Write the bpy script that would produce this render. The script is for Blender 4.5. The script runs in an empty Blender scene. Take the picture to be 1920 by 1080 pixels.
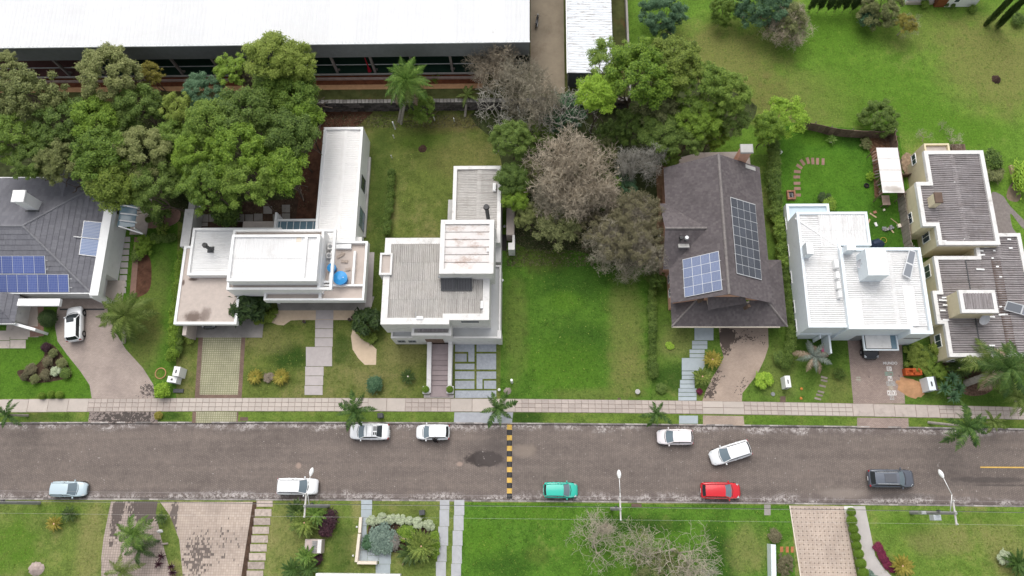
import bpy, bmesh, math, random
import numpy as np
from mathutils import Vector, Matrix
random.seed(7)
rng = np.random.default_rng(11)
SC = bpy.context.scene
COL = SC.collection

# ------------------------------------------------------------------ camera
F_PX, CAM_H = 1400.0, 85.0
_n = np.array([1005-960, 950-540, F_PX], float); _n /= np.linalg.norm(_n)
_a = -0.001
_b = -(_n[0] + _a*_n[1])/_n[2]
_X = np.array([1, _a, _b]); _X /= np.linalg.norm(_X)
_Z = -_n
_Y = np.cross(_Z, _X)
WM = np.stack([_X, _Y, _Z])                 # camera (x right, y down, z forward) -> world
def make_camera():
    cd = bpy.data.cameras.new('camera')
    cd.sensor_width = 36.0; cd.sensor_fit = 'HORIZONTAL'
    cd.lens = F_PX/1920*36.0
    cd.clip_start = 1.0; cd.clip_end = 4000
    co = bpy.data.objects.new('camera', cd); COL.objects.link(co)
    cols = [WM[:, 0], -WM[:, 1], -WM[:, 2]]
    m = Matrix.Identity(4)
    for j in range(3):
        for i in range(3): m[i][j] = float(cols[j][i])
    m[0][3], m[1][3], m[2][3] = 0, 0, CAM_H
    co.matrix_world = m
    SC.camera = co
make_camera()

# ------------------------------------------------------------------ light
SUN_EL, SUN_AZ = math.radians(58), math.radians(-12)     # azimuth from north, towards east positive
w = bpy.data.worlds.new('World'); SC.world = w; w.use_nodes = True
wn = w.node_tree.nodes; wl = w.node_tree.links
for nd in list(wn): wn.remove(nd)
sky = wn.new('ShaderNodeTexSky'); sky.sky_type = 'NISHITA'; sky.sun_disc = False
sky.sun_elevation = SUN_EL; sky.sun_rotation = SUN_AZ
sky.air_density = 1.0; sky.dust_density = 4.0; sky.ozone_density = 1.0
hs = wn.new('ShaderNodeHueSaturation'); hs.inputs['Saturation'].default_value = 0.26
bg = wn.new('ShaderNodeBackground'); bg.inputs[1].default_value = 0.15
wo = wn.new('ShaderNodeOutputWorld')
wl.new(sky.outputs[0], hs.inputs['Color']); wl.new(hs.outputs[0], bg.inputs[0]); wl.new(bg.outputs[0], wo.inputs[0])
sd = bpy.data.lights.new('sun', 'SUN'); sd.energy = 0.95; sd.angle = math.radians(60); sd.color = (1.0, 0.965, 0.91)
so = bpy.data.objects.new('sun', sd); COL.objects.link(so)
_dir = Vector((math.sin(SUN_AZ)*math.cos(SUN_EL), math.cos(SUN_AZ)*math.cos(SUN_EL), math.sin(SUN_EL)))
so.rotation_euler = _dir.to_track_quat('Z', 'Y').to_euler()
so.location = _dir*200
SC.view_settings.view_transform = 'Standard'; SC.view_settings.look = 'None'
SC.view_settings.gamma = 1.0; SC.view_settings.use_curve_mapping = False
SC.view_settings.exposure = 0.44

# ------------------------------------------------------------------ picture point -> place
def P(px, py, z=0.0):
    d = WM @ np.array([px-960, py-540, F_PX], float)
    t = (z-CAM_H)/d[2]
    return Vector((d[0]*t, d[1]*t, z))
def PL(px, py, p0, nrm):
    d = Vector(WM @ np.array([px-960, py-540, F_PX], float))
    o = Vector((0, 0, CAM_H))
    t = (p0-o).dot(nrm)/d.dot(nrm)
    return o + d*t
def R(px0, py0, px1, py1, z):
    a = P(px0, py0, z); b = P(px1, py1, z)
    return (min(a.x, b.x), min(a.y, b.y), max(a.x, b.x), max(a.y, b.y))
def PP(pts, z=0.0):
    return [P(x, y, z) for x, y in pts]
def smooth_poly(pts, n=4):
    out = []
    k = len(pts)
    for i in range(k):
        p0, p1, p2, p3 = (Vector(pts[(i+j-1) % k]) for j in range(4))
        for s in range(n):
            t = s/n
            out.append(0.5*((2*p1)+(-p0+p2)*t+(2*p0-5*p1+4*p2-p3)*t*t+(-p0+3*p1-3*p2+p3)*t*t*t))
    return out

# ------------------------------------------------------------------ scene helpers
ORG = {}
def tag(o, label=None, cat=None, group=None, kind=None):
    if label: o['label'] = label
    if cat: o['category'] = cat
    if group: o['group'] = group
    if kind: o['kind'] = kind
    return o
def thing(name, label, cat, loc=(0, 0, 0), group=None):
    o = bpy.data.objects.new(name, None); COL.objects.link(o)
    o.empty_display_size = 0.2
    o.location = loc
    ORG[o.name] = Vector(loc)
    return tag(o, label, cat, group)
def link(name, me, parent=None, loc=None):
    o = bpy.data.objects.new(name, me); COL.objects.link(o)
    if parent: o.parent = parent; ORG[o.name] = ORG.get(parent.name, Vector((0, 0, 0)))
    if loc is not None: o.location = loc
    return o
def copy_tree(o, parent=None):
    c = o.copy(); COL.objects.link(c)
    if parent: c.parent = parent
    for ch in list(o.children): copy_tree(ch, c)
    return c
def setmat(o, m):
    """material on the object, so mesh data can be shared between colours"""
    o.material_slots[0].link = 'OBJECT'; o.material_slots[0].material = m

class MB:
    def __init__(s): s.v = []; s.f = []; s.mi = []; s.m = 0
    def add(s, vs, fs):
        b = len(s.v); s.v.extend([tuple(v) for v in vs])
        for f in fs: s.f.append(tuple(i+b for i in f)); s.mi.append(s.m)
        return s
    def face(s, pts): return s.add(pts, [tuple(range(len(pts)))])
    def box(s, x0, y0, z0, x1, y1, z1):
        return s.add([(x0,y0,z0),(x1,y0,z0),(x1,y1,z0),(x0,y1,z0),(x0,y0,z1),(x1,y0,z1),(x1,y1,z1),(x0,y1,z1)],
                     [(3,2,1,0),(4,5,6,7),(0,1,5,4),(1,2,6,5),(2,3,7,6),(3,0,4,7)])
    def obox(s, c, sx, sy, sz, rz=0.0, ry=0.0, rx=0.0):
        m = Matrix.Translation(Vector(c)) @ Matrix.Rotation(rz, 4, 'Z') @ Matrix.Rotation(ry, 4, 'Y') @ Matrix.Rotation(rx, 4, 'X')
        q = [m @ Vector((x*sx/2, y*sy/2, z*sz/2)) for z in (-1, 1) for x, y in ((-1,-1),(1,-1),(1,1),(-1,1))]
        return s.add(q, [(3,2,1,0),(4,5,6,7),(0,1,5,4),(1,2,6,5),(2,3,7,6),(3,0,4,7)])
    def bevbox(s, c, sx, sy, sz, b, rz=0.0):
        m = Matrix.Translation(Vector(c)) @ Matrix.Rotation(rz, 4, 'Z')
        hx, hy, hz = sx/2, sy/2, sz/2
        v = []
        for zz, i in ((-hz, 0), (hz-b, 0), (hz, b)):
            for x, y in ((-1,-1),(1,-1),(1,1),(-1,1)): v.append(m @ Vector((x*(hx-i), y*(hy-i), zz)))
        f = [(3,2,1,0),(8,9,10,11)]
        for k in (0, 4):
            for j in range(4): f.append((k+j, k+(j+1) % 4, k+4+(j+1) % 4, k+4+j))
        return s.add(v, f)
    def prism(s, poly, z0, z1):
        n = len(poly)
        if sum(poly[i][0]*poly[(i+1) % n][1]-poly[(i+1) % n][0]*poly[i][1] for i in range(n)) < 0: poly = poly[::-1]
        v = [(p[0], p[1], z0) for p in poly]+[(p[0], p[1], z1) for p in poly]
        f = [tuple(range(n-1, -1, -1)), tuple(range(n, 2*n))]
        f += [(i, (i+1) % n, n+(i+1) % n, n+i) for i in range(n)]
        return s.add(v, f)
    def tube(s, p, q, r0, r1=None, n=6, caps=True):
        r1 = r0 if r1 is None else r1
        p = Vector(p); q = Vector(q); d = (q-p)
        if d.length < 1e-6: return s
        d.normalize()
        u = d.orthogonal().normalized(); w_ = d.cross(u)
        v = []
        for c, r in ((p, r0), (q, r1)):
            for i in range(n):
                a = 2*math.pi*i/n
                v.append(c+(u*math.cos(a)+w_*math.sin(a))*r)
        f = [(i, (i+1) % n, n+(i+1) % n, n+i) for i in range(n)]
        if caps: f += [tuple(range(n-1, -1, -1)), tuple(range(n, 2*n))]
        return s.add(v, f)
    def path(s, pts, radii, n=6):
        for i in range(len(pts)-1): s.tube(pts[i], pts[i+1], radii[i], radii[i+1], n, caps=(i == 0 or i == len(pts)-2))
        return s
    def disc(s, c, r, z0, z1, n=20, r1=None):
        return s.tube((c[0], c[1], z0), (c[0], c[1], z1), r, r if r1 is None else r1, n)
    def mesh(s, name, mats, org=None, smooth=False):
        me = bpy.data.meshes.new(name)
        o = org or Vector((0, 0, 0))
        me.from_pydata([(v[0]-o[0], v[1]-o[1], v[2]-o[2]) for v in s.v], [], s.f)
        for m in (mats if isinstance(mats, (list, tuple)) else [mats]): me.materials.append(m)
        if isinstance(mats, (list, tuple)): me.polygons.foreach_set('material_index', s.mi)
        if smooth: me.polygons.foreach_set('use_smooth', [True]*len(me.polygons))
        me.update()
        return me
    def build(s, name, mats, parent=None, smooth=False, label=None, kind=None):
        """part of `parent`; vertices are given in world coordinates"""
        o = link(name, s.mesh(name, mats, ORG.get(parent.name) if parent else None, smooth), parent)
        return tag(o, label, kind=kind)
    def top(s, name, mats, label, cat, group=None, smooth=False, kind=None):
        """a thing made of one mesh, its origin at its base"""
        a = np.array(s.v); c = Vector((float(a[:, 0].mean()), float(a[:, 1].mean()), float(a[:, 2].min())))
        o = link(name, s.mesh(name, mats, c, smooth)); o.location = c; ORG[o.name] = c
        return tag(o, label, cat, group, kind)
def struct(name, mb, m, smooth=False, kind='structure'):
    o = link(name, mb.mesh(name, m, None, smooth)); ORG[o.name] = Vector((0, 0, 0))
    return tag(o, kind=kind)
def inset(poly, d):
    n = len(poly)
    area = sum(poly[i][0]*poly[(i+1) % n][1]-poly[(i+1) % n][0]*poly[i][1] for i in range(n))
    if area < 0: poly = poly[::-1]
    out = []
    for i in range(n):
        a, b, c = (Vector((poly[(i+j) % n][0], poly[(i+j) % n][1])) for j in (-1, 0, 1))
        d1 = (b-a).normalized(); d2 = (c-b).normalized()
        n1 = Vector((-d1.y, d1.x)); n2 = Vector((-d2.y, d2.x))
        k = n1+n2; k /= max(1e-6, k.length_squared/2)
        out.append((b.x+k.x*d, b.y+k.y*d))
    return out, [(p[0], p[1]) for p in poly]

# ------------------------------------------------------------------ materials
def lin(r, g, b):
    f = lambda c: ((c/255+0.055)/1.055)**2.4 if c > 10 else c/255/12.92
    return (f(r), f(g), f(b), 1)
class NT:
    def __init__(s, name):
        s.mat = bpy.data.materials.new(name); s.mat.use_nodes = True
        s.n = s.mat.node_tree.nodes; s.l = s.mat.node_tree.links
        s.b = s.n['Principled BSDF']
        s.tc = None
    def new(s, t, **kw):
        o = s.n.new(t)
        for k, v in kw.items(): setattr(o, k, v)
        return o
    def pos(s):
        g = s.new('ShaderNodeNewGeometry'); return g.outputs['Position']
    def coord(s, k='Object'):
        if not s.tc: s.tc = s.new('ShaderNodeTexCoord')
        return s.tc.outputs[k]
    def noise(s, vec, scale, detail=4, rough=0.6, out='Fac', stretch=None):
        if stretch:
            mp = s.new('ShaderNodeMapping'); mp.inputs['Scale'].default_value = stretch
            s.l.new(vec, mp.inputs['Vector']); vec = mp.outputs[0]
        o = s.new('ShaderNodeTexNoise'); o.inputs['Scale'].default_value = scale
        o.inputs['Detail'].default_value = detail; o.inputs['Roughness'].default_value = rough
        s.l.new(vec, o.inputs['Vector']); return o.outputs[out]
    def ramp(s, fac, stops):
        r = s.new('ShaderNodeValToRGB'); e = r.color_ramp.elements
        while len(e) < len(stops): e.new(0.5)
        for i, (p, c) in enumerate(stops):
            e[i].position = p; e[i].color = c if len(c) == 4 else (*c, 1)
        s.l.new(fac, r.inputs[0]); return r.outputs[0]
    def mix(s, fac, a, b, mode='MIX'):
        m = s.new('ShaderNodeMix', data_type='RGBA', blend_type=mode)
        for sock, v in ((m.inputs[0], fac), (m.inputs[6], a), (m.inputs[7], b)):
            if isinstance(v, (int, float)): sock.default_value = v
            elif isinstance(v, tuple): sock.default_value = v
            else: s.l.new(v, sock)
        return m.outputs[2]
    def math(s, op, a, b=None, clamp=False):
        m = s.new('ShaderNodeMath', operation=op); m.use_clamp = clamp
        for i, v in enumerate((a, b)):
            if v is None: continue
            if isinstance(v, (int, float)): m.inputs[i].default_value = v
            else: s.l.new(v, m.inputs[i])
        return m.outputs[0]
    def smooth(s, v, lo, hi):
        m = s.new('ShaderNodeMapRange', interpolation_type='SMOOTHSTEP')
        s.l.new(v, m.inputs[0]); m.inputs[1].default_value = lo; m.inputs[2].default_value = hi
        return m.outputs[0]
    def sep(s, v):
        o = s.new('ShaderNodeSeparateXYZ'); s.l.new(v, o.inputs[0]); return o.outputs
    def spot(s, pos, x, y, rx, ry, soft=0.5, rag=0.35, rscale=0.5):
        """mask, 1 inside a ragged patch of ground round (x, y)"""
        mp = s.new('ShaderNodeMapping')
        mp.inputs['Location'].default_value = (-x/rx, -y/ry, 0); mp.inputs['Scale'].default_value = (1/rx, 1/ry, 0)
        s.l.new(pos, mp.inputs['Vector'])
        ln = s.new('ShaderNodeVectorMath', operation='LENGTH'); s.l.new(mp.outputs[0], ln.inputs[0])
        nz = s.noise(pos, rscale, 5, 0.65)
        d = s.math('ADD', ln.outputs['Value'], s.math('MULTIPLY', s.math('SUBTRACT', nz, 0.5), rag*4))
        return s.smooth(d, 1+soft, 1-soft)
    def bump(s, h, strength, dist=0.05):
        b = s.new('ShaderNodeBump'); b.inputs['Strength'].default_value = strength; b.inputs['Distance'].default_value = dist
        s.l.new(h, b.inputs['Height']); s.l.new(b.outputs[0], s.b.inputs['Normal'])
    def done(s, col, rough=0.8, spec=0.3, metal=0.0):
        if isinstance(col, tuple): s.b.inputs['Base Color'].default_value = col
        else: s.l.new(col, s.b.inputs['Base Color'])
        s.b.inputs['Roughness'].default_value = rough; s.b.inputs['Metallic'].default_value = metal
        s.b.inputs['Specular IOR Level'].default_value = spec
        return s.mat

def flat(name, c, rough=0.6, spec=0.4, metal=0.0, var=0.12, scale=1.5, dirt=None, dirtamt=0.35, rnd=0.0, bump=0.0, coord='Object'):
    t = NT(name); v = t.coord(coord)
    nz = t.noise(v, scale, 6, 0.65)
    c = (*c[:3], 1)
    lo = tuple(x*(1-var) for x in c[:3])+(1,); hi = tuple(min(1, x*(1+var)) for x in c[:3])+(1,)
    col = t.ramp(nz, [(0.3, lo), (0.7, hi)])
    if dirt:
        d = t.noise(v, scale*0.7, 8, 0.75)
        m = t.smooth(d, 0.52, 0.72)
        col = t.mix(t.math('MULTIPLY', m, dirtamt), col, (*dirt[:3], 1))
    if rnd:
        oi = t.new('ShaderNodeObjectInfo')
        k = t.math('ADD', 1-rnd/2, t.math('MULTIPLY', oi.outputs['Random'], rnd))
        hv = t.new('ShaderNodeHueSaturation'); t.l.new(col, hv.inputs['Color']); t.l.new(k, hv.inputs['Value']); col = hv.outputs[0]
    if bump: t.bump(t.noise(v, scale*12, 4), bump, 0.03)
    return t.done(col, rough, spec, metal)

def leafmat(name, dark, mid, light, trans=0.16, island=1.0, scale=0.35):
    t = NT(name)
    g = t.new('ShaderNodeNewGeometry')
    nz = t.noise(t.coord(), scale*9, 4, 0.7)
    f = t.math('ADD', t.math('MULTIPLY', g.outputs['Random Per Island'], 0.42*island), t.math('MULTIPLY', nz, 1.1-0.5*island))
    oi = t.new('ShaderNodeObjectInfo')
    f = t.math('ADD', f, t.math('MULTIPLY', t.math('SUBTRACT', oi.outputs['Random'], 0.5), 0.18))
    col = t.ramp(f, [(0.18, (*dark, 1)), (0.5, (*mid, 1)), (0.85, (*light, 1))])
    t.done(col, 0.55, 0.25)
    tr = t.new('ShaderNodeBsdfTranslucent'); t.l.new(col, tr.inputs[0])
    mx = t.new('ShaderNodeMixShader'); mx.inputs[0].default_value = trans
    out = t.n['Material Output']
    t.l.new(t.b.outputs[0], mx.inputs[1]); t.l.new(tr.outputs[0], mx.inputs[2]); t.l.new(mx.outputs[0], out.inputs[0])
    return t.mat

def grass(name, dark, mid, dry, dryamt=0.5, spots=()):
    """mown grass; spots = (x, y, rx, ry, colour, strength)"""
    t = NT(name); p = t.pos()
    big = t.noise(p, 0.12, 5, 0.6); med = t.noise(p, 0.6, 6, 0.7); fine = t.noise(p, 4.5, 5, 0.8); bl = t.noise(p, 10, 3, 0.9)
    f = t.math('ADD', t.math('MULTIPLY', med, 0.36), t.math('ADD', t.math('MULTIPLY', fine, 0.36), t.math('MULTIPLY', bl, 0.28)))
    mid = (mid[0]*1.14, mid[1]*1.26, mid[2]*1.1); dry = tuple(c*1.12 for c in dry)
    lo = tuple(c*0.70 for c in mid)
    hi = (mid[0]*1.35, mid[1]*1.22, mid[2]*1.2)
    col = t.ramp(f, [(0.37, (*dark, 1)), (0.45, (*lo, 1)), (0.51, (*mid, 1)), (0.59, (*hi, 1))])
    d = t.math('ADD', t.math('MULTIPLY', big, 0.6), t.math('MULTIPLY', med, 0.4))
    col = t.mix(t.math('MULTIPLY', t.smooth(d, 0.62-dryamt*0.3, 0.74-dryamt*0.22), 0.85), col,
                t.ramp(fine, [(0.3, tuple(c*0.6 for c in dry)), (0.65, tuple(c*1.15 for c in dry))]))
    for (x, y, rx, ry, c, k) in spots:
        sc = t.ramp(fine, [(0.3, tuple(v*0.6 for v in c)), (0.68, tuple(v*1.25 for v in c))])
        col = t.mix(t.math('MULTIPLY', t.spot(p, x, y, rx, ry), k), col, sc)
    cl = t.smooth(t.noise(p, 2.1, 4, 0.75), 0.54, 0.62); col = t.mix(t.math('MULTIPLY', cl, 0.5), col, (dark[0]*1.15, dark[1]*1.25, dark[2], 1))
    pl = t.smooth(t.noise(p, 1.25, 6, 0.8), 0.56, 0.66); col = t.mix(t.math('MULTIPLY', pl, 0.38), col, (hi[0]*1.35, hi[1]*1.1, hi[2]*1.4, 1))
    specks = t.smooth(t.noise(p, 9, 2, 0.5), 0.66, 0.72)
    col = t.mix(t.math('MULTIPLY', specks, 0.30), col, (0.32, 0.34, 0.13, 1))
    t.bump(t.math('ADD', fine, bl), 0.8, 0.06)
    return t.done(col, 0.9, 0.1)

def paver(name, c1, c2, mortar, bw, bh, msize=0.02, stain=None, stains=(), stain_noise=0.0, dotted=None, offset=0.5, bumps=0.35, rot=0.0, edge=0.0):
    """small paving stones, too small in the picture to build one by one"""
    t = NT(name); p = t.pos()
    mp = t.new('ShaderNodeMapping'); mp.inputs['Rotation'].default_value = (0, 0, rot); t.l.new(p, mp.inputs['Vector'])
    br = t.new('ShaderNodeTexBrick'); br.offset = offset
    br.inputs['Scale'].default_value = 1.0; br.inputs['Brick Width'].default_value = bw; br.inputs['Row Height'].default_value = bh
    br.inputs['Mortar Size'].default_value = msize; br.inputs['Mortar Smooth'].default_value = 0.3
    br.inputs['Color1'].default_value = (*c1, 1); br.inputs['Color2'].default_value = (*c2, 1); br.inputs['Mortar'].default_value = (*mortar, 1)
    t.l.new(mp.outputs[0], br.inputs['Vector'])
    col = br.outputs['Color']
    big = t.noise(p, 0.35, 6, 0.7)
    col = t.mix(0.55, col, t.mix(1.0, col, t.ramp(big, [(0.3, (0.62, 0.6, 0.6)), (0.7, (1.25, 1.22, 1.18))]), 'MULTIPLY'))
    if dotted:
        b2 = t.new('ShaderNodeTexBrick'); b2.offset = 0.0
        b2.inputs['Scale'].default_value = 1.0; b2.inputs['Brick Width'].default_value = dotted; b2.inputs['Row Height'].default_value = dotted
        vor = t.new('ShaderNodeTexVoronoi', feature='F1'); vor.inputs['Randomness'].default_value = 0.08
        vor.inputs['Scale'].default_value = 1/dotted
        fl = t.new('ShaderNodeMapping'); fl.inputs['Scale'].default_value = (1, 1, 0); t.l.new(p, fl.inputs['Vector'])
        t.l.new(fl.outputs[0], vor.inputs['Vector'])
        dm = t.smooth(vor.outputs['Distance'], 0.2, 0.13)
        col = t.mix(t.math('MULTIPLY', dm, 0.7), col, (0.10, 0.075, 0.06, 1))
    if stain:                                   # mould takes whole stones, so the mask is cut to the stones
        sn = t.new('ShaderNodeVectorMath', operation='SNAP'); sn.inputs[1].default_value = (bw*.5, bh, 1); t.l.new(p, sn.inputs[0])
        cell = t.noise(sn.outputs[0], 1.9, 5, 0.85)
        f = t.math('ADD', cell, stain_noise)
        for (x, y, rx, ry, k) in stains: f = t.math('ADD', f, t.math('MULTIPLY', t.spot(p, x, y, rx, ry, 0.7, 0.3, 0.9), k*.21))
        col = t.mix(t.math('MULTIPLY', t.smooth(f, 0.69, 0.73), 0.85), col, (*stain, 1))
    t.bump(br.outputs['Fac'], -bumps, 0.02)
    return t.done(col, 0.85, 0.2)
# ------------------------------------------------------------------ colours
WHITE = flat('white_paint', (0.80, 0.80, 0.79), 0.5, 0.4, var=0.04, dirt=(0.42, 0.40, 0.37), dirtamt=0.22)
WHITE_OLD = flat('aged_white_paint', (0.68, 0.665, 0.645), 0.6, 0.3, var=0.07, dirt=(0.34, 0.325, 0.30), dirtamt=0.6)
BLUEWHITE = flat('pale_blue_paint', (0.70, 0.755, 0.785), 0.55, 0.35, var=0.04, dirt=(0.36, 0.40, 0.42), dirtamt=0.3)
YELLOW_WALL = flat('yellow_wall_paint', (0.62, 0.545, 0.375), 0.7, 0.25, var=0.06, dirt=(0.36, 0.28, 0.16), dirtamt=0.4)
PEACH = flat('peach_render', (0.62, 0.36, 0.26), 0.75, 0.2, var=0.1)
CREAM = flat('cream_fascia', (0.70, 0.62, 0.52), 0.6, 0.3, var=0.06)
CONC_PINK = flat('weathered_concrete', (0.46, 0.40, 0.36), 0.85, 0.2, var=0.14, scale=0.5, dirt=(0.16, 0.13, 0.12), dirtamt=0.55, bump=0.2)
CONC = flat('grey_concrete', (0.42, 0.41, 0.39), 0.85, 0.2, var=0.14, scale=0.6, dirt=(0.16, 0.15, 0.14), dirtamt=0.45, bump=0.2)
CONC_D = flat('dull_concrete', (0.28, 0.26, 0.24), 0.85, 0.2, var=0.2, scale=0.5, dirt=(0.12, 0.11, 0.10), dirtamt=0.6, bump=0.2)
GRANITE = flat('grey_granite', (0.30, 0.32, 0.35), 0.6, 0.4, var=0.15, scale=3, rnd=0.25, dirt=(0.17, 0.18, 0.2), dirtamt=0.5)
SLATE_BLUE = flat('blue_grey_slab', (0.345, 0.39, 0.415), 0.65, 0.35, var=0.07, scale=2, rnd=0.12, dirt=(0.28, 0.30, 0.31), dirtamt=0.4)
STONE_TAUPE = flat('taupe_slab', (0.42, 0.38, 0.37), 0.75, 0.25, var=0.08, scale=1.5, rnd=0.1, dirt=(0.28, 0.25, 0.24), dirtamt=0.4)
STAIR = flat('mauve_stair_stone', (0.28, 0.23, 0.23), 0.75, 0.25, var=0.1, scale=1.5, rnd=0.15)
WALK = flat('pavement_slab', (0.42, 0.362, 0.325), 0.85, 0.2, var=0.12, scale=1.2, rnd=0.22, dirt=(0.20, 0.165, 0.145), dirtamt=0.5)
WALK_L = flat('pale_pavement_slab', (0.47, 0.415, 0.37), 0.85, 0.2, var=0.08, scale=0.8, rnd=0.12, dirt=(0.26, 0.22, 0.19), dirtamt=0.4)
WALK_G = flat('grey_pavement_slab', (0.36, 0.34, 0.33), 0.85, 0.2, var=0.08, scale=0.8, rnd=0.12, dirt=(0.24, 0.22, 0.21), dirtamt=0.4)
JOINT = flat('pavement_joint', (0.275, 0.225, 0.195), 0.95, 0.1, var=0.3, scale=2)
SOIL_RED = flat('red_soil', (0.105, 0.052, 0.034), 0.95, 0.1, var=0.45, scale=1.2, dirt=(0.045, 0.03, 0.022), dirtamt=0.7, bump=0.6)
SOIL = flat('dark_soil', (0.070, 0.045, 0.032), 0.95, 0.1, var=0.5, scale=1.5, dirt=(0.15, 0.10, 0.07), dirtamt=0.5, bump=0.6)
LITTER = flat('leaf_litter', (0.050, 0.062, 0.024), 0.95, 0.1, var=0.6, scale=1.3, dirt=(0.03, 0.05, 0.016), dirtamt=0.8, bump=0.7)
SAND = flat('pale_sand', (0.56, 0.44, 0.32), 0.95, 0.1, var=0.08, scale=2, bump=0.3)
SAND_O = flat('orange_sand', (0.46, 0.26, 0.14), 0.95, 0.1, var=0.16, scale=2, bump=0.5)
BROWN_SLAB = flat('brown_slab', (0.13, 0.09, 0.07), 0.85, 0.2, var=0.2)
STONE_RED = flat('reddish_paving', (0.27, 0.165, 0.13), 0.85, 0.2, var=0.15, scale=2, rnd=0.2)
BLACK = flat('black_plastic', (0.018, 0.018, 0.02), 0.45, 0.4)
DARKGREY = flat('dark_grey', (0.07, 0.072, 0.075), 0.6, 0.3)
MIDGREY = flat('mid_grey', (0.22, 0.225, 0.23), 0.6, 0.3)
METAL = flat('galvanised_metal', (0.48, 0.49, 0.50), 0.45, 0.5, 0.6, var=0.08)
WOOD = flat('weathered_wood', (0.15, 0.105, 0.080), 0.85, 0.15, var=0.3, scale=3, rnd=0.5)
WOOD_P = flat('pale_wood', (0.44, 0.32, 0.21), 0.8, 0.2, var=0.2, rnd=0.3)
WOOD_G = flat('grey_wood', (0.27, 0.23, 0.20), 0.85, 0.15, var=0.2, rnd=0.3)
BRICK = flat('orange_brick', (0.46, 0.10, 0.030), 0.85, 0.15, var=0.2, scale=3, rnd=0.4)
BRICK_OLD = flat('old_brick', (0.30, 0.15, 0.10), 0.85, 0.15, var=0.25, scale=3, rnd=0.4)
BARK = flat('bark', (0.13, 0.10, 0.08), 0.9, 0.1, var=0.3, scale=3)
BARK_P = flat('pale_bark', (0.34, 0.31, 0.27), 0.9, 0.1, var=0.25, scale=3)
def glassmat(name, c, rough=0.08):
    t = NT(name); return t.done((*c, 1), rough, 0.6)
GLASS = glassmat('window_glass', (0.045, 0.06, 0.075))
GLASS_B = glassmat('blue_glass', (0.14, 0.22, 0.27), 0.12)

# ------------------------------------------------------------------ the street's lines (it bends a little)
def _cl(x): return max(-62, min(62, x))
yN = lambda x: 8.92-0.0000914*_cl(x)**2-0.00196*_cl(x)
yS = lambda x: 0.65-0.000057*_cl(x)**2+0.0006*_cl(x)
yWn = lambda x: 11.74-0.000147*_cl(x)**2-0.0049*_cl(x)
yWs = lambda x: 10.23-0.000134*_cl(x)**2-0.0036*_cl(x)
def strip_mesh(fa, fb, x0, x1, z, step=3.0):
    m = MB(); n = max(1, int((x1-x0)/step))
    for i in range(n):
        a = x0+(x1-x0)*i/n; b = x0+(x1-x0)*(i+1)/n
        m.face([(a, fa(a), z), (b, fa(b), z), (b, fb(b), z), (a, fb(a), z)])
    return m

GD = dict(dark=(0.026, 0.052, 0.009), mid=(0.066, 0.128, 0.018))
sp = lambda px, py, rx, ry, c, k: (P(px, py).x, P(px, py).y, rx, ry, c, k)
DK = (0.020, 0.060, 0.008); DRY = (0.20, 0.185, 0.065); YEL = (0.235, 0.22, 0.085); BRT = (0.085, 0.185, 0.016); DRT = (0.13, 0.075, 0.04)
G_FIELD = grass('field_grass', (0.050, 0.090, 0.014), (0.104, 0.178, 0.026), (0.18, 0.205, 0.058), 0.30,
    [sp(1345, 110, 8, 5, DRY, .75), sp(1500, 190, 7, 4, DRY, .55), sp(1870, 120, 7, 7, DRY, .7), sp(1560, 60, 4, 4, BRT, .7), sp(1640, 180, 8, 5, BRT, .5), sp(1750, 60, 6, 3, DRY, .35),
     sp(1430, 190, 4, 3, DRT, .25), sp(1700, 215, 6, 2, BRT, .6), sp(1810, 250, 5, 2, BRT, .7)])
G_BRIGHT = grass('bright_grass', (0.030, 0.062, 0.010), (0.070, 0.135, 0.018), (0.15, 0.16, 0.05), 0.2,
    [sp(60, 700, 5, 3, BRT, .5), sp(120, 720, 3, 2, BRT, .6), sp(270, 640, 2, 4, DRY, .5), sp(290, 560, 1.5, 5, DRY, .35)])
G_OLIVE = grass('olive_grass', (0.052, 0.062, 0.016), (0.105, 0.125, 0.032), (0.19, 0.175, 0.070), 0.5,
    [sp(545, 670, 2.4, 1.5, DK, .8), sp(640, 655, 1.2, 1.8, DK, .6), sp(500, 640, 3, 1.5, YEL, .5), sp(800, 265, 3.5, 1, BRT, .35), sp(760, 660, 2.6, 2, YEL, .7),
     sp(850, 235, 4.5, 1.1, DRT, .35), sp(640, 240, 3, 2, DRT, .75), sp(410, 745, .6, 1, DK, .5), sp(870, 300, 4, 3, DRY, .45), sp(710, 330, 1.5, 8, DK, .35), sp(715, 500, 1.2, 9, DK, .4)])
G_MID = grass('lush_grass', (0.024, 0.050, 0.008), (0.066, 0.130, 0.018), (0.16, 0.17, 0.055), 0.22,
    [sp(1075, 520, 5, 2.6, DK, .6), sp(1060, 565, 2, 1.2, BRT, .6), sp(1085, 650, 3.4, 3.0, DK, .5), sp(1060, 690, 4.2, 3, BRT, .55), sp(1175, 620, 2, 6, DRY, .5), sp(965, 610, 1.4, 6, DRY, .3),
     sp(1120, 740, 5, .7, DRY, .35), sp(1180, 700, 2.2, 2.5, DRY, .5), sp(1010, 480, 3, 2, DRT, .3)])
G_D = grass('garden_grass', (0.036, 0.062, 0.012), (0.088, 0.140, 0.026), (0.18, 0.18, 0.06), 0.3,
    [sp(1270, 640, 2.2, 2, YEL, .45), sp(1260, 710, 2.5, 1.6, DK, .7), sp(1290, 690, .8, 1.0, DK, .7), sp(1540, 650, 2, 3, DK, .65), sp(1570, 730, 2, 2, DRY, .4), sp(1460, 700, 2, 3, YEL, .3), sp(1830, 745, 5, .9, DK, .5), sp(1720, 670, 3, 2.2, DK, .7)])
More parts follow.
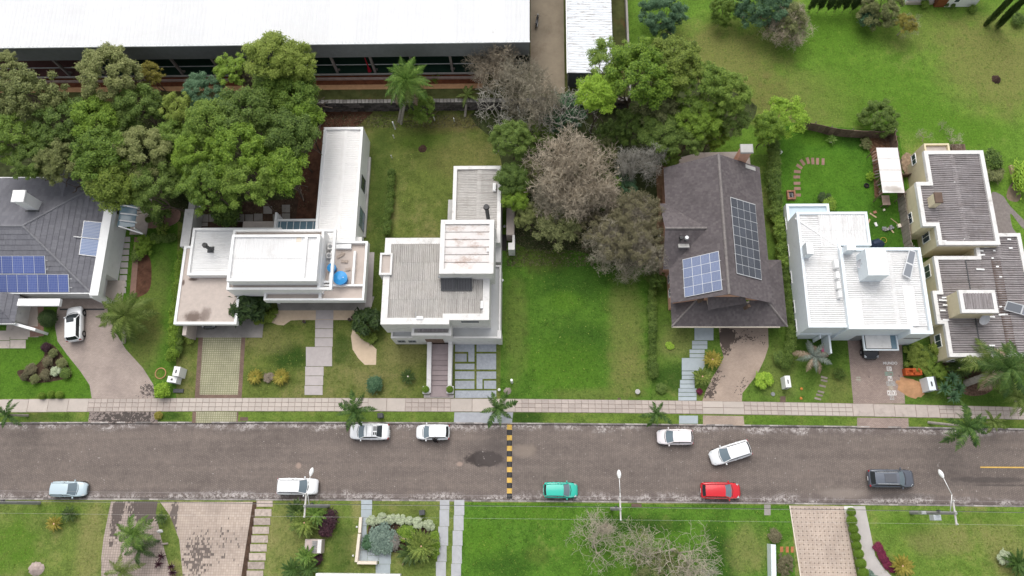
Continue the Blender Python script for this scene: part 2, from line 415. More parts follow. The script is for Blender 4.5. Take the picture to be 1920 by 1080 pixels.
G_E = grass('back_garden_grass', (0.026, 0.055, 0.008), (0.060, 0.135, 0.015), (0.12, 0.15, 0.04), 0.12,
    [sp(1545, 330, 4, 3, BRT, .45), sp(1530, 262, 3, 1, BRT, .5), sp(1660, 430, 2, 3, DK, .5), sp(1600, 265, 2.5, 1, DK, .6)])
G_SL = grass('south_lawn_grass', (0.060, 0.080, 0.018), (0.125, 0.160, 0.040), (0.23, 0.215, 0.085), 0.55,
    [sp(25, 1030, 3, 3, BRT, .8), sp(110, 960, 3, .8, BRT, .4), sp(170, 1020, 1.5, 4, YEL, .6), sp(540, 1000, 2.2, 3, YEL, .45), sp(640, 960, 1.2, 2, BRT, .4), sp(640, 1040, 1.4, 3, DK, .45), sp(760, 955, 3, .7, DRT, .15)])
G_SM = grass('south_lot_grass', (0.026, 0.058, 0.009), (0.074, 0.150, 0.020), (0.18, 0.19, 0.06), 0.22,
    [sp(1190, 985, 4.5, 1.0, DK, .75), sp(1350, 1040, 1.6, 3, DK, .7), sp(950, 1060, 3, 1.4, DK, .55), sp(1400, 1030, 2, 2.5, YEL, .55), sp(1000, 960, 4, 1.2, BRT, .5), sp(900, 1010, 2.5, 2, BRT, .5), sp(1010, 1040, 1.2, 1, DRT, .2), sp(1137, 992, .7, .5, (.30, .22, .19), .9)])
G_SR = grass('south_right_grass', (0.062, 0.095, 0.016), (0.120, 0.180, 0.034), (0.22, 0.21, 0.075), 0.5,
    [sp(1760, 1010, 3.5, 1.6, YEL, .6), sp(1700, 985, 3, 1, BRT, .5), sp(1880, 1020, 2.5, 2.5, YEL, .55), sp(1830, 970, 4, .8, BRT, .45)])
G_VERGE = grass('verge_grass', (0.046, 0.066, 0.014), (0.105, 0.150, 0.030), (0.19, 0.18, 0.06), 0.38,
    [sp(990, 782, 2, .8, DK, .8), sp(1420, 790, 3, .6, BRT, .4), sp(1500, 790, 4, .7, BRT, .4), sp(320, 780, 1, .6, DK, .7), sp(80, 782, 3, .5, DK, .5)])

# ------------------------------------------------------------------ road surface
def road_mat():
    t = NT('road_pavers'); p = t.pos(); x, y, z = t.sep(p)
    br = t.new('ShaderNodeTexBrick'); br.offset = 0.5
    br.inputs['Scale'].default_value = 1.0; br.inputs['Brick Width'].default_value = 0.21; br.inputs['Row Height'].default_value = 0.21
    br.inputs['Mortar Size'].default_value = 0.022; br.inputs['Mortar Smooth'].default_value = 0.3
    br.inputs['Color1'].default_value = (0.160, 0.134, 0.119, 1); br.inputs['Color2'].default_value = (0.194, 0.163, 0.145, 1); br.inputs['Mortar'].default_value = (0.128, 0.106, 0.097, 1)
    mp = t.new('ShaderNodeMapping'); mp.inputs['Rotation'].default_value = (0, 0, math.radians(90)); t.l.new(p, mp.inputs['Vector']); t.l.new(mp.outputs[0], br.inputs['Vector'])
    col = br.outputs['Color']
    big = t.noise(p, 0.09, 6, 0.65); med = t.noise(p, 0.9, 6, 0.7); streak = t.noise(p, 1.0, 5, 0.7, stretch=(0.05, 0.9, 1))
    v = t.math('ADD', t.math('MULTIPLY', big, 0.3), t.math('ADD', t.math('MULTIPLY', med, 0.3), t.math('MULTIPLY', streak, 0.4)))
    col = t.mix(1.0, col, t.ramp(v, [(0.36, (0.72, 0.71, 0.71)), (0.5, (1.0, 0.99, 0.98)), (0.64, (1.28, 1.25, 1.21))]), 'MULTIPLY')
    # pale lime bloom and dark grime along both kerbs, ragged
    x2 = t.math('MULTIPLY', x, x)
    dn = t.math('SUBTRACT', t.math('SUBTRACT', t.math('SUBTRACT', 8.92, t.math('MULTIPLY', x2, 0.0000914)), t.math('MULTIPLY', x, 0.00196)), y)
    ds = t.math('SUBTRACT', y, t.math('ADD', t.math('SUBTRACT', 0.65, t.math('MULTIPLY', x2, 0.000057)), t.math('MULTIPLY', x, 0.0006)))
    cr = t.noise(p, 3.2, 7, 0.85); along = t.noise(p, 0.16, 3, 0.6)
    for d, wid in ((dn, .8), (ds, 1.05)):
        g = t.smooth(t.math('ADD', d, t.math('MULTIPLY', t.math('SUBTRACT', med, 0.5), 1.6)), wid*1.25, wid*0.35)
        col = t.mix(t.math('MULTIPLY', g, 0.42), col, (0.13, 0.105, 0.10, 1))
        w_ = t.math('MULTIPLY', t.smooth(t.math('ADD', d, t.math('MULTIPLY', t.math('SUBTRACT', along, 0.5), 2.6)), wid, wid*0.2), t.math('MULTIPLY', t.smooth(cr, 0.46, 0.56), t.smooth(t.noise(p, 0.45, 3, 0.6), 0.36, 0.56)))
        col = t.mix(t.math('MULTIPLY', w_, 0.82), col, (0.52, 0.48, 0.46, 1))
        gut = t.smooth(t.math('ADD', d, t.math('MULTIPLY', t.math('SUBTRACT', cr, 0.5), 0.5)), 0.24, 0.08)
        col = t.mix(t.math('MULTIPLY', gut, 0.5), col, (0.07, 0.06, 0.058, 1))
    def S(px, py, rx, ry, c, k, soft=.4, rag=.3, rs=.8):
        nonlocal col
        q = P(px, py, -.13); col = t.mix(t.math('MULTIPLY', t.spot(p, q.x, q.y, rx, ry, soft, rag, rs), k), col, (*c, 1))
    S(908, 860, 2.1, .85, (0.045, 0.037, 0.035), .95, .15, .28, 1.2)      # damp patch
    S(930, 850, 2.4, 1.5, (0.10, 0.085, 0.08), .45, .5, .5, 1.2)
    S(1855, 900, 4.2, .30, (0.065, 0.056, 0.053), .65, .4, .5, 1.0)       # tyre marks
    S(1880, 910, 4.2, .10, (0.065, 0.056, 0.053), .6, .4, .5, 1.4)
    S(982, 845, 1.4, .7, (0.27, 0.22, 0.18), .6)
    S(862, 870, .35, .25, (0.36, 0.27, 0.22), .7); S(560, 873, .3, .3, (0.36, 0.27, 0.22), .7)
    S(1690, 930, 3.2, .3, (0.11, 0.095, 0.09), .6); S(1580, 925, 2.5, .5, (0.27, 0.23, 0.20), .5)
    sx = t.new('ShaderNodeMapping'); sx.inputs['Scale'].default_value = (0.35, 1.5, 1); t.l.new(p, sx.inputs['Vector'])
    bits = t.smooth(t.noise(p, 4.2, 2, 0.4), 0.735, 0.75)
    col = t.mix(t.math('MULTIPLY', bits, 0.6), col, (0.42, 0.38, 0.35, 1))
    t.bump(br.outputs['Fac'], -0.35, 0.015)
    return t.done(col, 0.85, 0.2)
g = MB(); g.face([(-1500, -1500, -0.3), (1500, -1500, -0.3), (1500, 1500, -0.3), (-1500, 1500, -0.3)])
struct('ground', g, G_FIELD)
struct('road', strip_mesh(lambda x: yS(x)-.2, lambda x: yN(x)+.2, -260, 260, -0.13, 4), road_mat())
def lawn_block(name, fa, fb, m, x0=-260, x1=260):
    mb = strip_mesh(fa, fb, x0, x1, 0.0, 6)
    return struct(name, mb, m)
lawn_block('lawn', lambda x: yN(x)+.16, lambda x: 400, G_FIELD)
lawn_block('lawn', lambda x: -300, lambda x: yS(x)-.16, G_SL)
KERB = flat('kerb_stone', (0.30, 0.275, 0.26), 0.9, 0.15, var=0.4, scale=2, rnd=0.9, dirt=(0.08, 0.07, 0.065), dirtamt=0.9)
for fn, sg in ((yN, 1), (yS, -1)):
    kb = MB()
    for i in range(-52, 52):
        a, b = i*5.0, i*5.0+5.0
        if abs(a+2.5) < 66: continue
        kb.add([(a, fn(a), -.3), (b, fn(b), -.3), (b, fn(b)+sg*.16, -.3), (a, fn(a)+sg*.16, -.3), (a, fn(a), .012), (b, fn(b), .012), (b, fn(b)+sg*.16, .012), (a, fn(a)+sg*.16, .012)],
               [(0,1,5,4),(4,5,6,7),(2,3,7,6)] if sg > 0 else [(1,0,4,5),(7,6,5,4),(3,2,6,7)])
    k0 = struct('kerb', kb, KERB)
    km = MB(); km.box(-.485, 0, -.17, .485, .15, 0); kme = km.mesh('kerb_stone', KERB)
    for i in range(-66, 66):
        x = i+.5
        o = link('kerb_stone', kme, k0, (x, fn(x)+(0 if sg > 0 else -.15), .014+random.uniform(-.012, .012)))
        o.rotation_euler = (0, random.uniform(-.006, .006), math.atan((fn(x+.5)-fn(x-.5))))
SOILF = flat('soil_under_kerb', (0.08, 0.06, 0.045), 0.95, 0.1, var=0.3)

def sheet(name, pts, z, m, smooth=False, kind='structure'):
    q = PP(pts, z)
    if smooth: q = smooth_poly(q)
    mb = MB(); mb.face([(v.x, v.y, z) for v in q])
    bm = bmesh.new(); me = mb.mesh(name, m); bm.from_mesh(me); bmesh.ops.triangulate(bm, faces=bm.faces[:])
    for f in bm.faces:
        if f.normal.z < 0: f.normal_flip()
    bm.to_mesh(me); bm.free()
    o = link(name, me); ORG[o.name] = Vector((0, 0, 0))
    return tag(o, kind=kind)
# lots, each with its own turf
sheet('lawn', [(-300, 350), (335, 350), (330, 746), (-300, 747)], .004, G_BRIGHT)
sheet('lawn', [(335, 205), (942, 205), (938, 747), (330, 746)], .0045, G_OLIVE)
sheet('lawn', [(942, 450), (1230, 450), (1222, 750), (938, 747)], .005, G_MID)
sheet('lawn', [(1230, 290), (1450, 290), (1470, 480), (1740, 480), (2100, 480), (2140, 766), (1222, 750)], .0055, G_D)
sheet('lawn', [(1436, 225), (1505, 232), (1685, 248), (1720, 470), (1460, 485)], .006, G_E)
sheet('lawn', [(866, 942), (1484, 948), (1500, 1250), (850, 1250)], .004, G_SM)
sheet('lawn', [(1600, 948), (2120, 952), (2140, 1250), (1640, 1250)], .0045, G_SR)
struct('verge', strip_mesh(lambda x: yN(x)+.155, lambda x: yWs(x)+.02, -62, 62, .008), G_VERGE)
sheet('forest_floor', [(-120, 130), (610, 185), (604, 250), (585, 330), (548, 415), (430, 425), (375, 428), (250, 400), (-120, 400)], .010, LITTER, True)
sheet('forest_floor', [(900, 200), (1250, 150), (1420, 200), (1330, 285), (1245, 330), (1240, 470), (1180, 500), (1080, 470), (965, 455), (945, 330), (930, 270)], .010, LITTER, True)
sheet('bare_soil', [(606, 205), (700, 210), (668, 238), (605, 262), (592, 420), (545, 416), (560, 330), (590, 260)], .014, SOIL_RED)
sheet('bare_soil', [(365, 385), (560, 372), (552, 430), (365, 432)], .0155, SOIL)
sheet('flower_bed', [(252, 470), (280, 482), (284, 520), (279, 545), (262, 556), (253, 553)], .014, SOIL_RED, True)
sheet('flower_bed', [(33, 695), (60, 690), (82, 668), (84, 645), (98, 646), (112, 660), (126, 680), (134, 705), (115, 712), (70, 718), (40, 710)], .014, SOIL, True)
sheet('brick_path', [(272, 396), (332, 392), (336, 412), (318, 424), (290, 428), (268, 424)], .014, STONE_RED, True)
# terrace of the long shed: a raised bank held by the stone wall
bank = MB(); bz = 2.0
wy = P(750, 188, bz).y
xr = P(1174, 60, bz).x
bank.prism([(-300, wy), (xr, wy), (xr, 300), (-300, 300)], -.2, bz)
struct('terrace', bank, flat('terrace_turf', (0.072, 0.082, 0.028), 0.95, 0.1, var=0.4, scale=0.8, dirt=(0.12, 0.055, 0.03), dirtamt=0.8, bump=0.5))
def tsheet(name, y0, y1, m, x0=0, x1=905, dz=.004):
    a = P(750, y0, bz).y; b = P(750, y1, bz).y; q = P(x0, y0, bz).x; r = P(x1, y0, bz).x
    mb = MB(); mb.face([(q, b, bz+dz), (r, b, bz+dz), (r, a, bz+dz), (q, a, bz+dz)]); return struct(name, mb, m)
tsheet('dirt_strip', 158, 167, SAND_O, -200, 905, .004)
tsheet('dirt_strip', 139, 158, flat('wet_red_soil', (0.13, 0.045, 0.022), 0.9, 0.15, var=0.4), -200, 905, .008)
mb = MB(); q = R(995, -200, 1059, 175, bz); mb.face([(q[0], q[1], bz+.006), (q[2], q[1], bz+.006), (q[2], q[3], bz+.006), (q[0], q[3], bz+.006)])
struct('concrete_yard', mb, flat('yard_concrete', (0.27, 0.225, 0.165), 0.85, 0.2, var=0.22, scale=0.25, dirt=(0.15, 0.10, 0.07), dirtamt=0.6, bump=0.2))

# ------------------------------------------------------------------ pavement
pv = struct('pavement', strip_mesh(lambda x: yWs(x), lambda x: yWn(x), -62, 62, .024, 2), JOINT)
sections = [(-60, 165, 1, 2.2, WALK_L), (165, 330, 3, .76, WALK), (330, 690, 3, .76, WALK_L), (690, 760, 1, 2.1, WALK_L), (760, 845, 3, .76, WALK), (845, 966, 1, 2.4, WALK_L),
            (966, 1317, 3, .76, WALK), (1317, 1395, 2, 2.3, WALK_L), (1395, 1470, 3, .76, WALK), (1470, 1598, 3, .76, WALK_L), (1598, 1716, 1, 2.6, WALK_G), (1716, 1760, 1, 1.3, WALK_L), (1760, 1985, 3, .76, WALK)]
_tm = {}; ntile = 0; rest = MB()
for (a, b, rows, tw, m) in sections:
    xa, xb = P(a, 762).x, P(b, 764).x
    n = max(1, round((xb-xa)/tw)); tw = (xb-xa)/n
    for i in range(n):
        x = xa+(i+.5)*tw; ya, yb = yWs(x)+.02, yWn(x)-.02; rh = (yb-ya)/rows
        for r in range(rows):
            key = (round(tw, 3), round(rh, 2), m.name)
            if key not in _tm:
                b_ = MB(); b_.bevbox((0, 0, 0), tw-.05, rh-.05, .05, .012); _tm[key] = b_.mesh('paving_slab', m)
            y = ya+(r+.5)*rh
            if ntile < 296:
                o = link('paving_slab', _tm[key], pv, (x, y, .034+random.uniform(-.006, .006)))
                o.rotation_euler = (random.uniform(-.006, .006), random.uniform(-.006, .006), random.uniform(-.012, .012)-.003); ntile += 1
            else:
                rest.bevbox((x, y, .034+random.uniform(-.006, .006)), tw-.05, rh-.05, .05, .012)
if rest.v: rest.build('paving_slabs', WALK, pv, kind='stuff')

# ------------------------------------------------------------------ drives
A_ST = [(*P(250, 738)[:2], 3, .7, .7), (*P(225, 782)[:2], 5, .8, .75)]
PV_A = paver('driveway_pavers_taupe', (0.34, 0.285, 0.255), (0.40, 0.335, 0.30), (0.25, 0.205, 0.18), .22, .11, .012, (0.055, 0.045, 0.042), [(*P(278, 733)[:2], 1.3, 1.2, 1.1)], .0)
sheet('driveway', [(113, 560), (200, 560), (203, 592), (216, 622), (236, 655), (268, 690), (287, 720), (291, 747), (172, 747), (168, 722), (150, 695), (125, 664), (108, 640), (103, 612), (107, 582)], .012, PV_A)
PV_AM = paver('mossy_driveway_apron', (0.27, 0.225, 0.205), (0.33, 0.28, 0.255), (0.16, 0.13, 0.12), .22, .11, .015, (0.045, 0.038, 0.035), [(*P(240, 783)[:2], 4, .8, .8)], .10)
sheet('driveway', [(168, 772), (292, 772), (297, 794), (165, 793)], .012, PV_AM)
PV_B = paver('grass_grid_pavers', (0.34, 0.325, 0.235), (0.39, 0.375, 0.275), (0.225, 0.225, 0.13), .26, .26, .05, None, (), 0, None, 0.0, .8)
PV_BB = paver('brown_border_bricks', (0.17, 0.115, 0.09), (0.22, 0.15, 0.12), (0.11, 0.08, 0.065), .24, .12, .014)
sheet('driveway', [(373, 620), (461, 620), (453, 747), (365, 747)], .012, PV_BB)
sheet('driveway', [(381, 626), (453, 626), (446, 740), (374, 740)], .018, PV_B)
sheet('driveway', [(361, 772), (447, 772), (446, 793), (360, 793)], .012, PV_BB)
sheet('driveway', [(368, 772), (444, 772), (443, 793), (367, 793)], .018, PV_B)
DST = [(*P(1360, 640)[:2], .9, 1.9, 1.5), (*P(1385, 630)[:2], 2.8, 1.0, 1.0), (*P(1340, 705)[:2], 1.1, 1.3, 1.3), (*P(1328, 738)[:2], 1.2, 1.0, 1.3), (*P(1395, 728)[:2], 1.4, 1.5, 1.0), (*P(1400, 650)[:2], 1.5, 1.2, .4), (*P(1436, 640)[:2], .5, 1.2, .5)]
PV_D = paver('sandy_driveway_pavers', (0.37, 0.295, 0.245), (0.425, 0.345, 0.285), (0.29, 0.22, 0.175), .20, .10, .010, (0.050, 0.038, 0.034), DST, -.05)
sheet('driveway', [(1348, 614), (1440, 614), (1441, 650), (1434, 672), (1420, 702), (1404, 722), (1392, 737), (1391, 753), (1317, 752), (1322, 736), (1334, 710), (1347, 690), (1357, 670), (1350, 645)], .012, PV_D)
sheet('driveway', [(1318, 779), (1394, 780), (1396, 798), (1318, 797)], .012, PV_D)
PV_E = paver('mauve_driveway_pavers', (0.30, 0.235, 0.205), (0.37, 0.295, 0.26), (0.215, 0.165, 0.145), .24, .12, .014, (0.07, 0.052, 0.046), [(*P(1595, 690)[:2], .5, 3, .6), (*P(1655, 705)[:2], 2.5, .6, .6), (*P(1688, 690)[:2], .6, 2, .5)], -.06)
sheet('driveway', [(1588, 625), (1690, 625), (1697, 757), (1600, 757)], .012, PV_E)
sheet('driveway', [(1607, 783), (1703, 784), (1704, 803), (1607, 802)], .012, PV_E)
GR_AP = flat('granite_apron', (0.34, 0.35, 0.375), 0.7, 0.3, var=0.12, scale=1.5, dirt=(0.24, 0.25, 0.26), dirtamt=0.4)
sheet('driveway', [(852, 773), (962, 773), (960, 793), (851, 793)], .012, GR_AP)
PV_S1 = paver('stained_pavers', (0.36, 0.30, 0.265), (0.43, 0.36, 0.32), (0.23, 0.19, 0.165), .27, .27, .022, (0.075, 0.060, 0.055), [(*P(255, 950)[:2], 3, 1.3, .9), (*P(280, 957)[:2], 1.2, 1.6, 1.3), (*P(215, 985)[:2], .6, 2.6, 1.0)], .03, None, 0.0)
PV_S2 = paver('speckled_pavers', (0.40, 0.33, 0.28), (0.47, 0.395, 0.34), (0.30, 0.25, 0.215), .27, .27, .016, (0.10, 0.082, 0.075), [(*P(325, 975)[:2], .5, 2.4, 1.2), (*P(405, 1020)[:2], 3.2, 3.0, .5), (*P(360, 1050)[:2], 2, 2.5, .6)], .03, None, 0.0)
PV_S3 = paver('dotted_pavers', (0.44, 0.36, 0.30), (0.50, 0.42, 0.36), (0.34, 0.275, 0.23), .23, .23, .010, (0.13, 0.09, 0.085), [(*P(1500, 1020)[:2], .3, 4, .4), (*P(1600, 1030)[:2], .4, 4, .4), (*P(1545, 942)[:2], 3.5, .25, .5)], -.12, .46, 0.0)
sheet('driveway', [(208, 940), (296, 940), (292, 962), (300, 1000), (322, 1082), (190, 1200), (190, 1045), (194, 1010), (202, 970)], .012, PV_S1)
sheet('driveway', [(300, 941), (474, 941), (452, 1082), (436, 1200), (345, 1200), (343, 1082), (336, 1012), (326, 985), (318, 966)], .016, PV_S2)
sheet('driveway', [(1481, 948), (1582, 949), (1607, 1082), (1626, 1200), (1520, 1200), (1500, 1082)], .012, PV_S3)
mb = MB(); a, b = P(1481, 948), P(1520, 1200); mb.obox(((a.x+b.x)/2-.03, (a.y+b.y)/2, .03), .10, (a-b).length, .08, math.atan2(b.x-a.x, a.y-b.y)); struct('driveway_edging', mb, CREAM)
sheet('flower_bed', [(474, 941), (482, 941), (462, 1082), (440, 1200), (436, 1200), (452, 1082)], .014, SOIL)
sheet('flower_bed', [(693, 985), (720, 975), (770, 982), (812, 1000), (818, 1035), (800, 1045), (735, 1035), (700, 1030), (690, 1005)], .014, SOIL, True)
sheet('garden_path', [(1600, 949), (1622, 949), (1630, 988), (1641, 1042), (1655, 1062), (1675, 1084), (1690, 1200), (1655, 1200), (1632, 1082), (1620, 1035), (1608, 990)], .014, flat('path_concrete', (0.45, 0.42, 0.40), 0.85, 0.2, var=0.08, scale=0.8, dirt=(0.30, 0.27, 0.26), dirtamt=0.5))
sheet('path_edging', [(1581, 949), (1600, 949), (1622, 1035), (1640, 1082), (1660, 1200), (1630, 1200), (1612, 1082)], .010, flat('pale_gravel', (0.52, 0.48, 0.42), 0.9, 0.15, var=0.15, scale=5))
sheet('sand_bed', [(523, 581), (694, 581), (688, 600), (670, 602), (663, 612), (658, 630), (661, 655), (672, 672), (684, 684), (705, 684), (706, 655), (690, 640), (672, 600), (560, 600), (545, 601), (532, 610), (520, 609), (505, 603), (500, 600)], .012, SAND)
sheet('veranda_floor', [(515, 556), (702, 556), (694, 582), (523, 582)], .02, CONC_D)
sheet('side_path', [(688, 473), (702, 473), (697, 575), (684, 575)], .024, STONE_TAUPE)
sheet('side_yard', [(1229, 310), (1262, 310), (1256, 400), (1246, 440), (1235, 420)], .016, flat('trodden_soil', (0.20, 0.125, 0.075), 0.95, 0.1, var=0.3, scale=1.5))
sheet('back_apron', [(1254, 318), (1258, 300), (1310, 286), (1404, 284), (1408, 312), (1345, 330)], .02, CONC_PINK)
sheet('side_path', [(1478, 395), (1487, 395), (1500, 625), (1488, 625)], .012, SAND_O)
sheet('gravel_drive', [(1858, 365), (1880, 367), (1893, 385), (1922, 415), (1935, 430), (1918, 428), (1895, 400), (1898, 425), (1905, 440), (1872, 440)], .012, flat('grey_gravel', (0.21, 0.185, 0.175), 0.95, 0.1, var=0.2, scale=3), True)
sheet('gravel_drive', [(1892, 350), (1905, 340), (1915, 360), (1908, 378), (1888, 372)], .016, flat('dry_soil', (0.20, 0.155, 0.11), 0.95, 0.1, var=0.25, scale=2), True)
sheet('flower_bed', [(1806, 735), (1820, 718), (1850, 715), (1862, 728), (1845, 740), (1820, 742)], .014, flat('bark_mulch', (0.12, 0.075, 0.055), 0.95, 0.1, var=0.6, scale=4, bump=0.8), True)
sheet('flower_bed', [(1766, 672), (1840, 672), (1860, 690), (1830, 712), (1780, 700)], .012, SOIL, True)
sheet('flower_bed', [(1622, 255), (1676, 252), (1682, 280), (1640, 330), (1652, 365), (1640, 372), (1636, 300)], .014, flat('dead_leaves', (0.16, 0.09, 0.055), 0.95, 0.1, var=0.6, scale=3, bump=0.8))
sheet('porch_floor', [(18, 560), (70, 560), (72, 632), (10, 632)], .014, CONC_PINK)
sheet('porch_floor', [(71, 563), (82, 563), (82, 630), (56, 632), (56, 612), (71, 612)], .018, STONE_RED)
sheet('drain_grate', [(112, 578.5), (196, 578.5), (196, 581.5), (112, 581.5)], .018, BLACK)

def slab_path(name, m, items, z=.05, parent=None, part='slab', jit=.006):
    """path as a piece of the setting; every slab its own part"""
    allp = [p for it in items for p in it]
    root = thing(name, None, None, P(sum(p[0] for p in allp)/len(allp), sum(p[1] for p in allp)/len(allp), 0))
    root['kind'] = 'structure'
    for it in items:
        q = PP(it, z); mb = MB(); mb.prism([(v.x, v.y) for v in q], -.02, z+random.uniform(-jit, jit)); mb.build(part, m, root)
    return root
def rc(x0, y0, x1, y1): return [(x0, y0), (x1, y0), (x1, y1), (x0, y1)]
def zr(ox, oy, k, L): return [rc(ox+a/k, oy+b/k, ox+c/k, oy+d/k) for (a, b, c, d) in L]
slab_path('garden_path', STONE_TAUPE, zr(300, 560, 4.5, [(1315,97,1462,174),(1310,178,1460,251),(1309,255,1458,328),(1307,332,1456,404),(1231,407,1451,569),(1225,573,1380,649),(1224,653,1376,730),(1220,734,1372,812)]))
slab_path('garden_path', SLATE_BLUE, zr(1180, 590, 4.5, [(550,112,710,215),(530,220,658,253),(530,257,658,289),(509,294,635,326),(509,331,635,362),(443,366,635,472),(443,477,545,509),(444,513,548,546),(428,551,550,583),(427,587,551,619),(415,622,567,653),(414,657,567,689),(414,693,567,724)]))
slab_path('garden_path', SLATE_BLUE, zr(1180, 590, 4.5, [(420,852,579,919)]), .03)
slab_path('driveway', GRANITE, zr(680, 480, 3.857, [(668,600,808,692),(668,707,752,764),(764,692,808,764),(668,779,808,820),(668,834,808,890),(668,902,808,960),(824,600,965,692),(824,706,965,820),(824,835,965,888),(824,889,866,960),(877,902,965,960),(668,973,966,1026)]), .03)
slab_path('garden_path', STONE_TAUPE, [rc(230+i*0-y*0.085, 444+y, 244-y*0.085, 444+y+9.5) for i, y in enumerate(range(0, 108, 12))], .03)
slab_path('back_path', CONC_D, zr(320, 220, 3.6, [(202,655,255,705),(260,655,315,705),(320,655,378,705),(384,655,437,705),(442,655,497,705),(503,655,556,705),(562,650,620,700),(626,600,684,650),(690,655,745,700),(751,590,805,642),(751,648,805,695),(200,710,250,735)]), .03)
slab_path('stepping_stone_path', STONE_TAUPE if False else flat('exposed_aggregate', (0.40, 0.335, 0.29), 0.9, 0.15, var=0.25, scale=3, rnd=0.3, dirt=(0.17, 0.14, 0.12), dirtamt=0.6),
          [rc(480-2.2*i-(0 if i else -1), 938+i*16.5+(0 if i else 1), 511-2.2*i, 951+i*16.6-(1 if i == 0 else 0)) for i in range(9)], .05)
arc = [(250,565),(248,510),(245,466),(243,413),(248,368),(265,325),(292,290),(337,275),(378,278),(418,280),(465,283)]
items = []
for i, (a, b) in enumerate(arc):
    cx, cy = 1440+a/4.5, 240+b/4.5
    ang = [0, 0, 0, 0, .1, .6, .95, 1.3, 1.5, 1.6, 1.6][i]; w_, h_ = 6.2, 2.7
    items.append([(cx+math.cos(ang)*sx*w_+math.sin(ang)*-sy*h_*-1*0-math.sin(ang)*sy*h_, cy+math.sin(ang)*sx*w_+math.cos(ang)*sy*h_) for sx, sy in ((-1,-1),(1,-1),(1,1),(-1,1))])
slab_path('stepping_stone_path', STONE_RED, items, .04, part='stone')
slab_path('stepping_stone_path', WOOD_G, [[(x-6, y-2.5), (x+6, y+.5), (x+5, y+3.8), (x-7, y+1)] for x, y in ((1546, 707), (1546, 713), (1543, 723), (1540, 734), (1537, 740), (1534, 747))], .05, part='wooden_step')
slab_path('garden_path', SLATE_BLUE, zr(640, 940, 7.7125, [(287,-20,445,118),(285,122,440,235),(300,240,372,350),(290,354,365,520),(268,524,358,600),(262,604,350,700),(245,706,378,862),(382,706,540,780),(382,784,540,862),(544,712,716,905),(498,909,706,1250)]), .03)
for L in ([(1425,-20,1562,120),(1420,124,1558,360),(1402,364,1545,640),(1388,644,1522,870),(1368,874,1512,1300)], [(1632,-20,1778,200),(1624,204,1768,420),(1610,424,1752,640),(1600,644,1742,900),(1588,904,1730,1300)]):
    slab_path('wheel_strip', GRANITE if False else flat('grey_strip_concrete', (0.40, 0.405, 0.42), 0.8, 0.25, var=0.1, scale=1.5, rnd=0.1, dirt=(0.24, 0.24, 0.25), dirtamt=0.5), zr(640, 940, 7.7125, L), .03)
slab_path('entrance_slab', WHITE_OLD, [rc(1583, 949, 1599, 956)], .035)
slab_path('stepping_stone_path', flat('terracotta_tile', (0.40, 0.16, 0.07), .85, .2, var=.15), zr(1420, 940, 7.7125, [(330,655,375,735),(412,655,455,740),(485,655,525,740)]), .03)
slab_path('drain_cover', BROWN_SLAB, [rc(1184, 944, 1203, 951)], .03)
slab_path('drain_cover', BROWN_SLAB, [rc(1158, 746, 1164, 749)], .03)
slab_path('drain_cover', BROWN_SLAB, [rc(450, 782, 465, 789)], .03)
slab_path('drain_cover', BROWN_SLAB, [rc(1463, 743, 1473, 754)], .03)
slab_path('drain_cover', CONC_D, [rc(1433, 946, 1445, 966)], .03)
slab_path('porch_slab', CONC_PINK, [rc(-30, 620, 18, 638), rc(-30, 639, 18, 653), rc(19, 620, 52, 636), rc(19, 637, 48, 653)], .03)
# painted street marks
YEL_P = flat('yellow_road_paint', (0.62, 0.40, 0.10), 0.8, 0.2, var=0.15, scale=3, dirt=(0.25, 0.18, 0.10), dirtamt=0.5)
a, b = P(1838, 874.8, -.126), P(1950, 878, -.126)
mb = MB(); mb.face([(a.x, b.y, -.126), (b.x+60, b.y, -.126), (b.x+60, a.y, -.126), (a.x, a.y, -.126)]); struct('centre_line', mb, YEL_P)
hump = thing('speed_hump', 'yellow and black striped speed hump laid across the road', 'speed bump', P(955.5, 865, -.13))
for i in range(14):
    y0, y1 = 796+i*9.95, 796+(i+1)*9.95
    q = R(950.5, y0, 960, y1, -.1)
    mb = MB(); mb.add([(q[0], q[1]+.01, -.13), (q[2], q[1]+.01, -.13), (q[2], q[3]-.01, -.13), (q[0], q[3]-.01, -.13), (q[0]+.12, q[1]+.02, -.07), (q[2]-.12, q[1]+.02, -.07), (q[2]-.12, q[3]-.02, -.07), (q[0]+.12, q[3]-.02, -.07)],
                     [(4,5,6,7),(0,1,5,4),(1,2,6,5),(2,3,7,6),(3,0,4,7)])
    mb.build('segment', YEL_P if i % 2 == 0 else BLACK, hump, label='yellow segment' if i % 2 == 0 else 'black segment')
# hopscotch on the right driveway: flat paint
PAINT_W = flat('white_chalk_paint', (0.78, 0.76, 0.74), 0.8, 0.2, var=0.05, dirt=(0.40, 0.33, 0.29), dirtamt=0.25, scale=4)
PAINT_G = flat('green_chalk_paint', (0.22, 0.34, 0.28), 0.8, 0.2, var=0.2, dirt=(0.33, 0.26, 0.23), dirtamt=0.7, scale=4)
PAINT_B = flat('pale_blue_chalk_paint', (0.42, 0.44, 0.43), 0.8, 0.2, var=0.2, dirt=(0.36, 0.29, 0.25), dirtamt=0.8, scale=4)
PAINT_Y = flat('faded_yellow_chalk_paint', (0.46, 0.42, 0.32), 0.8, 0.2, var=0.2, dirt=(0.36, 0.29, 0.25), dirtamt=0.8, scale=4)
hz = .020
def hp(x, y): return P(1590+x/9, 640+y/9, hz)
hop = thing('hopscotch', None, None, hp(720, 650)); hop['kind'] = 'structure'
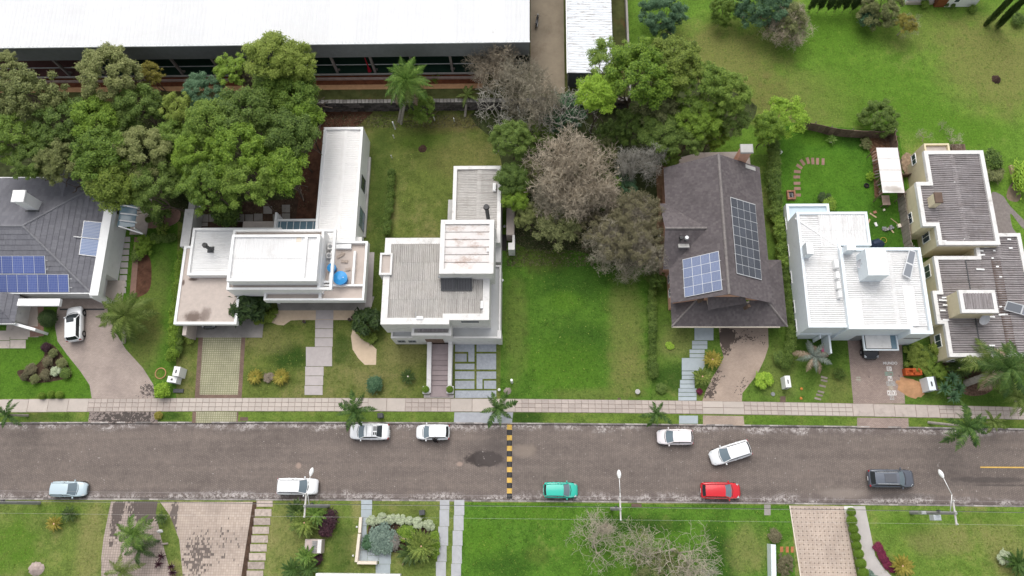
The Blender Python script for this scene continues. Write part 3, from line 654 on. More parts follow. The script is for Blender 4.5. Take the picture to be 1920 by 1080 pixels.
def hsq(x0, y0, x1, y1, m, t_=.055):
    a, b = hp(x0, y0), hp(x1, y1); mb = MB()
    for q in ((a.x, a.y-t_, b.x, a.y), (a.x, b.y, b.x, b.y+t_), (a.x, b.y+t_, a.x+t_, a.y-t_), (b.x-t_, b.y+t_, b.x, a.y-t_)):
        mb.face([(q[0], q[1], hz), (q[2], q[1], hz), (q[2], q[3], hz), (q[0], q[3], hz)])
    mb.build('square', m, hop)
def htext(s, x, y, size, m):
    cu = bpy.data.curves.new('digit', 'FONT'); cu.body = s; cu.size = size; cu.align_x = 'CENTER'; cu.align_y = 'CENTER'; cu.offset = .012
    o = bpy.data.objects.new('tmp', cu); COL.objects.link(o)
    me = bpy.data.meshes.new_from_object(o.evaluated_get(bpy.context.evaluated_depsgraph_get())); bpy.data.objects.remove(o)
    me.materials.clear(); me.materials.append(m); me.name = 'lettering'
    c = hp(x, y); o = link('lettering', me, hop, Vector((c.x, c.y, hz+.002))-ORG[hop.name])
hsq(648, 425, 740, 500, PAINT_W); htext('10', 694, 465, .5, PAINT_W)
hsq(618, 515, 690, 580, PAINT_G); hsq(692, 515, 762, 580, PAINT_G); htext('8', 654, 548, .45, PAINT_G); htext('9', 727, 548, .45, PAINT_G)
hsq(668, 588, 750, 668, PAINT_W); htext('7', 708, 630, .55, PAINT_W)
hsq(648, 678, 724, 748, PAINT_B); hsq(726, 678, 800, 748, PAINT_B); htext('5', 686, 713, .45, PAINT_B); htext('6', 763, 713, .45, PAINT_B)
hsq(686, 752, 764, 822, PAINT_Y); htext('4', 725, 788, .45, PAINT_Y)
hsq(660, 830, 736, 910, PAINT_W); hsq(738, 830, 820, 910, PAINT_W); htext('2', 697, 872, .5, PAINT_W); htext('3', 778, 872, .5, PAINT_W)
hsq(704, 915, 780, 985, PAINT_B); htext('1', 740, 950, .45, PAINT_B)
htext('MUNDO', 712, 370, .42, PAINT_W)
for (x0, y0, x1, y1) in ((135, 605, 218, 612), (135, 645, 222, 655), (160, 590, 168, 680), (190, 590, 198, 680)):
    a, b = hp(x0, y0), hp(x1, y1); mb = MB(); mb.face([(a.x, b.y, hz), (b.x, b.y, hz), (b.x, a.y, hz), (a.x, a.y, hz)])
    mb.build('chalk_line', flat('pale_green_chalk', (0.42, 0.46, 0.38), .85, .1), hop)
# ================================================================== building helpers
def wall_block(root, poly, z0, z1, m, pw=.35, pd=.5, name='wall', roof=None, roofname='roof'):
    """walls of a flat roofed block with a parapet round the roof"""
    if len(poly) == 4 and not hasattr(poly[0], '__len__'):
        x0, y0, x1, y1 = poly; poly = [(x0, y0), (x1, y0), (x1, y1), (x0, y1)]
    poly = [(p[0], p[1]) for p in poly]
    ins, poly = inset(poly, pw); n = len(poly); mb = MB()
    for i in range(n):
        j = (i+1) % n; a, b = poly[i], poly[j]; c, d = ins[j], ins[i]
        mb.face([(*a, z0), (*b, z0), (*b, z1), (*a, z1)])
        mb.face([(*a, z1), (*b, z1), (*c, z1+.0), (*d, z1+.0)])
        mb.face([(*d, z1), (*c, z1), (*c, z1-pd), (*d, z1-pd)])
    o = mb.build(name, m, root)
    if roof is not None:
        r = MB(); r.face([(*p, z1-pd) for p in ins]); r.build(roofname, roof, root)
    return ins
_cm = {}
def corr_sheet(L, W, waves, amp, drop, mat):
    key = (round(L, 3), round(W, 3), waves, amp, round(drop, 3), mat.name)
    if key in _cm: return _cm[key]
    mb = MB(); n = waves*4; hs = []
    prof = [0, .75, 1, .75]
    for i in range(n+1): hs.append((W*i/n, amp*prof[i % 4]))
    v = [(0, y, z+.025) for y, z in hs]+[(L+.06, y, z-drop) for y, z in hs]
    m = len(hs)
    mb.add(v, [(i, m+i, m+i+1, i+1) for i in range(m-1)])
    me = mb.mesh('roof_sheet', mat); _cm[key] = me
    return me
def corr(root, r, z, mat, lines='x', ridge=None, rise=.0, low=None, sheet=2.2, pitch=.21, waves=6, amp=.05, part='roof_sheet', over=None):
    """corrugated sheets laid in rows; `lines` = direction of the ribs. ridge = share of the span where the ridge runs (None: single slope)"""
    x0, y0, x1, y1 = r
    L, W = (x1-x0, y1-y0) if lines == 'x' else (y1-y0, x1-x0)
    nw = max(1, round(W/(pitch*waves))); sw = W/nw
    org = ORG[root.name]
    spans = [(0, L, z, z-rise)] if ridge is None else [(L*ridge, 0, z, z-rise), (L*ridge, L, z, z-rise)]
    for (u0, u1, za, zb) in spans:
        D = abs(u1-u0); ns = max(1, round(D/sheet)); sl = D/ns; dz = (za-zb)/ns; sg = 1 if u1 > u0 else -1
        me = corr_sheet(sl, sw, waves, amp, dz, mat)
        for i in range(ns):
            for j in range(nw):
                u = u0+sg*i*sl; v = j*sw; zz = za-dz*i
                o = link(part, me, root)
                if lines == 'x':
                    o.location = Vector((x0+u, y0+v+(sw if sg < 0 else 0), zz))-org; o.rotation_euler = (0, 0, 0 if sg > 0 else math.pi)
                else:
                    o.location = Vector((x0+v+(sw if sg > 0 else 0), y0+u, zz))-org; o.rotation_euler = (0, 0, math.pi/2 if sg > 0 else -math.pi/2)
    if ridge is not None:
        mb = MB()
        for k in range(max(1, int(W/1.1))):
            a, b = W*k/max(1, int(W/1.1)), W*(k+1)/max(1, int(W/1.1))-.015
            u = L*ridge; s_ = rise/max(.1, L*max(ridge, 1-ridge))*.28
            pts = [(u-.28, -s_+.055), (u-.08, .085), (u+.08, .085), (u+.28, -s_+.055)]
            for (p, q) in zip(pts, pts[1:]):
                f = [(p[0], a, z+p[1]), (q[0], a, z+q[1]), (q[0], b, z+q[1]), (p[0], b, z+p[1])]
                mb.face([(x0+e[0], y0+e[1], e[2]) if lines == 'x' else (x0+e[1], y0+e[0], e[2]) for e in (f if lines == 'x' else f[::-1])])
        mb.build('ridge_cap', mat, root)
def clip(poly, n, d):
    """keep the part of a polygon where n.p <= d"""
    out = []
    for i in range(len(poly)):
        a, b = poly[i], poly[(i+1) % len(poly)]
        da, db = n.dot(a)-d, n.dot(b)-d
        if da <= 0: out.append(a)
        if (da < 0) != (db < 0) and abs(da-db) > 1e-9: out.append(a+(b-a)*(da/(da-db)))
    return out
def tile_roof(root, polys, mat, course=.55, tw=.34, lift=.035, jit=.012, part='roof_tiles'):
    """roof planes clad in courses of separate tiles, each lifted at its lower edge"""
    mb = MB(); base = MB()
    for poly in polys:
        poly = [Vector(p) for p in poly]
        nrm = (poly[1]-poly[0]).cross(poly[2]-poly[0]).normalized()
        if nrm.z < 0: nrm = -nrm; poly = poly[::-1]
        base.face([p-nrm*.02 for p in poly])
        up = (Vector((0, 0, 1))-nrm*nrm.z)
        if up.length < 1e-4: continue
        up.normalize(); side = up.cross(nrm).normalized()
        smin = min(up.dot(p) for p in poly); smax = max(up.dot(p) for p in poly)
        k = 0; s = smin
        while s < smax:
            band = clip(clip(poly, -up, -s), up, s+course)
            if len(band) >= 3:
                t0 = min(side.dot(p) for p in band); t1 = max(side.dot(p) for p in band)
                t = t0-(tw/2 if k % 2 else 0)
                t = math.floor(t0/tw)*tw-(tw/2 if k % 2 else 0)
                while t < t1:
                    c = clip(clip(band, -side, -t), side, t+tw-.018)
                    if len(c) >= 3:
                        j = random.uniform(0, jit)
                        mb.face([p+nrm*(.012+j+lift*(1-(up.dot(p)-s)/course)) for p in c])
                    t += tw
            s += course; k += 1
    base.build('roof', mat, root)
    return mb.build(part, mat, root, kind='stuff')
def ridge_cap(root, p, q, m, r=.13):
    p = Vector(p)+Vector((0, 0, .03)); q = Vector(q)+Vector((0, 0, .03)); mb = MB(); n = max(1, int((q-p).length/.6))
    for i in range(n): mb.tube(p+(q-p)*(i/n), p+(q-p)*((i+.96)/n), r*1.05, r*.92, 7)
    return mb.build('ridge_tile', m, root)
def panel_mat(name, c1, c2, line, nx=6, ny=10, spec=.6, rough=.15):
    t = NT(name); br = t.new('ShaderNodeTexBrick'); br.offset = 0
    br.inputs['Scale'].default_value = 1; br.inputs['Brick Width'].default_value = 1/nx; br.inputs['Row Height'].default_value = 1/ny
    br.inputs['Mortar Size'].default_value = .008; br.inputs['Mortar'].default_value = (*line, 1)
    br.inputs['Color1'].default_value = (*c1, 1); br.inputs['Color2'].default_value = (*c2, 1)
    t.l.new(t.coord('Generated'), br.inputs['Vector'])
    oi = t.new('ShaderNodeObjectInfo'); hv = t.new('ShaderNodeHueSaturation'); t.l.new(br.outputs[0], hv.inputs['Color'])
    t.l.new(t.math('ADD', .85, t.math('MULTIPLY', oi.outputs['Random'], .3)), hv.inputs['Value'])
    return t.done(hv.outputs[0], rough, spec)
SOLAR_BLUE = panel_mat('blue_solar_cells', (0.055, 0.085, 0.26), (0.070, 0.105, 0.29), (0.20, 0.24, 0.40))
SOLAR_GREYBLUE = panel_mat('grey_blue_solar_cells', (0.13, 0.165, 0.28), (0.15, 0.19, 0.31), (0.28, 0.31, 0.40))
SOLAR_DARK = panel_mat('dark_solar_cells', (0.040, 0.046, 0.062), (0.050, 0.056, 0.072), (0.10, 0.105, 0.12))
HEAT_BLUE = panel_mat('blue_collector_tubes', (0.075, 0.13, 0.27), (0.095, 0.15, 0.30), (0.34, 0.40, 0.50), 1, 11)
HEAT_DARK = panel_mat('dark_collector_tubes', (0.030, 0.030, 0.034), (0.045, 0.045, 0.05), (0.15, 0.15, 0.155), 9, 1)
HEAT_GREY = panel_mat('grey_collector', (0.20, 0.215, 0.24), (0.22, 0.235, 0.26), (0.26, 0.27, 0.29), 1, 1)
ALU = flat('aluminium_frame', (0.66, 0.67, 0.68), 0.4, 0.5, 0.3, var=0.05)
def solar(root, C, rows, cols, cell, name='solar_array', pn='solar_panel', gap=.03, frame=ALU, thick=.05):
    """C = four corners in the world, top left, top right, bottom right, bottom left, already lifted off the roof"""
    C = [Vector(c) for c in C]; nrm = (C[3]-C[0]).cross(C[1]-C[0]).normalized()
    if nrm.z < 0: nrm = -nrm
    def at(u, v): return (C[0]*(1-u)+C[1]*u)*(1-v)+(C[3]*(1-u)+C[2]*u)*v
    e = .006
    fr = MB(); q = [at(-e, -e), at(1+e, -e), at(1+e, 1+e), at(-e, 1+e)]
    fr.add([p-nrm*thick for p in q]+q, [(3,2,1,0),(4,5,6,7),(0,1,5,4),(1,2,6,5),(2,3,7,6),(3,0,4,7)])
    for v in (.25, .75):
        a, b = at(-.04, v), at(1.04, v); fr.tube(a-nrm*.05, b-nrm*.05, .025, n=4)
    arr = fr.build(name, frame, root)
    wu, wv = (C[1]-C[0]).length/cols, (C[3]-C[0]).length/rows
    for i in range(rows):
        for j in range(cols):
            gu, gv = gap/wu/cols/1.2, gap/wv/rows/1.2
            q = [at(j/cols+gu, i/rows+gv), at((j+1)/cols-gu, i/rows+gv), at((j+1)/cols-gu, (i+1)/rows-gv), at(j/cols+gu, (i+1)/rows-gv)]
            mb = MB(); mb.add([p-nrm*.01 for p in q]+[p+nrm*.012 for p in q], [(3,2,1,0),(4,5,6,7),(0,1,5,4),(1,2,6,5),(2,3,7,6),(3,0,4,7)])
            mb.build(pn, cell, arr)
    return arr
def window(root, axis, c, w_, h_, out=.04, frame=WHITE, glass=GLASS, name='window'):
    """axis: side the wall faces: 'S','E','W','N'"""
    c = Vector(c); d = {'S': Vector((0, -1, 0)), 'N': Vector((0, 1, 0)), 'E': Vector((1, 0, 0)), 'W': Vector((-1, 0, 0))}[axis]
    s = Vector((abs(d.y), abs(d.x), 0))
    def bx(mb, u0, u1, z0, z1, o0, o1):
        a = c+s*u0+d*o0; b = c+s*u1+d*o1
        mb.box(min(a.x, b.x), min(a.y, b.y), c.z+z0, max(a.x, b.x), max(a.y, b.y), c.z+z1)
    f = MB(); t = .07
    bx(f, -w_/2, w_/2, -h_/2, -h_/2+t, -.02, out+.05); bx(f, -w_/2, w_/2, h_/2-t, h_/2, -.02, out+.03)
    bx(f, -w_/2, -w_/2+t, -h_/2+t, h_/2-t, -.02, out+.03); bx(f, w_/2-t, w_/2, -h_/2+t, h_/2-t, -.02, out+.03)
    bx(f, -.025, .025, -h_/2+t, h_/2-t, -.02, out+.02)
    fo = f.build(name, frame, root)
    for u0, u1 in ((-w_/2+t, -.025), (.025, w_/2-t)):
        p = MB(); bx(p, u0, u1, -h_/2+t, h_/2-t, -.02, out-.01); p.build('pane', glass, fo)
    return fo
def chimney_box(root, pb, pt, zb, zt, sx, sy, m, cap=None, name='chimney'):
    """a box between a foot and a top seen in the picture"""
    t = P(pt[0], pt[1], zt); mb = MB(); mb.box(t.x-sx/2, t.y-sy/2, zb, t.x+sx/2, t.y+sy/2, zt)
    o = mb.build(name, m, root)
    if cap: c = MB(); c.bevbox((t.x, t.y, zt+.07), sx+.16, sy+.16, .14, .03); c.build('chimney_cap', cap, o)
    return o
def flue(root, pb, pt, zb, zt, r=.16, name='flue'):
    a, b = P(*pb, zb), P(*pt, zt); b = Vector((a.x*.25+b.x*.75, a.y*.25+b.y*.75, zt)); a = Vector((b.x, b.y, zb))
    mb = MB(); mb.tube(a, b, r, n=12); o = mb.build(name, DARKGREY, root)
    c = MB(); c.tube(b, b+Vector((0, 0, .22)), r*1.6, r*1.35, 14); c.build('cowl', BLACK, o); return o
def small_box(root, r, z0, z1, m, name): mb = MB(); mb.bevbox(((r[0]+r[2])/2, (r[1]+r[3])/2, (z0+z1)/2), r[2]-r[0], r[3]-r[1], z1-z0, .03); return mb.build(name, m, root)
def dish(root, p, r, tilt, name='satellite_dish'):
    mb = MB(); n = 16; rings = 4; v = [(0, 0, 0)]; f = []
    for i in range(1, rings+1):
        for k in range(n):
            a = 2*math.pi*k/n; rr = r*i/rings; v.append((rr*math.cos(a), rr*math.sin(a), .35*r*(i/rings)**2))
    for k in range(n): f.append((0, 1+k, 1+(k+1) % n))
    for i in range(rings-1):
        for k in range(n): f.append((1+i*n+k, 1+(i+1)*n+k, 1+(i+1)*n+(k+1) % n, 1+i*n+(k+1) % n))
    M = Matrix.Translation(p) @ Matrix.Rotation(tilt[1], 4, 'Z') @ Matrix.Rotation(tilt[0], 4, 'X')
    mb.add([M @ Vector(q) for q in v], f); mb.tube(p, p-Vector((0, 0, .7)), .04)
    mb.tube(M @ Vector((0, -r, .35*r)), M @ Vector((0, 0, r*.9)), .02); mb.tube(M @ Vector((0, 0, r*.8)), M @ Vector((0, 0, r)), .06)
    return mb.build(name, flat('dish_grey', (0.50, 0.50, 0.52), .5, .3), root, smooth=False)
def roofmat(name, c, dirt, amt=.5, rnd=.18, var=.1, scale=.8, stretch=None, streak=0.0, sc=None):
    t = NT(name); v = t.pos()
    nz = t.noise(v, scale*3, 6, .7); col = t.ramp(nz, [(.3, tuple(x*(1-var) for x in c)), (.7, tuple(min(1, x*(1+var)) for x in c))])
    d = t.noise(v, scale, 8, .75, stretch=stretch)
    col = t.mix(t.math('MULTIPLY', t.smooth(d, .48, .68), amt), col, (*dirt, 1))
    oi = t.new('ShaderNodeObjectInfo'); hv = t.new('ShaderNodeHueSaturation')
    if streak:                                   # dirt runs along the ribs
        ad = t.new('ShaderNodeVectorMath', operation='ADD'); t.l.new(t.coord('Object'), ad.inputs[0]); t.l.new(oi.outputs['Location'], ad.inputs[1])
        n2 = t.noise(ad.outputs[0], 1, 4, .6, stretch=(.10, 8, 0)); col = t.mix(t.math('MULTIPLY', t.smooth(n2, .46, .62), streak), col, (*(sc or dirt), 1))
    t.l.new(col, hv.inputs['Color'])
    t.l.new(t.math('ADD', 1-rnd/2, t.math('MULTIPLY', oi.outputs['Random'], rnd)), hv.inputs['Value'])
    t.bump(t.noise(v, 14, 3), .25, .02)
    return t.done(hv.outputs[0], .8, .2)
def tilemat(name, c1, c2, c3, stain, amt=.5, rnd=.2):
    t = NT(name); g_ = t.new('ShaderNodeNewGeometry'); v = t.pos()
    col = t.ramp(g_.outputs['Random Per Island'], [(0, c1), (.5, c2), (1, c3)])
    m = t.smooth(t.noise(v, .5, 7, .72), .47, .66)
    col = t.mix(t.math('MULTIPLY', m, amt), col, (*stain, 1))
    m2 = t.smooth(t.noise(v, 1.6, 6, .8), .56, .7)
    col = t.mix(t.math('MULTIPLY', m2, amt*.4), col, tuple(x*1.6 for x in c3)+(1,))
    t.bump(t.noise(v, 10, 4), .3, .02)
    return t.done(col, .85, .2)
CORR_WHITE = roofmat('white_roof_sheet', (0.74, 0.735, 0.73), (0.56, 0.54, 0.52), .4, .06, .03, .6, None, .3, (.6, .59, .57))
CORR_DIRTYWHITE = roofmat('streaked_white_roof_sheet', (0.72, 0.715, 0.71), (0.50, 0.48, 0.46), .35, .05, .05, .7, None, .42, (.46, .445, .43))
CORR_BEIGE = roofmat('beige_fibre_cement', (0.45, 0.43, 0.405), (0.30, 0.27, 0.24), .4, .14, .1, .8, None, .5, (.235, .215, .195))
CORR_DARK = roofmat('weathered_fibre_cement', (0.31, 0.285, 0.285), (0.15, 0.12, 0.11), .45, .16, .12, .8, None, .6, (.11, .095, .093))
CORR_RUST = roofmat('rusty_white_sheet', (0.68, 0.65, 0.63), (0.36, 0.23, 0.165), .75, .15, .06, .5, (1, 1.6, 1))
TILE_SLATE = tilemat('slate_tile', (0.150, 0.150, 0.168), (0.165, 0.165, 0.184), (0.182, 0.182, 0.20), (0.125, 0.122, 0.135), .35)
TILE_BROWN = tilemat('brown_roof_tile', (0.108, 0.093, 0.097), (0.125, 0.109, 0.112), (0.148, 0.130, 0.131), (0.078, 0.067, 0.069), .5)
TILE_PALE = flat('lichened_ridge', (0.205, 0.185, 0.178), .85, .2, var=.25, scale=3)

# ================================================================== long white shed on the terrace
ZE = 8.7
s0 = P(993, 78, ZE); yf = P(500, 83, ZE).y
shed = thing('sports_shed', 'huge shed with a flat white metal roof across the top of the view', 'shed', (-40, yf+10, bz))
corr(shed, (s0.x-78, yf, s0.x, yf+26), ZE+.05, roofmat('bright_white_roof', (0.67, 0.675, 0.68), (0.60, 0.60, 0.60), .35, .05, .03, .3, (.2, 1, 1), .35, (.60, .60, .60)), 'y', None, -1.2, sheet=6.5, pitch=.5, waves=6, amp=.035)
mb = MB(); mb.box(s0.x-78, yf+.02, 5.8, s0.x-.05, yf+.12, ZE-.02); mb.build('fascia', flat('grey_fascia', (0.17, 0.18, 0.185), .6, .3), shed)
mb = MB(); mb.tube((s0.x-78, yf-.08, ZE+.02), (s0.x+.05, yf-.08, ZE+.02), .10, n=8); mb.build('gutter', flat('white_gutter', (0.80, 0.82, 0.82), .5, .4), shed)
mb = MB(); mb.box(s0.x-.14, yf+.13, bz, s0.x-.02, yf+26, ZE-.1); mb.build('end_wall', DARKGREY, shed)
mb = MB(); mb.box(s0.x-78, yf+12, bz, s0.x-.2, yf+12.2, ZE-.2); mb.build('back_wall', DARKGREY, shed)
fl = MB(); fl.box(P(160, 130, bz).x, yf+.2, bz+.01, s0.x-.2, yf+11.9, bz+.03); fl.build('court_floor', flat('dark_green_court', (0.014, 0.042, 0.026), .6, .3, var=.1), shed)
fl = MB(); fl.box(s0.x-78, yf+.2, bz+.01, P(160, 130, bz).x-.02, yf+11.9, bz+.03); fl.build('brick_floor', flat('brown_red_floor', (0.115, 0.055, 0.048), .8, .2, var=.15), shed)
colx = [P(a, b, bz).x for a, b in ((110, 146), (343, 143), (417, 142), (490, 142), (562, 142), (633, 142), (704, 140), (777, 138), (849, 138), (920, 138))]
colx = [colx[1]-(colx[-1]-colx[1])/8*k for k in range(4, 0, -1)]+colx[1:]
for x in colx:
    mb = MB(); mb.box(x-.14, yf+.16, bz, x+.14, yf+.46, 5.85); c = mb.build('column', flat('concrete_column', (0.20, 0.175, 0.165), .85, .2, var=.2), shed)
    b_ = MB(); b_.box(x-.28, yf+.55, bz, x+.28, yf+.74, bz+.28); b_.build('column_base', WOOD_G, c)
mb = MB(); mb.tube((s0.x-78, yf+.52, bz+1.45), (s0.x-.3, yf+.52, bz+1.45), .06, n=6); mb.build('rail', flat('pale_rail', (0.42, 0.43, 0.42), .5, .4), shed)
mb = MB(); mb.box(s0.x-78, yf-.1, bz, s0.x-.3, yf+.08, bz+.18); mb.build('floor_kerb', flat('pale_kerb', (0.45, 0.42, 0.39), .85, .2), shed)
q = P(750, 148, bz).y
mb = MB(); mb.box(-140, q-.12, bz, P(893, 148, bz).x, q+.12, bz+.3); mb.top('low_kerb_wall', flat('worn_kerb_wall', (0.36, 0.27, 0.235), .85, .2, var=.2, dirt=(.2,.1,.07)), 'low pinkish kerb wall running along the front of the shed', 'low wall')
# stone retaining wall with coping
wl_ = thing('retaining_wall', 'dark stained stone retaining wall below the grassy bank of the shed', 'wall', (-25, wy-.2, 0))
STN = flat('dark_wall_stone', (0.090, 0.080, 0.078), .9, .15, var=.5, scale=1.5, rnd=.9, dirt=(.2, .18, .175), dirtamt=.5, bump=.5)
x0, x1 = P(350, 200, 1).x, xr-.3
mb = MB(); mb.box(x0, wy-.3, -.2, x1, wy+.05, bz-.05); mb.build('wall_core', STN, wl_)
STM = []
for k in range(5):
    b_ = MB(); b_.bevbox((0, 0, 0), .96, .12, .44, .04); STM.append(b_.mesh('stone', STN))
cnt = 0
for rrow in range(4):
    x = P(588, 200, 1).x+(.5 if rrow % 2 else 0)
    while x < x1 and cnt < 290:
        o = link('stone', random.choice(STM), wl_, Vector((x, wy-.33+random.uniform(-.03, .03), .2+rrow*.47))-ORG[wl_.name]); o.scale = (random.uniform(.85, 1), 1, random.uniform(.9, 1)); x += 1.0; cnt += 1
cpm = MB(); cpm.bevbox((0, 0, 0), .42, .5, .12, .03); cme = cpm.mesh('coping_stone', flat('coping', (0.25, 0.235, 0.22), .9, .1, var=.2, rnd=.5))
x = x0
while x < x1:
    if x > P(588, 200, 1).x-3 and cnt < 390: link('coping_stone', cme, wl_, Vector((x, wy-.12, bz+.03+random.uniform(-.02, .02)))-ORG[wl_.name]); cnt += 1
    x += .47

# ------------------------------------------------------------------ rust streaked shed and its yard
q = R(1059, -260, 1150, 136, 5.4)
sh2 = thing('storage_shed', 'white shed roof streaked with rust beside the concrete yard', 'shed', ((q[0]+q[2])/2, q[1]+5, bz))
STREAK = roofmat('rust_flecked_white_sheet', (0.74, 0.77, 0.80), (0.22, 0.165, 0.13), .85, .06, .05, 1.3, (.5, 3.5, 1))
corr(sh2, q, 5.45, STREAK, 'x', None, .25, sheet=5.5, pitch=.35, waves=5, amp=.045)
mb = MB(); mb.box(q[0]+.1, q[1]+.1, bz, q[2]-.1, q[3], 5.1); mb.build('wall', flat('shed_wall', (0.10, 0.105, 0.115), .7, .2), sh2)
mb = MB(); mb.box(q[0]-.14, q[1]-.05, 5.3, q[0]-.02, q[3], 5.5); mb.build('gutter', WHITE, sh2)
mb = MB(); mb.box(xr-.05, wy-.32, -.2, xr+.2, 120, bz+1.0); mb.top('boundary_wall', CONC_D, 'tall dull concrete boundary wall right of the rusty shed roof', 'wall')

# ================================================================== slate roofed house, far left
ze, zrg = 3.2, 5.9
SE, NE = P(175, 549, ze), P(204, 333, ze)
ex = (SE.x+NE.x)/2; ys, yn = SE.y, NE.y; half = (yn-ys)/2
ym = (ys+yn)/2; rgx = P(43, 423, zrg).x; xw = -78
A = thing('slate_roofed_house', 'low house with a grey slate hip roof and blue solar panels at the left edge', 'house', (ex-8, ym, 0))
wpoly = (xw, ys+.5, ex-.5, yn-.5)
wall_block(A, wpoly, 0, ze-.05, WHITE, .2, .1, roof=CONC)
tile_roof(A, [[(xw, ys, ze), (ex, ys, ze), (rgx, ym, zrg), (xw, ym, zrg)], [(ex, ys, ze), (ex, yn, ze), (rgx, ym, zrg)], [(ex, yn, ze), (xw, yn, ze), (xw, ym, zrg), (rgx, ym, zrg)]], TILE_SLATE, .62, .40, .045)
for a, b in (((rgx, ym, zrg), (ex, ys, ze)), ((rgx, ym, zrg), (ex, yn, ze)), ((xw, ym, zrg), (rgx, ym, zrg))): ridge_cap(A, a, b, flat('slate_ridge', (0.21, 0.21, 0.225), .8, .2, var=.15) if a[0] != xw else bpy.data.materials['slate_ridge'])
# cross gable to the north
gx0, gx1 = P(108, 330, ze).x, P(168, 330, ze).x; gy = P(130, 328, ze).y+.5; gm = (gx0+gx1)/2; gz = ze+1.15
sl = (zrg-ze)/half; my = ym+half-(gz-ze)/sl
tile_roof(A, [[(gx0, yn-.02, ze+.03), (gx0, gy, ze+.03), (gm, gy, gz), (gm, my, gz)], [(gx1, gy, ze+.03), (gx1, yn-.02, ze+.03), (gm, my, gz), (gm, gy, gz)]], TILE_SLATE, .62, .40, .045)
for ya, yb in ((ys-.12, ys-.01), (yn+.01, yn+.12)): mb = MB(); mb.box(xw, ya, ze-.14, ex+.1, yb, ze+.06); mb.build('gutter', WHITE, A)
c = P(33, 367, 8.0); mb = MB(); mb.box(c.x-.62, c.y-.62, 4.6, c.x+.62, c.y+.62, 7.75); ch = mb.build('chimney', WHITE, A)
mb = MB(); mb.bevbox((c.x, c.y, 7.86), 1.5, 1.5, .2, .06); mb.build('chimney_cap', WHITE, ch)
mb = MB(); mb.box(c.x-.8, c.y-.85, 4.4, c.x+.8, c.y-.63, 5.25); mb.build('flashing', DARKGREY, ch)
nS = Vector((0, -sl, 1)).normalized(); p0S = Vector((0, ys, ze))+nS*.14
def onS(px, py): return PL(px, py, p0S, nS)
def rect_on(fn, tl, br):
    a, b = fn(*tl), fn(*br); u = Vector((a.x, b.y, b.z)); v = Vector((b.x, a.y, a.z)); return [a, v, b, u]
r1 = rect_on(onS, (-38, 480), (85, 513)); r2 = rect_on(onS, (-26, 515), (129, 548))
solar(A, r1, 1, 6, SOLAR_BLUE); solar(A, r2, 1, 8, SOLAR_BLUE)
slE = (zrg-ze)/(ex-rgx); nE = Vector((slE, 0, 1)).normalized(); p0E = Vector((ex, 0, ze))+nE*.16
cE = [PL(x, y, p0E, nE) for x, y in ((157, 414), (191, 417), (182, 481), (148, 477))]
h = solar(A, cE, 2, 1, HEAT_BLUE, 'water_heater', 'collector', gap=.07, frame=WHITE)
a_, b_ = (cE[0]+cE[3])/2, (cE[1]+cE[2])/2; d_ = (b_-a_).normalized()
mb = MB(); mb.tube(a_-d_*.8+nE*.06, b_+d_*.35+nE*.06, .06); mb.build('pipe', WHITE, h)
# white side wall with open porch at its street end
xo = P(236, 470, ze+.4).x
wy0, wy1 = P(0, 556, ze).y, P(0, 396, ze).y
mb = MB(); mb.box(ex+.12, wy0, ze-.5, ex+1.15, wy1, ze+.45); mb.build('parapet', WHITE, A)
mb = MB(); mb.box(ex-.4, wy0+2.9, 0, ex+1.05, wy1-.1, ze-.5); mb.build('side_wall', WHITE, A)
mb = MB(); mb.box(ex-.4, wy0+.02, 0, ex+1.02, wy0+.3, ze-.5); mb.box(ex-.4, wy0+.31, 0, ex-.2, wy0+2.88, ze-.5); mb.build('porch_wall', WHITE, A)
mb = MB(); mb.box(ex-.2, wy0+.3, .015, ex+2.0, wy0+2.9, .05); mb.build('porch_floor', CONC_PINK, A)
# front: pale facade, porch beam, low wing
fy = ys+.35
mb = MB(); mb.box(P(28, 560, 0).x, fy-.15, 0, ex-.45, fy+.1, ze-.1); mb.build('facade', WHITE_OLD, A)
b0, b1 = P(30, 556, 3), P(113, 560, 3)
mb = MB(); mb.box(b0.x, b0.y-1.1, 2.55, b1.x, b0.y-.25, 3.0); mb.build('porch_beam', WHITE, A)
q = R(-40, 552, 26, 606, 3.0)
pl = [(q[0], q[1], 2.9), (q[2], q[1], 2.9), (q[2]-1.6, q[1]+1.6, 3.75), (q[0], q[1]+1.6, 3.75)], [(q[2], q[1], 2.9), (q[2], q[3], 2.9), (q[2]-1.6, q[3], 3.75), (q[2]-1.6, q[1]+1.6, 3.75)], [(q[0], q[1]+1.6, 3.75), (q[2]-1.6, q[1]+1.6, 3.75), (q[2]-1.6, q[3], 3.75), (q[0], q[3], 3.75)]
tile_roof(A, pl[:2], TILE_SLATE, .62, .40, .045); mb = MB(); mb.face(pl[2]); mb.build('roof', TILE_SLATE, A)
mb = MB(); mb.box(q[0], q[1]-.08, 2.7, q[2]+.1, q[1]-.005, 2.95); mb.build('wing_gutter', WHITE, A)
mb = MB(); mb.box(q[0], q[1]+.5, 0, q[2]-.5, q[3], 2.75); mb.build('wing_wall', WHITE_OLD, A)
a, b = P(19, 605, 2.4), P(66, 618, 2.4); mb = MB(); mb.obox(((a.x+b.x)/2, (a.y+b.y)/2, 1.2), (b-a).length, .3, 2.4, math.atan2(b.y-a.y, b.x-a.x)); mb.build('porch_side_wall', WHITE, A)
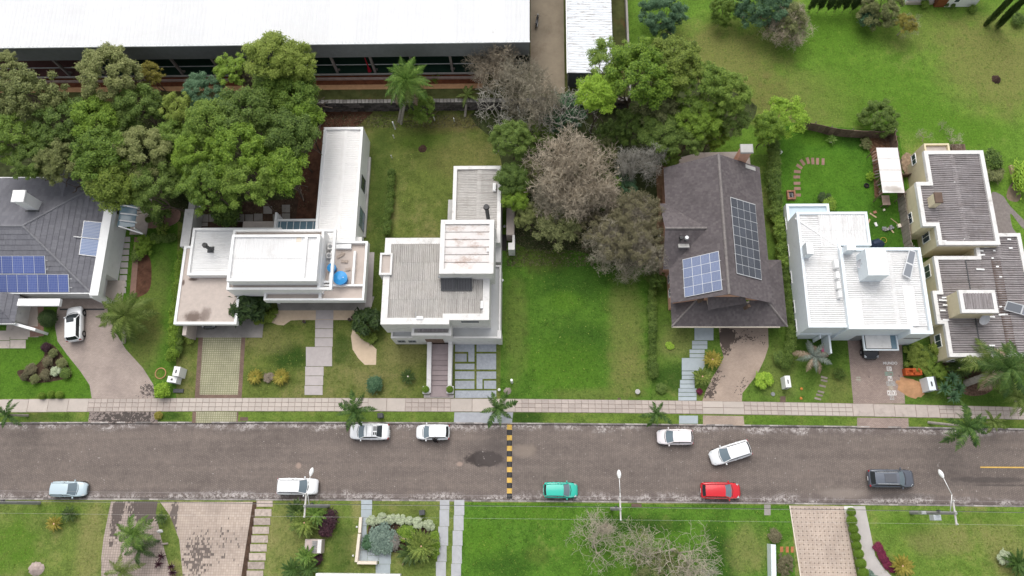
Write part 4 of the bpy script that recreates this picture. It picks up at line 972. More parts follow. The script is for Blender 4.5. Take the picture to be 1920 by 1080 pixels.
# pergola
pg = thing('pergola', 'white pergola beams over a glazed strip beside the slate roof', 'pergola', P(240, 400, 0))
for (x0_, y0_, x1_, y1_) in ((226, 384, 258, 390), (226, 400, 258, 403), (224, 413, 256, 417), (222, 424, 267, 438)):
    a, b = P(x0_, y0_, 2.9), P(x1_, y1_, 2.9); mb = MB(); mb.obox(((a.x+b.x)/2, (a.y+b.y)/2, 2.85), (b-a).length, .13, .2, math.atan2(b.y-a.y, b.x-a.x)); mb.build('beam', WHITE, pg)
a, b = P(226, 384, 2.75), P(252, 425, 2.75); mb = MB(); mb.box(a.x, b.y, 2.68, b.x, a.y, 2.72); mb.build('glazing', GLASS_B, pg)
for yy in (386, 428):
    c = P(252, yy, 2.7); mb = MB(); mb.box(c.x-.07, c.y-.07, 0, c.x+.07, c.y+.07, 2.72); mb.build('post', WHITE, pg)
a, b = P(254, 372, 0), P(275, 440, 0); mb = MB(); mb.box(a.x, b.y, -.02, b.x, a.y, .06); struct('terrace_floor', mb, CONC_PINK)
sheet('path_edging', [(252, 444), (262, 446), (254, 553), (243, 553)], .016, STONE_RED)

# ================================================================== white modernist house with the blue tank
B = thing('white_modern_house', 'white flat roofed modernist house with a raised roof and a blue water tank', 'house', P(520, 560, 0))
# carport
def stained(name, c, dirt, spots, z):
    t = NT(name); p = t.pos(); col = t.ramp(t.noise(p, 2, 6, .7), [(.3, tuple(x*.92 for x in c)), (.7, tuple(x*1.07 for x in c))])
    col = t.mix(t.math('MULTIPLY', t.smooth(t.noise(p, .4, 8, .75), .5, .7), .45), col, tuple(x*.72 for x in c)+(1,))
    for (px, py, rx, ry, k) in spots:
        q = P(px, py, z); col = t.mix(t.math('MULTIPLY', t.spot(p, q.x, q.y, rx, ry, .5, .42, 1.6), k), col, (*dirt, 1))
    return t.done(col, .85, .2)
CARPORT = stained('stained_carport_slab', (.50, .43, .385), (.12, .085, .07), ((362, 594, 1.0, .6, .85), (385, 590, .6, .8, .6), (362, 524, .5, .18, .9), (344, 530, .14, .35, .9), (400, 520, 1.2, .2, .4)), 3.17)
q = R(325, 461, 443, 608, 3.3)
q = (P(325, 608, 3.3).x, P(400, 608, 3.3).y, P(443, 608, 3.3).x, P(340, 461, 3.3).y)
ins = wall_block(B, (q[0], q[1], q[2], q[3]), 2.6, 3.3, WHITE, .3, .12, 'carport_parapet', None)
BEIGE_SLAB = flat('stained_beige_slab', (0.50, 0.43, 0.385), .85, .2, var=.1, scale=.5, dirt=(.30, .25, .22), dirtamt=.5, bump=.15)
mb = MB(); mb.box(q[0]+.28, q[1]+.28, 2.62, q[2]-.28, q[3]-.28, 3.17); mb.build('carport_roof', CARPORT, B)
a, b = P(345, 612, 2.6), P(371, 636, 0)
mb = MB(); mb.box(a.x-.1, b.y-.1, 0, a.x+.35, b.y+2.6, 2.58); mb.build('carport_pier', CONC_PINK, B)
mb = MB(); mb.box(q[0]+.2, q[1]+4.5, 0, q[0]+.4, q[3]-.1, 2.59); mb.box(q[0]+.41, q[3]-.5, 0, q[2]+1.5, q[3]-.2, 2.59); mb.build('carport_wall', WHITE_OLD, B)
mb = MB(); mb.box(q[0]+.45, b.y+.2, .01, q[2]+1.9, q[3]-.5, .045); mb.build('carport_floor', CONC_D, B)
# west roof block
z2 = 4.2
c0, c1 = P(350, 516, z2), P(445, 427, z2)
ins = wall_block(B, (c0.x, c0.y, P(520, 500, z2).x, c1.y), 3.0, z2, WHITE, .28, .35, 'west_block')
corr(B, (c0.x+.28, c0.y+.28, P(470, 470, z2).x, c1.y-.28), z2-.33, CORR_WHITE, 'x', None, .1, sheet=3.2, pitch=.3, waves=6, amp=.03)
fl_ = flue(B, (395, 470), (385, 460), 3.8, 5.6, .2)
c = P(395, 468, 3.95); small_box(B, (c.x-.35, c.y-.35, c.x+.35, c.y+.35), 3.8, 4.05, DARKGREY, 'flue_curb')
# ring of beams (roof terrace frame)
z3 = 5.9
TL, TR, BR, BL = P(437, 430, z3), P(630, 430, z3), P(622, 543, z3), P(425, 543, z3)
fx0, fx1, fy0, fy1 = (TL.x+BL.x)/2, (TR.x+BR.x)/2, (BR.y+BL.y)/2, (TL.y+TR.y)/2
xm = P(603, 490, z3).x
wall_block(B, (fx0, fy0, xm, fy1), 3.2, z3, WHITE, .26, .45, 'upper_wall', BEIGE_SLAB)
mb = MB(); mb.box(xm+.01, fy1-.26, z3-.45, fx1, fy1, z3); mb.box(xm+.01, fy0, z3-.45, fx1, fy0+.26, z3); mb.box(fx1-.27, fy0+.27, z3-.45, fx1, fy1-.27, z3-.003); mb.build('frame_beam', WHITE, B)
# high roof
z4 = 7.2
TL, TR, BR, BL = P(436, 440, z4), P(601, 439, z4), P(592, 528, z4), P(424, 526, z4)
hx0, hx1, hy0, hy1 = (TL.x+BL.x)/2, (TR.x+BR.x)/2, (BR.y+BL.y)/2, (TL.y+TR.y)/2
wall_block(B, (hx0, hy0, hx1, hy1), z3-.44, z4, WHITE, .3, .4, 'high_wall')
xr_ = P(571, 480, z4).x
mb = MB(); mb.box(xr_-.16, hy0+.3, z4-.4, xr_+.16, hy1-.3, z4-.004); mb.build('roof_rib', WHITE, B)
corr(B, (hx0+.3, hy0+.3, xr_-.16, hy1-.3), z4-.36, CORR_WHITE, 'y', None, -.12, sheet=2.9, pitch=.3, waves=6, amp=.03)
corr(B, (xr_+.16, hy0+.3, hx1-.3, hy1-.3), z4-.36, CORR_WHITE, 'y', None, -.12, sheet=2.9, pitch=.3, waves=4, amp=.03)
c = P(560, 449, z4-.2); small_box(B, (c.x-.25, c.y-.3, c.x+.3, c.y+.25), z4-.36, z4-.2, CREAM, 'roof_vent')
# terrace to the right and over the veranda
zt = 4.4
tx0, ty0 = P(494, 562, zt).x, P(600, 563, zt).y; tx1 = (P(690, 452, zt).x+P(682, 563, zt).x)/2; ty1 = P(690, 452, zt).y
PLANK = flat('terrace_planks', (0.40, 0.33, 0.28), .85, .15, var=.3, scale=2, dirt=(.25, .2, .17), dirtamt=.6)
wall_block(B, [(tx0, ty0), (tx1, ty0), (tx1, ty1), (P(622, 453, zt).x, ty1), (P(622, 453, zt).x, fy0+1.5), (tx0, fy0+1.5)], 3.3, zt, WHITE, .24, .5, 'terrace_parapet')
mb = MB(); mb.box(tx0+.24, ty0+.24, 3.3, tx1-.24, ty1-.24, zt-.5); mb.build('terrace_floor', BEIGE_SLAB, B)
xi = P(663, 500, zt).x; yi = P(640, 536, zt).y
mb = MB(); mb.box(xi-.12, yi+.2, 3.9, xi+.12, ty1-1.2, zt-.02); mb.box(P(604, 536, zt).x, yi, 3.9, tx1-.25, yi+.19, zt-.02); mb.box(P(600, 550, zt).x-.15, ty0+.25, 3.9, P(600, 550, zt).x+.15, yi-.01, zt-.02); mb.build('terrace_divider', WHITE, B)
for (x0_, y0_, x1_, y1_, k) in ((639, 471, 646, 480, 0), (640, 486, 652, 494, 1), (648, 498, 656, 512, 2), (632, 476, 642, 484, 3)):
    r = R(x0_, y0_, x1_, y1_, 4.0); mb = MB(); mb.obox(((r[0]+r[2])/2, (r[1]+r[3])/2, 3.97+k*.01), r[2]-r[0], .35, .05, .3*k-.4); mb.build('loose_board', PLANK, B)
TANKB = flat('blue_tank_plastic', (0.020, 0.205, 0.52), .4, .4, var=.05); TANKL = flat('blue_tank_lid', (0.03, 0.27, 0.60), .4, .4, var=.05)
def tank(px, py, r, h, label):
    c = P(px, py, 3.9+h); t = thing('water_tank', label, 'water tank', (c.x, c.y, 3.9), 'blue water tanks on the roof terrace')
    mb = MB(); mb.tube((c.x, c.y, 3.9), (c.x, c.y, 3.9+h*.8), r*.86, r*.98, 24); mb.build('barrel', TANKB, t, True)
    mb = MB(); mb.tube((c.x, c.y, 3.9+h*.8), (c.x, c.y, 3.9+h*.86), r*1.04, r*1.04, 24); mb.tube((c.x, c.y, 3.9+h*.86), (c.x, c.y, 3.9+h), r, r*.35, 24); mb.build('lid', TANKL, t)
    mb = MB(); mb.disc((c.x+r*.45, c.y), .07, 3.9+h*.9, 3.9+h*.98, 8); mb.build('lid_knob', WHITE, t)
tank(637, 520, .78, 1.15, 'large round blue water tank with a wide lid on the terrace')
tank(621, 501, .50, .9, 'smaller deep blue water tank half hidden behind the white roof frame')
for (x0_, y0_, x1_, y1_) in ((614, 456, 624, 467), (612, 474, 621, 483)):
    r = R(x0_, y0_, x1_, y1_, 4.7); u = small_box(B, r, 3.9, 4.65, WHITE_OLD, 'air_conditioner')
    mb = MB(); mb.disc(((r[0]+r[2])/2, (r[1]+r[3])/2), .22, 4.66, 4.69, 14); mb.build('fan_grille', MIDGREY, u)
r = R(604, 450, 622, 494, 3.95); mb = MB(); mb.box(r[0], r[1], 3.92, r[2], r[3], 3.94); mb.build('service_floor', WHITE_OLD, B)
r = R(630, 457, 658, 466, 4.3); small_box(B, r, 3.9, 4.3, WHITE, 'terrace_bench')
# ground floor under the terrace
gy_ = P(600, 573, 0).y
mb = MB(); mb.box(tx0+.15, gy_+.2, 0, tx0+.42, fy0+3, 3.29); mb.build('veranda_wall', WHITE, B)
mb = MB(); mb.box(tx0+.43, gy_+1.6, 0, tx1-1.0, fy1, 3.29); mb.build('ground_floor_wall', WHITE_OLD, B)
for k in range(4):
    xx = tx0+2+k*2.2; window(B, 'S', (xx, gy_+1.6, 1.3), 1.7, 2.2, glass=GLASS, frame=DARKGREY)
# rear wing
zw = 4.0
w0, w1 = P(592, 430, zw), P(681, 238, zw); xL = (P(606, 238, zw).x+w0.x)/2; xRr = (P(681, 238, zw).x+P(666, 450, zw).x)/2
wall_block(B, (xL, P(600, 455, zw).y, xRr, w1.y), 0, zw, WHITE, .3, .3, 'wing_wall')
corr(B, (xL+.3, P(600, 455, zw).y+.3, xRr-.3, w1.y-.3), zw-.2, roofmat('cream_white_sheet', (0.78, 0.765, 0.745), (.66, .63, .60), .3, .05, .03), 'x', .55, .12, sheet=2.7, pitch=.25, waves=6, amp=.03)
e1 = P(686, 345, 2.2); window(B, 'E', (xRr, e1.y, 2.2), 1.7, 1.9, frame=DARKGREY)
e2 = P(678, 412, 1.6); window(B, 'E', (xRr, e2.y, 1.7), 2.4, 2.6, frame=MIDGREY, glass=GLASS_B)
mb = MB(); mb.box(xRr+.02, P(0, 455, 0).y+.5, 0, xRr+.28, w1.y-2.2, .35); mb.build('plinth', CONC, B)
# courtyard bits
r = R(456, 415, 515, 432, 2.4); mb = MB(); mb.box(r[0], r[1], 0, r[2], r[3], 2.4); mb.build('rear_lean_to', CONC_PINK, B)
r = R(520, 415, 592, 431, 2.6); mb = MB(); mb.box(r[0], r[1]-.3, 2.4, r[2], r[3], 2.5); mb.build('skylight', GLASS_B, B)
mb = MB(); mb.box(r[0], r[3]+.01, 2.3, r[2], r[3]+.28, 2.65)
for k in range(6): x = r[0]+(r[2]-r[0])*(k+.5)/6; mb.box(x-.03, r[1]-.3, 2.51, x+.03, r[3], 2.56)
mb.build('skylight_frame', WHITE, B)
r = R(516, 398, 522, 430, 3.2); mb = MB(); mb.box(r[0], r[1], 0, r[0]+.25, r[3], 3.2); mb.build('fin_wall', WHITE, B)
# boundary wall to the left
a, b = P(352, 368, 2.4), P(341, 462, 2.4)
bw_ = thing('boundary_wall', 'white painted boundary wall left of the courtyard under the trees', 'wall', (a.x, b.y, 0))
mb = MB(); mb.box(a.x-.1, b.y, 0, a.x+1.0, P(352, 392, 2.4).y, 2.4); mb.build('wall', WHITE_OLD, bw_)
mb = MB(); mb.box(a.x+.1, P(352, 392, 2.4).y+.01, 0, a.x+.9, a.y+.6, 2.1); mb.build('wall_end', CONC, bw_)
mb = MB(); mb.obox((a.x+1.3, P(370, 385, 2).y, 2.0), 1.6, .1, .12, -.7); mb.build('prop', WHITE, bw_)

# ================================================================== beige corrugated house with the outside stair
H3 = thing('corrugated_roof_house', 'two storey white house with beige corrugated roofs and a central stair', 'house', P(830, 600, 0))
zc = 7.0
cx0 = (P(722, 445, zc).x+P(714, 607, zc).x)/2; cyN = P(780, 446, zc).y; cyS = P(780, 608, zc).y; cx1 = (P(918, 519, zc).x+P(917, 599, zc).x)/2; cxs = P(842, 605, zc).x; cyS2 = P(880, 600, zc).y
wall_block(H3, [(cx0, cyS), (cxs, cyS), (cxs, cyS2), (cx1, cyS2), (cx1, cyN), (cx0, cyN)], 3.0, zc, WHITE_OLD, .72, .35, 'upper_wall', CONC)
corr(H3, (cx0+.74, cyS+.74, cx1-.74, cyN-.74), zc-.22, CORR_BEIGE, 'y', None, -.15, sheet=2.35, pitch=.22, waves=6, amp=.08)
r = R(713, 474, 734, 515, 7.3); q = (r[0], r[1], r[2], r[3]); wall_block(H3, q, 4.2, 7.3, WHITE_OLD, .22, .2, 'side_tower', CONC_PINK, 'side_tower_roof')
zt_ = 9.0
r = (P(823, 512, zt_).x, P(870, 513, zt_).y, P(925, 512, zt_).x, P(870, 412, zt_).y)
wall_block(H3, r, 5.0, zt_, WHITE_OLD, .5, .45, 'tower_wall')
hh = (r[3]-r[1]-1.0)/6
for k in range(6):
    mb = MB(); y = r[1]+.5+k*hh
    mb.add([(r[0]+.5, y, zt_-.42), (r[2]-.5, y, zt_-.42), (r[2]-.5, y+hh-.04, zt_-.42), (r[0]+.5, y+hh-.04, zt_-.42), (r[0]+.5, y+.05, zt_-.30+k*.02), (r[2]-.5, y+.05, zt_-.30+k*.02), (r[2]-.5, y+hh-.05, zt_-.27+k*.02), (r[0]+.5, y+hh-.05, zt_-.27+k*.02)], [(4,5,6,7),(0,1,5,4),(1,2,6,5),(2,3,7,6),(3,0,4,7)])
    mb.build('roof_panel', CORR_RUST, H3)
small_box(H3, R(912, 464, 922, 472, 8.9), zt_-.4, zt_-.1, WHITE_OLD, 'roof_step')
# rear wing
zr_ = 4.8
r = (P(849, 360, zr_).x, P(880, 455, zr_).y, (P(939, 311, zr_).x+P(939, 444, zr_).x)/2, P(890, 311, zr_).y)
wall_block(H3, r, 0, zr_, WHITE_OLD, .42, .35, 'rear_wing_wall', CONC)
corr(H3, (r[0]+.44, r[1]+.44, r[2]-.44, r[3]-.44), zr_-.18, CORR_BEIGE, 'x', .55, .12, sheet=1.5, pitch=.22, waves=6, amp=.05)
flue(H3, (917, 412), (912, 391), 4.6, 9.4, .22)
small_box(H3, R(924, 342, 930, 357, 5.0), zr_-.25, zr_+.1, WHITE, 'air_conditioner')
small_box(H3, R(840, 373, 849, 412, 4.2), 0, 4.0, CONC, 'side_bay')
r = (P(927, 445, 4.3).x, P(930, 470, 4.3).y, P(939, 445, 4.3).x, P(930, 445, 4.3).y); mb = MB(); mb.box(r[0], r[1]-1, 0, r[2]-.02, r[3]-.5, 3.2); mb.build('link_wall', WHITE_OLD, H3)
# ground floor with terraces
zg = 3.3
gx0, gx1, gy0 = P(733, 629, zg).x, P(938, 636, zg).x, P(880, 634, zg).y
TERR = flat('terrace_screed', (0.48, 0.485, 0.48), .8, .25, var=.08, scale=.6, dirt=(.36, .30, .25), dirtamt=.4)
wall_block(H3, (gx0, gy0, gx1, cyN-2), 0, zg, WHITE_OLD, .2, .25, 'ground_floor_wall', TERR, 'terrace')
small_box(H3, (gx1-.35, gy0-.06, gx1+.1, gy0+.9), 0, zg+.05, WHITE_OLD, 'corner_pier')
for k, px in enumerate((754, 774)):
    c = P(px, 636, 1.4); window(H3, 'S', (c.x, gy0, 1.7), .85, .8, frame=MIDGREY)
mb = MB(); a = P(858, 637, 0).x; mb.box(a, gy0-.03, .05, P(930, 637, 0).x, gy0+.03, 2.4); mb.build('garage_door', WHITE_OLD, H3)
mb = MB(); c = P(880, 602, 6.2); mb.box(P(865, 602, 6.2).x, cyS2-.04, 5.9, P(898, 602, 6.2).x, cyS2+.02, 6.5); mb.build('clerestory', GLASS, H3)
# portico
zp = 5.0
r = (P(771, 629, zp).x, P(810, 629, zp).y, P(846, 629, zp).x, P(810, 606, zp).y)
wall_block(H3, (r[0], r[1], r[2], max(r[3], cyS+.3)), 3.4, zp, WHITE_OLD, .3, .3, 'portico_wall', CONC)
corr(H3, (r[0]+.6, r[1]+.45, r[2]-.5, max(r[3], cyS-.05)), zp-.2, CORR_DARK, 'y', None, -.05, sheet=3, pitch=.21, waves=6, amp=.06)
for xa in (r[0]+.75, r[2]-.75): small_box(H3, (xa-.35, r[1]+.1, xa+.35, r[1]+1.0), 0, 3.39, WHITE_OLD, 'portico_pillar')
mb = MB(); mb.box(r[0]+1.2, gy0-.06, .3, r[2]-1.2, gy0-.01, 2.8); mb.build('front_door', WOOD, H3)
# water heater with tank
z_ = 7.05
cc = [P(826, 521, z_+.35), P(884, 521, z_+.35), P(885, 545, z_), P(827, 545, z_)]
h = solar(H3, cc, 1, 2, HEAT_DARK, 'water_heater', 'collector', gap=.12, frame=DARKGREY)
for (xa, xb) in ((822, 853), (855, 886)):
    a, b = P(xa, 519, z_+.55), P(xb, 519, z_+.55); mb = MB(); mb.tube(a, b, .16, n=12); mb.build('tank', METAL, h, True)
small_box(H3, R(781, 593, 793, 599, 7.1), zc-.3, zc+.12, WHITE, 'roof_hatch'); small_box(H3, R(901, 564, 906, 578, 7.1), zc-.3, zc+.12, WHITE, 'roof_hatch')
mb = MB(); a = P(779, 600, 6.9); mb.tube((a.x, cyS+.7, zc-.1), (a.x, cyS+1.4, zc-.05), .03); mb.build('roof_pipe', METAL, H3)
# stair with side walls
st = thing('outside_stair', 'mauve stone stair between white side walls up to the beige house', 'stairs', P(823, 690, 0))
ys_ = [645, 665, 675, 684.5, 694, 703.5, 713, 722.5, 744]
zz = [.9-.11*k for k in range(8)]
for k in range(8):
    a, b = P(807, ys_[k], zz[k]), P(842, ys_[k+1], zz[k]); mb = MB(); mb.box(a.x, b.y, 0, b.x-.02, a.y-.012, zz[k]); mb.build('step', STAIR, st)
for x0_, x1_ in ((801.5, 806.5), (841, 845.5)):
    a, b = P(x0_, 640, 1.3), P(x1_, 735, 1.0); mb = MB(); mb.add([(a.x, b.y, 0), (b.x, b.y, 0), (b.x, a.y, 0), (a.x, a.y, 0), (a.x, b.y, .55), (b.x, b.y, .55), (b.x, a.y, 1.5), (a.x, a.y, 1.5)], [(3,2,1,0),(4,5,6,7),(0,1,5,4),(1,2,6,5),(2,3,7,6),(3,0,4,7)]); mb.build('side_wall', WHITE_OLD, st)
a, b = P(795, 740, 0), P(851, 746, 0); mb = MB(); mb.box(a.x, b.y, 0, b.x, a.y, .05); mb.build('bottom_slab', STONE_TAUPE, st)
# garden wall to the right of the rear wing
gw = thing('garden_wall', 'free standing whitewashed garden wall beside the dark trees', 'wall', P(957, 440, 0))
r = R(950, 374, 964, 440, 2.2); mb = MB(); mb.box(*r[:2], 0, r[2], r[3], 2.2); mb.build('wall', CONC_PINK, gw)
r2_ = R(953, 455, 965, 468, 2.2); mb = MB(); mb.box(r2_[0], r2_[1], 0, r2_[2], r2_[3], 2.2); mb.box(r2_[2]-.28, r2_[3]+.01, 0, r2_[2], r[1]-.01, 2.15); mb.build('wall_end', WHITE_OLD, gw)
r = R(936, 440, 950, 470, 0); mb = MB(); mb.box(r[0], r[1], 0, r[2], r[3], .03); struct('side_passage', mb, flat('dark_paving', (.06, .055, .052), .9, .1))

# ================================================================== brown gable house with two solar arrays
D = thing('brown_gable_house', 'steep brown tiled gable house with two solar arrays and a brick chimney', 'house', P(1350, 450, 0))
zrd, zed = 8.0, 4.5
rN, rS = P(1347, 289, zrd), P(1367, 552, zrd)
dxm = (rN.x+rS.x)/2; dxw = (P(1252, 316, zed).x+P(1250, 575, zed).x)/2; hw = dxm-dxw; dxe = dxm+hw; dyn, dys = rN.y, rS.y
s_ = (zrd-zed)/hw
zwg = 7.0; wx = P(1247, 428, zwg).x; wyc = P(1248, 428, zwg).y; wh = (zwg-zed)/s_; wxe = dxm-(zrd-zwg)/s_
y0w, y1w = wyc-wh, wyc+wh
# main planes; the west one is cut by the cross gable
Wp = lambda x: zed+(x-dxw)*s_
west = [[(dxw, dys, zed), (dxm, dys, zrd), (dxm, y0w, zrd), (dxw, y0w, zed)], [(dxw, y1w, zed), (dxm, y1w, zrd), (dxm, dyn, zrd), (dxw, dyn, zed)],
        [(dxw, y0w, zed), (wxe, wyc, zwg), (dxm, wyc, zrd), (dxm, y0w, zrd)], [(wxe, wyc, zwg), (dxw, y1w, zed), (dxm, y1w, zrd), (dxm, wyc, zrd)]]
east = [[(dxe, dyn, zed), (dxm, dyn, zrd), (dxm, dys, zrd), (dxe, dys, zed)]]
gab = [[(wx, y0w, zed), (wx, wyc, zwg), (wxe, wyc, zwg), (dxw, y0w, zed)], [(wx, wyc, zwg), (wx, y1w, zed), (dxw, y1w, zed), (wxe, wyc, zwg)]]
tile_roof(D, west+east+gab, TILE_BROWN, .30, .26, .035, .014)
ridge_cap(D, (dxm, dyn, zrd), (dxm, dys, zrd), TILE_PALE, .16); ridge_cap(D, (wx, wyc, zwg), (wxe, wyc, zwg), TILE_PALE, .15)
mb = MB(); i_ = .5
mb.prism([(dxw+i_, dys+.35), (dxe-i_, dys+.35), (dxe-i_, dyn-.35), (dxw+i_, dyn-.35)], 0, zed-.05)
for yy in (dys+.35, dyn-.35): mb.face([(dxw+i_, yy, zed-.05), (dxe-i_, yy, zed-.05), (dxe-i_, yy, zed+.3), (dxm, yy, zrd-.15), (dxw+i_, yy, zed+.3)])
mb.face([(wx+.3, y0w+.4, 0), (wx+.3, y1w-.4, 0), (wx+.3, y1w-.4, zed+.2), (wx+.3, wyc, zwg-.15), (wx+.3, y0w+.4, zed+.2)])
mb.face([(wx+.3, y0w+.4, 0), (dxw+i_, y0w+.4, 0), (dxw+i_, y0w+.4, zed), (wx+.3, y0w+.4, zed)]); mb.face([(wx+.3, y1w-.4, 0), (dxw+i_, y1w-.4, 0), (dxw+i_, y1w-.4, zed), (wx+.3, y1w-.4, zed)])
mb.build('wall', PEACH, D)
for k in range(2): window(D, 'W', (wx+.3, wyc-1.3+2.6*k, 1.6), 1.2, 1.3); window(D, 'W', (dxw+i_, dys+2+k*1.7, 1.7), 1.0, 1.2)
# low hip roof round the south and east
zl, zh = 2.8, 4.35
SWp, SEp, NEp = P(1260, 612, zl), P(1475, 611, zl), P(1465, 488, zl)
lx0, lx1, ly0, ly1 = SWp.x, (SEp.x+NEp.x)/2, SWp.y, NEp.y
ix1 = lx1-2.6; iy = ly0+2.7
ry = dys+.25
tile_roof(D, [[(lx0, ly0, zl), (lx1, ly0, zl), (ix1, iy, zh), (lx0+2.6, iy, zh)], [(lx1, ly0, zl), (lx1, ly1, zl), (ix1, ly1-2.2, zh), (ix1, iy, zh)], [(lx1, ly1, zl), (dxe-.3, ly1, zl+.2), (ix1, ly1-2.2, zh)], [(lx0, ly0, zl), (lx0+2.6, iy, zh), (lx0, iy+.2, zl)]], TILE_BROWN, .30, .26, .035, .014)
ridge_cap(D, (lx1, ly0, zl), (ix1, iy, zh), TILE_PALE, .12); ridge_cap(D, (lx0, ly0, zl), (lx0+2.6, iy, zh), TILE_PALE, .12)
mb = MB(); mb.box(lx0, ly0-.10, zl-.28, lx1-.8, ly0-.005, zl+.03); mb.build('fascia', CREAM, D)
mb = MB(); mb.box(lx0+.6, ly0+.9, 0, lx1-.7, iy+.3, zl-.02); mb.box(dxe-.6, iy+.31, 0, lx1-.7, ly1-.5, zl-.02); mb.build('lower_wall', CREAM, D)
mb = MB(); mb.box(P(1350, 615, 0).x, ly0+.84, .03, P(1440, 615, 0).x, ly0+.89, 2.4); mb.build('garage_door', WOOD, D)
# south dormer roof and planter
a, b, d = P(1327, 551, 6.0), P(1396, 556, 6.0), P(1327, 581, 4.7)
b.y = a.y; nd = (b-a).cross(d-a).normalized(); c = PL(1400, 568, a, nd); m2 = PL(1368, 550, a, nd)
tile_roof(D, [[a, b, c, d]], TILE_BROWN, .30, .26, .035, .014)
mb = MB(); mb.prism([(a.x+.2, a.y), (b.x-.2, a.y), (c.x-.3, c.y+.25), (d.x+.2, d.y+.35)], 4.2, 4.72); mb.build('dormer_wall', CREAM, D)
mb = MB(); mb.box(P(1356, 585, 4.3).x, iy-.35, 3.9, P(1406, 585, 4.3).x, iy+.25, 4.4); mb.build('planter', CREAM, D); PLANTER = ((P(1356, 585, 4.3).x+P(1406, 585, 4.3).x)/2, iy-.05, 4.42)
for (px, py) in ((1314, 562), (1401, 575)):
    c = P(px, py, 5); mb = MB(); mb.obox((c.x, c.y, 4.9), .35, .35, .9, .4, .3); mb.build('knee_brace', WOOD, D)
# chimney
c = P(1400, 279, 8.2); mb = MB(); mb.box(c.x-.58, c.y-.42, 4.6, c.x+.58, c.y+.42, 8.1); ch = mb.build('chimney', PEACH, D)
mb = MB(); mb.bevbox((c.x, c.y, 8.22), 1.42, 1.1, .26, .08); mb.build('chimney_cap', CONC, ch)
mb = MB(); mb.obox((c.x+1.1, c.y-1.0, Wp(dxm*2-c.x-1.1)+.09), 1.6, .45, .05, 0, math.atan(s_)); mb.build('flashing', CONC, ch)
for px, py, kk in ((1277, 447, 0), (1287, 447, 1)):
    v = P(px, py, 6.9); mb = MB(); mb.tube((v.x, v.y, 5.6), (v.x, v.y, 7.0), .13, n=10); o = mb.build('vent_pipe', DARKGREY, D)
    mb = MB(); mb.tube((v.x, v.y, 7.0), (v.x, v.y, 7.25), .26, .2, 12); mb.build('cowl', METAL if kk else BLACK, o)
v = P(1282, 460, 6.2); mb = MB(); mb.obox((v.x, v.y, 6.15), 1.2, .7, .12, 0, 0, -.5); mb.build('vent_flashing', CONC, D)
nW = Vector((-s_, 0, 1)).normalized(); pW = Vector((dxw, 0, zed))+nW*.16
nEe = Vector((s_, 0, 1)).normalized(); pE_ = Vector((dxe, 0, zed))+nEe*.16
solar(D, [PL(x, y, pW, nW) for x, y in ((1280, 487), (1347, 471), (1354, 543), (1284, 557))], 4, 4, SOLAR_GREYBLUE)
solar(D, [PL(x, y, pE_, nEe) for x, y in ((1370, 370), (1416, 384), (1428, 524), (1382, 512))], 8, 4, SOLAR_DARK)

# ================================================================== pale blue and white house
E_ = thing('pale_blue_house', 'large pale blue house with bright white ribbed roofs and a roof tank box', 'house', P(1610, 560, 0))
z1 = 2.3
xw_ = (P(1477, 382, z1).x+P(1495, 626, z1).x)/2; yN_ = P(1500, 382, z1).y; yS_ = P(1500, 627, z1).y; xe_ = P(1554, 382, z1).x
wall_block(E_, [(xw_, yS_), (P(1560, 627, z1).x, yS_), (P(1560, 627, z1).x, yN_-3), (xe_, yN_-3), (xe_, yN_), (xw_, yN_)], 0, z1, BLUEWHITE, .3, .25, 'lower_wall', flat('pale_blue_screed', (0.50, 0.585, 0.645), .7, .3, var=.05))
z6 = 5.3
bx0 = (P(1495, 398, z6).x+P(1514, 613, z6).x)/2; by1 = P(1560, 397, z6).y; by0 = P(1550, 614, z6).y; bx1 = (P(1627, 398, z6).x+P(1633, 459, z6).x)/2; bmx = (P(1575, 480, z6).x+P(1584, 613, z6).x)/2; byc = P(1630, 460, z6).y
wall_block(E_, [(bx0, by0), (bmx+.4, by0), (bmx+.4, byc), (bx1, byc), (bx1, by1), (bx0, by1)], 0, z6, BLUEWHITE, .3, .35, 'upper_wall')
CW = CORR_DIRTYWHITE
corr(E_, (bx0+.3, by0+.3, bmx+.1, byc), z6-.28, CW, 'x', None, -.12, sheet=2.5, pitch=.24, waves=5, amp=.07)
yd = by1-.3
corr(E_, (bx0+.3, byc, bx0+2.4, yd), z6-.28, CW, 'x', None, -.06, sheet=2.2, pitch=.24, waves=5, amp=.07)
corr(E_, (bx0+2.4, byc, bx1-.3, yd), z6-.24, CW, 'y', None, -.10, sheet=2.2, pitch=.24, waves=5, amp=.07)
mb = MB(); mb.obox(((bx0+bmx)/2+.3, (byc+yd)/2-.4, z6-.16), 6.2, .3, .05, math.radians(-38)); mb.build('valley_flashing', CORR_DIRTYWHITE, E_)
z7 = 5.7
ex0 = (P(1577, 477, z7).x+P(1590, 617, z7).x)/2; ex1 = (P(1726, 462, z7).x+P(1750, 626, z7).x)/2; ey1 = P(1650, 464, z7).y; ey0 = P(1650, 617, z7).y; ey00 = P(1735, 626, z7).y; exs = P(1707, 620, z7).x
wall_block(E_, [(ex0, ey0), (exs, ey0), (exs, ey00), (ex1, ey00), (ex1, ey1), (ex0, ey1)], 0, z7, BLUEWHITE, .34, .35, 'main_wall')
corr(E_, (ex0+.34, ey0+.34, ex1-.34, ey1-.34), z7-.27, CW, 'x', .62, .14, sheet=2.3, pitch=.24, waves=5, amp=.07)
corr(E_, (exs+.34, ey00+.34, ex1-.34, ey0+.34), z7-.42, CW, 'x', None, .02, sheet=2.3, pitch=.21, waves=3, amp=.05)
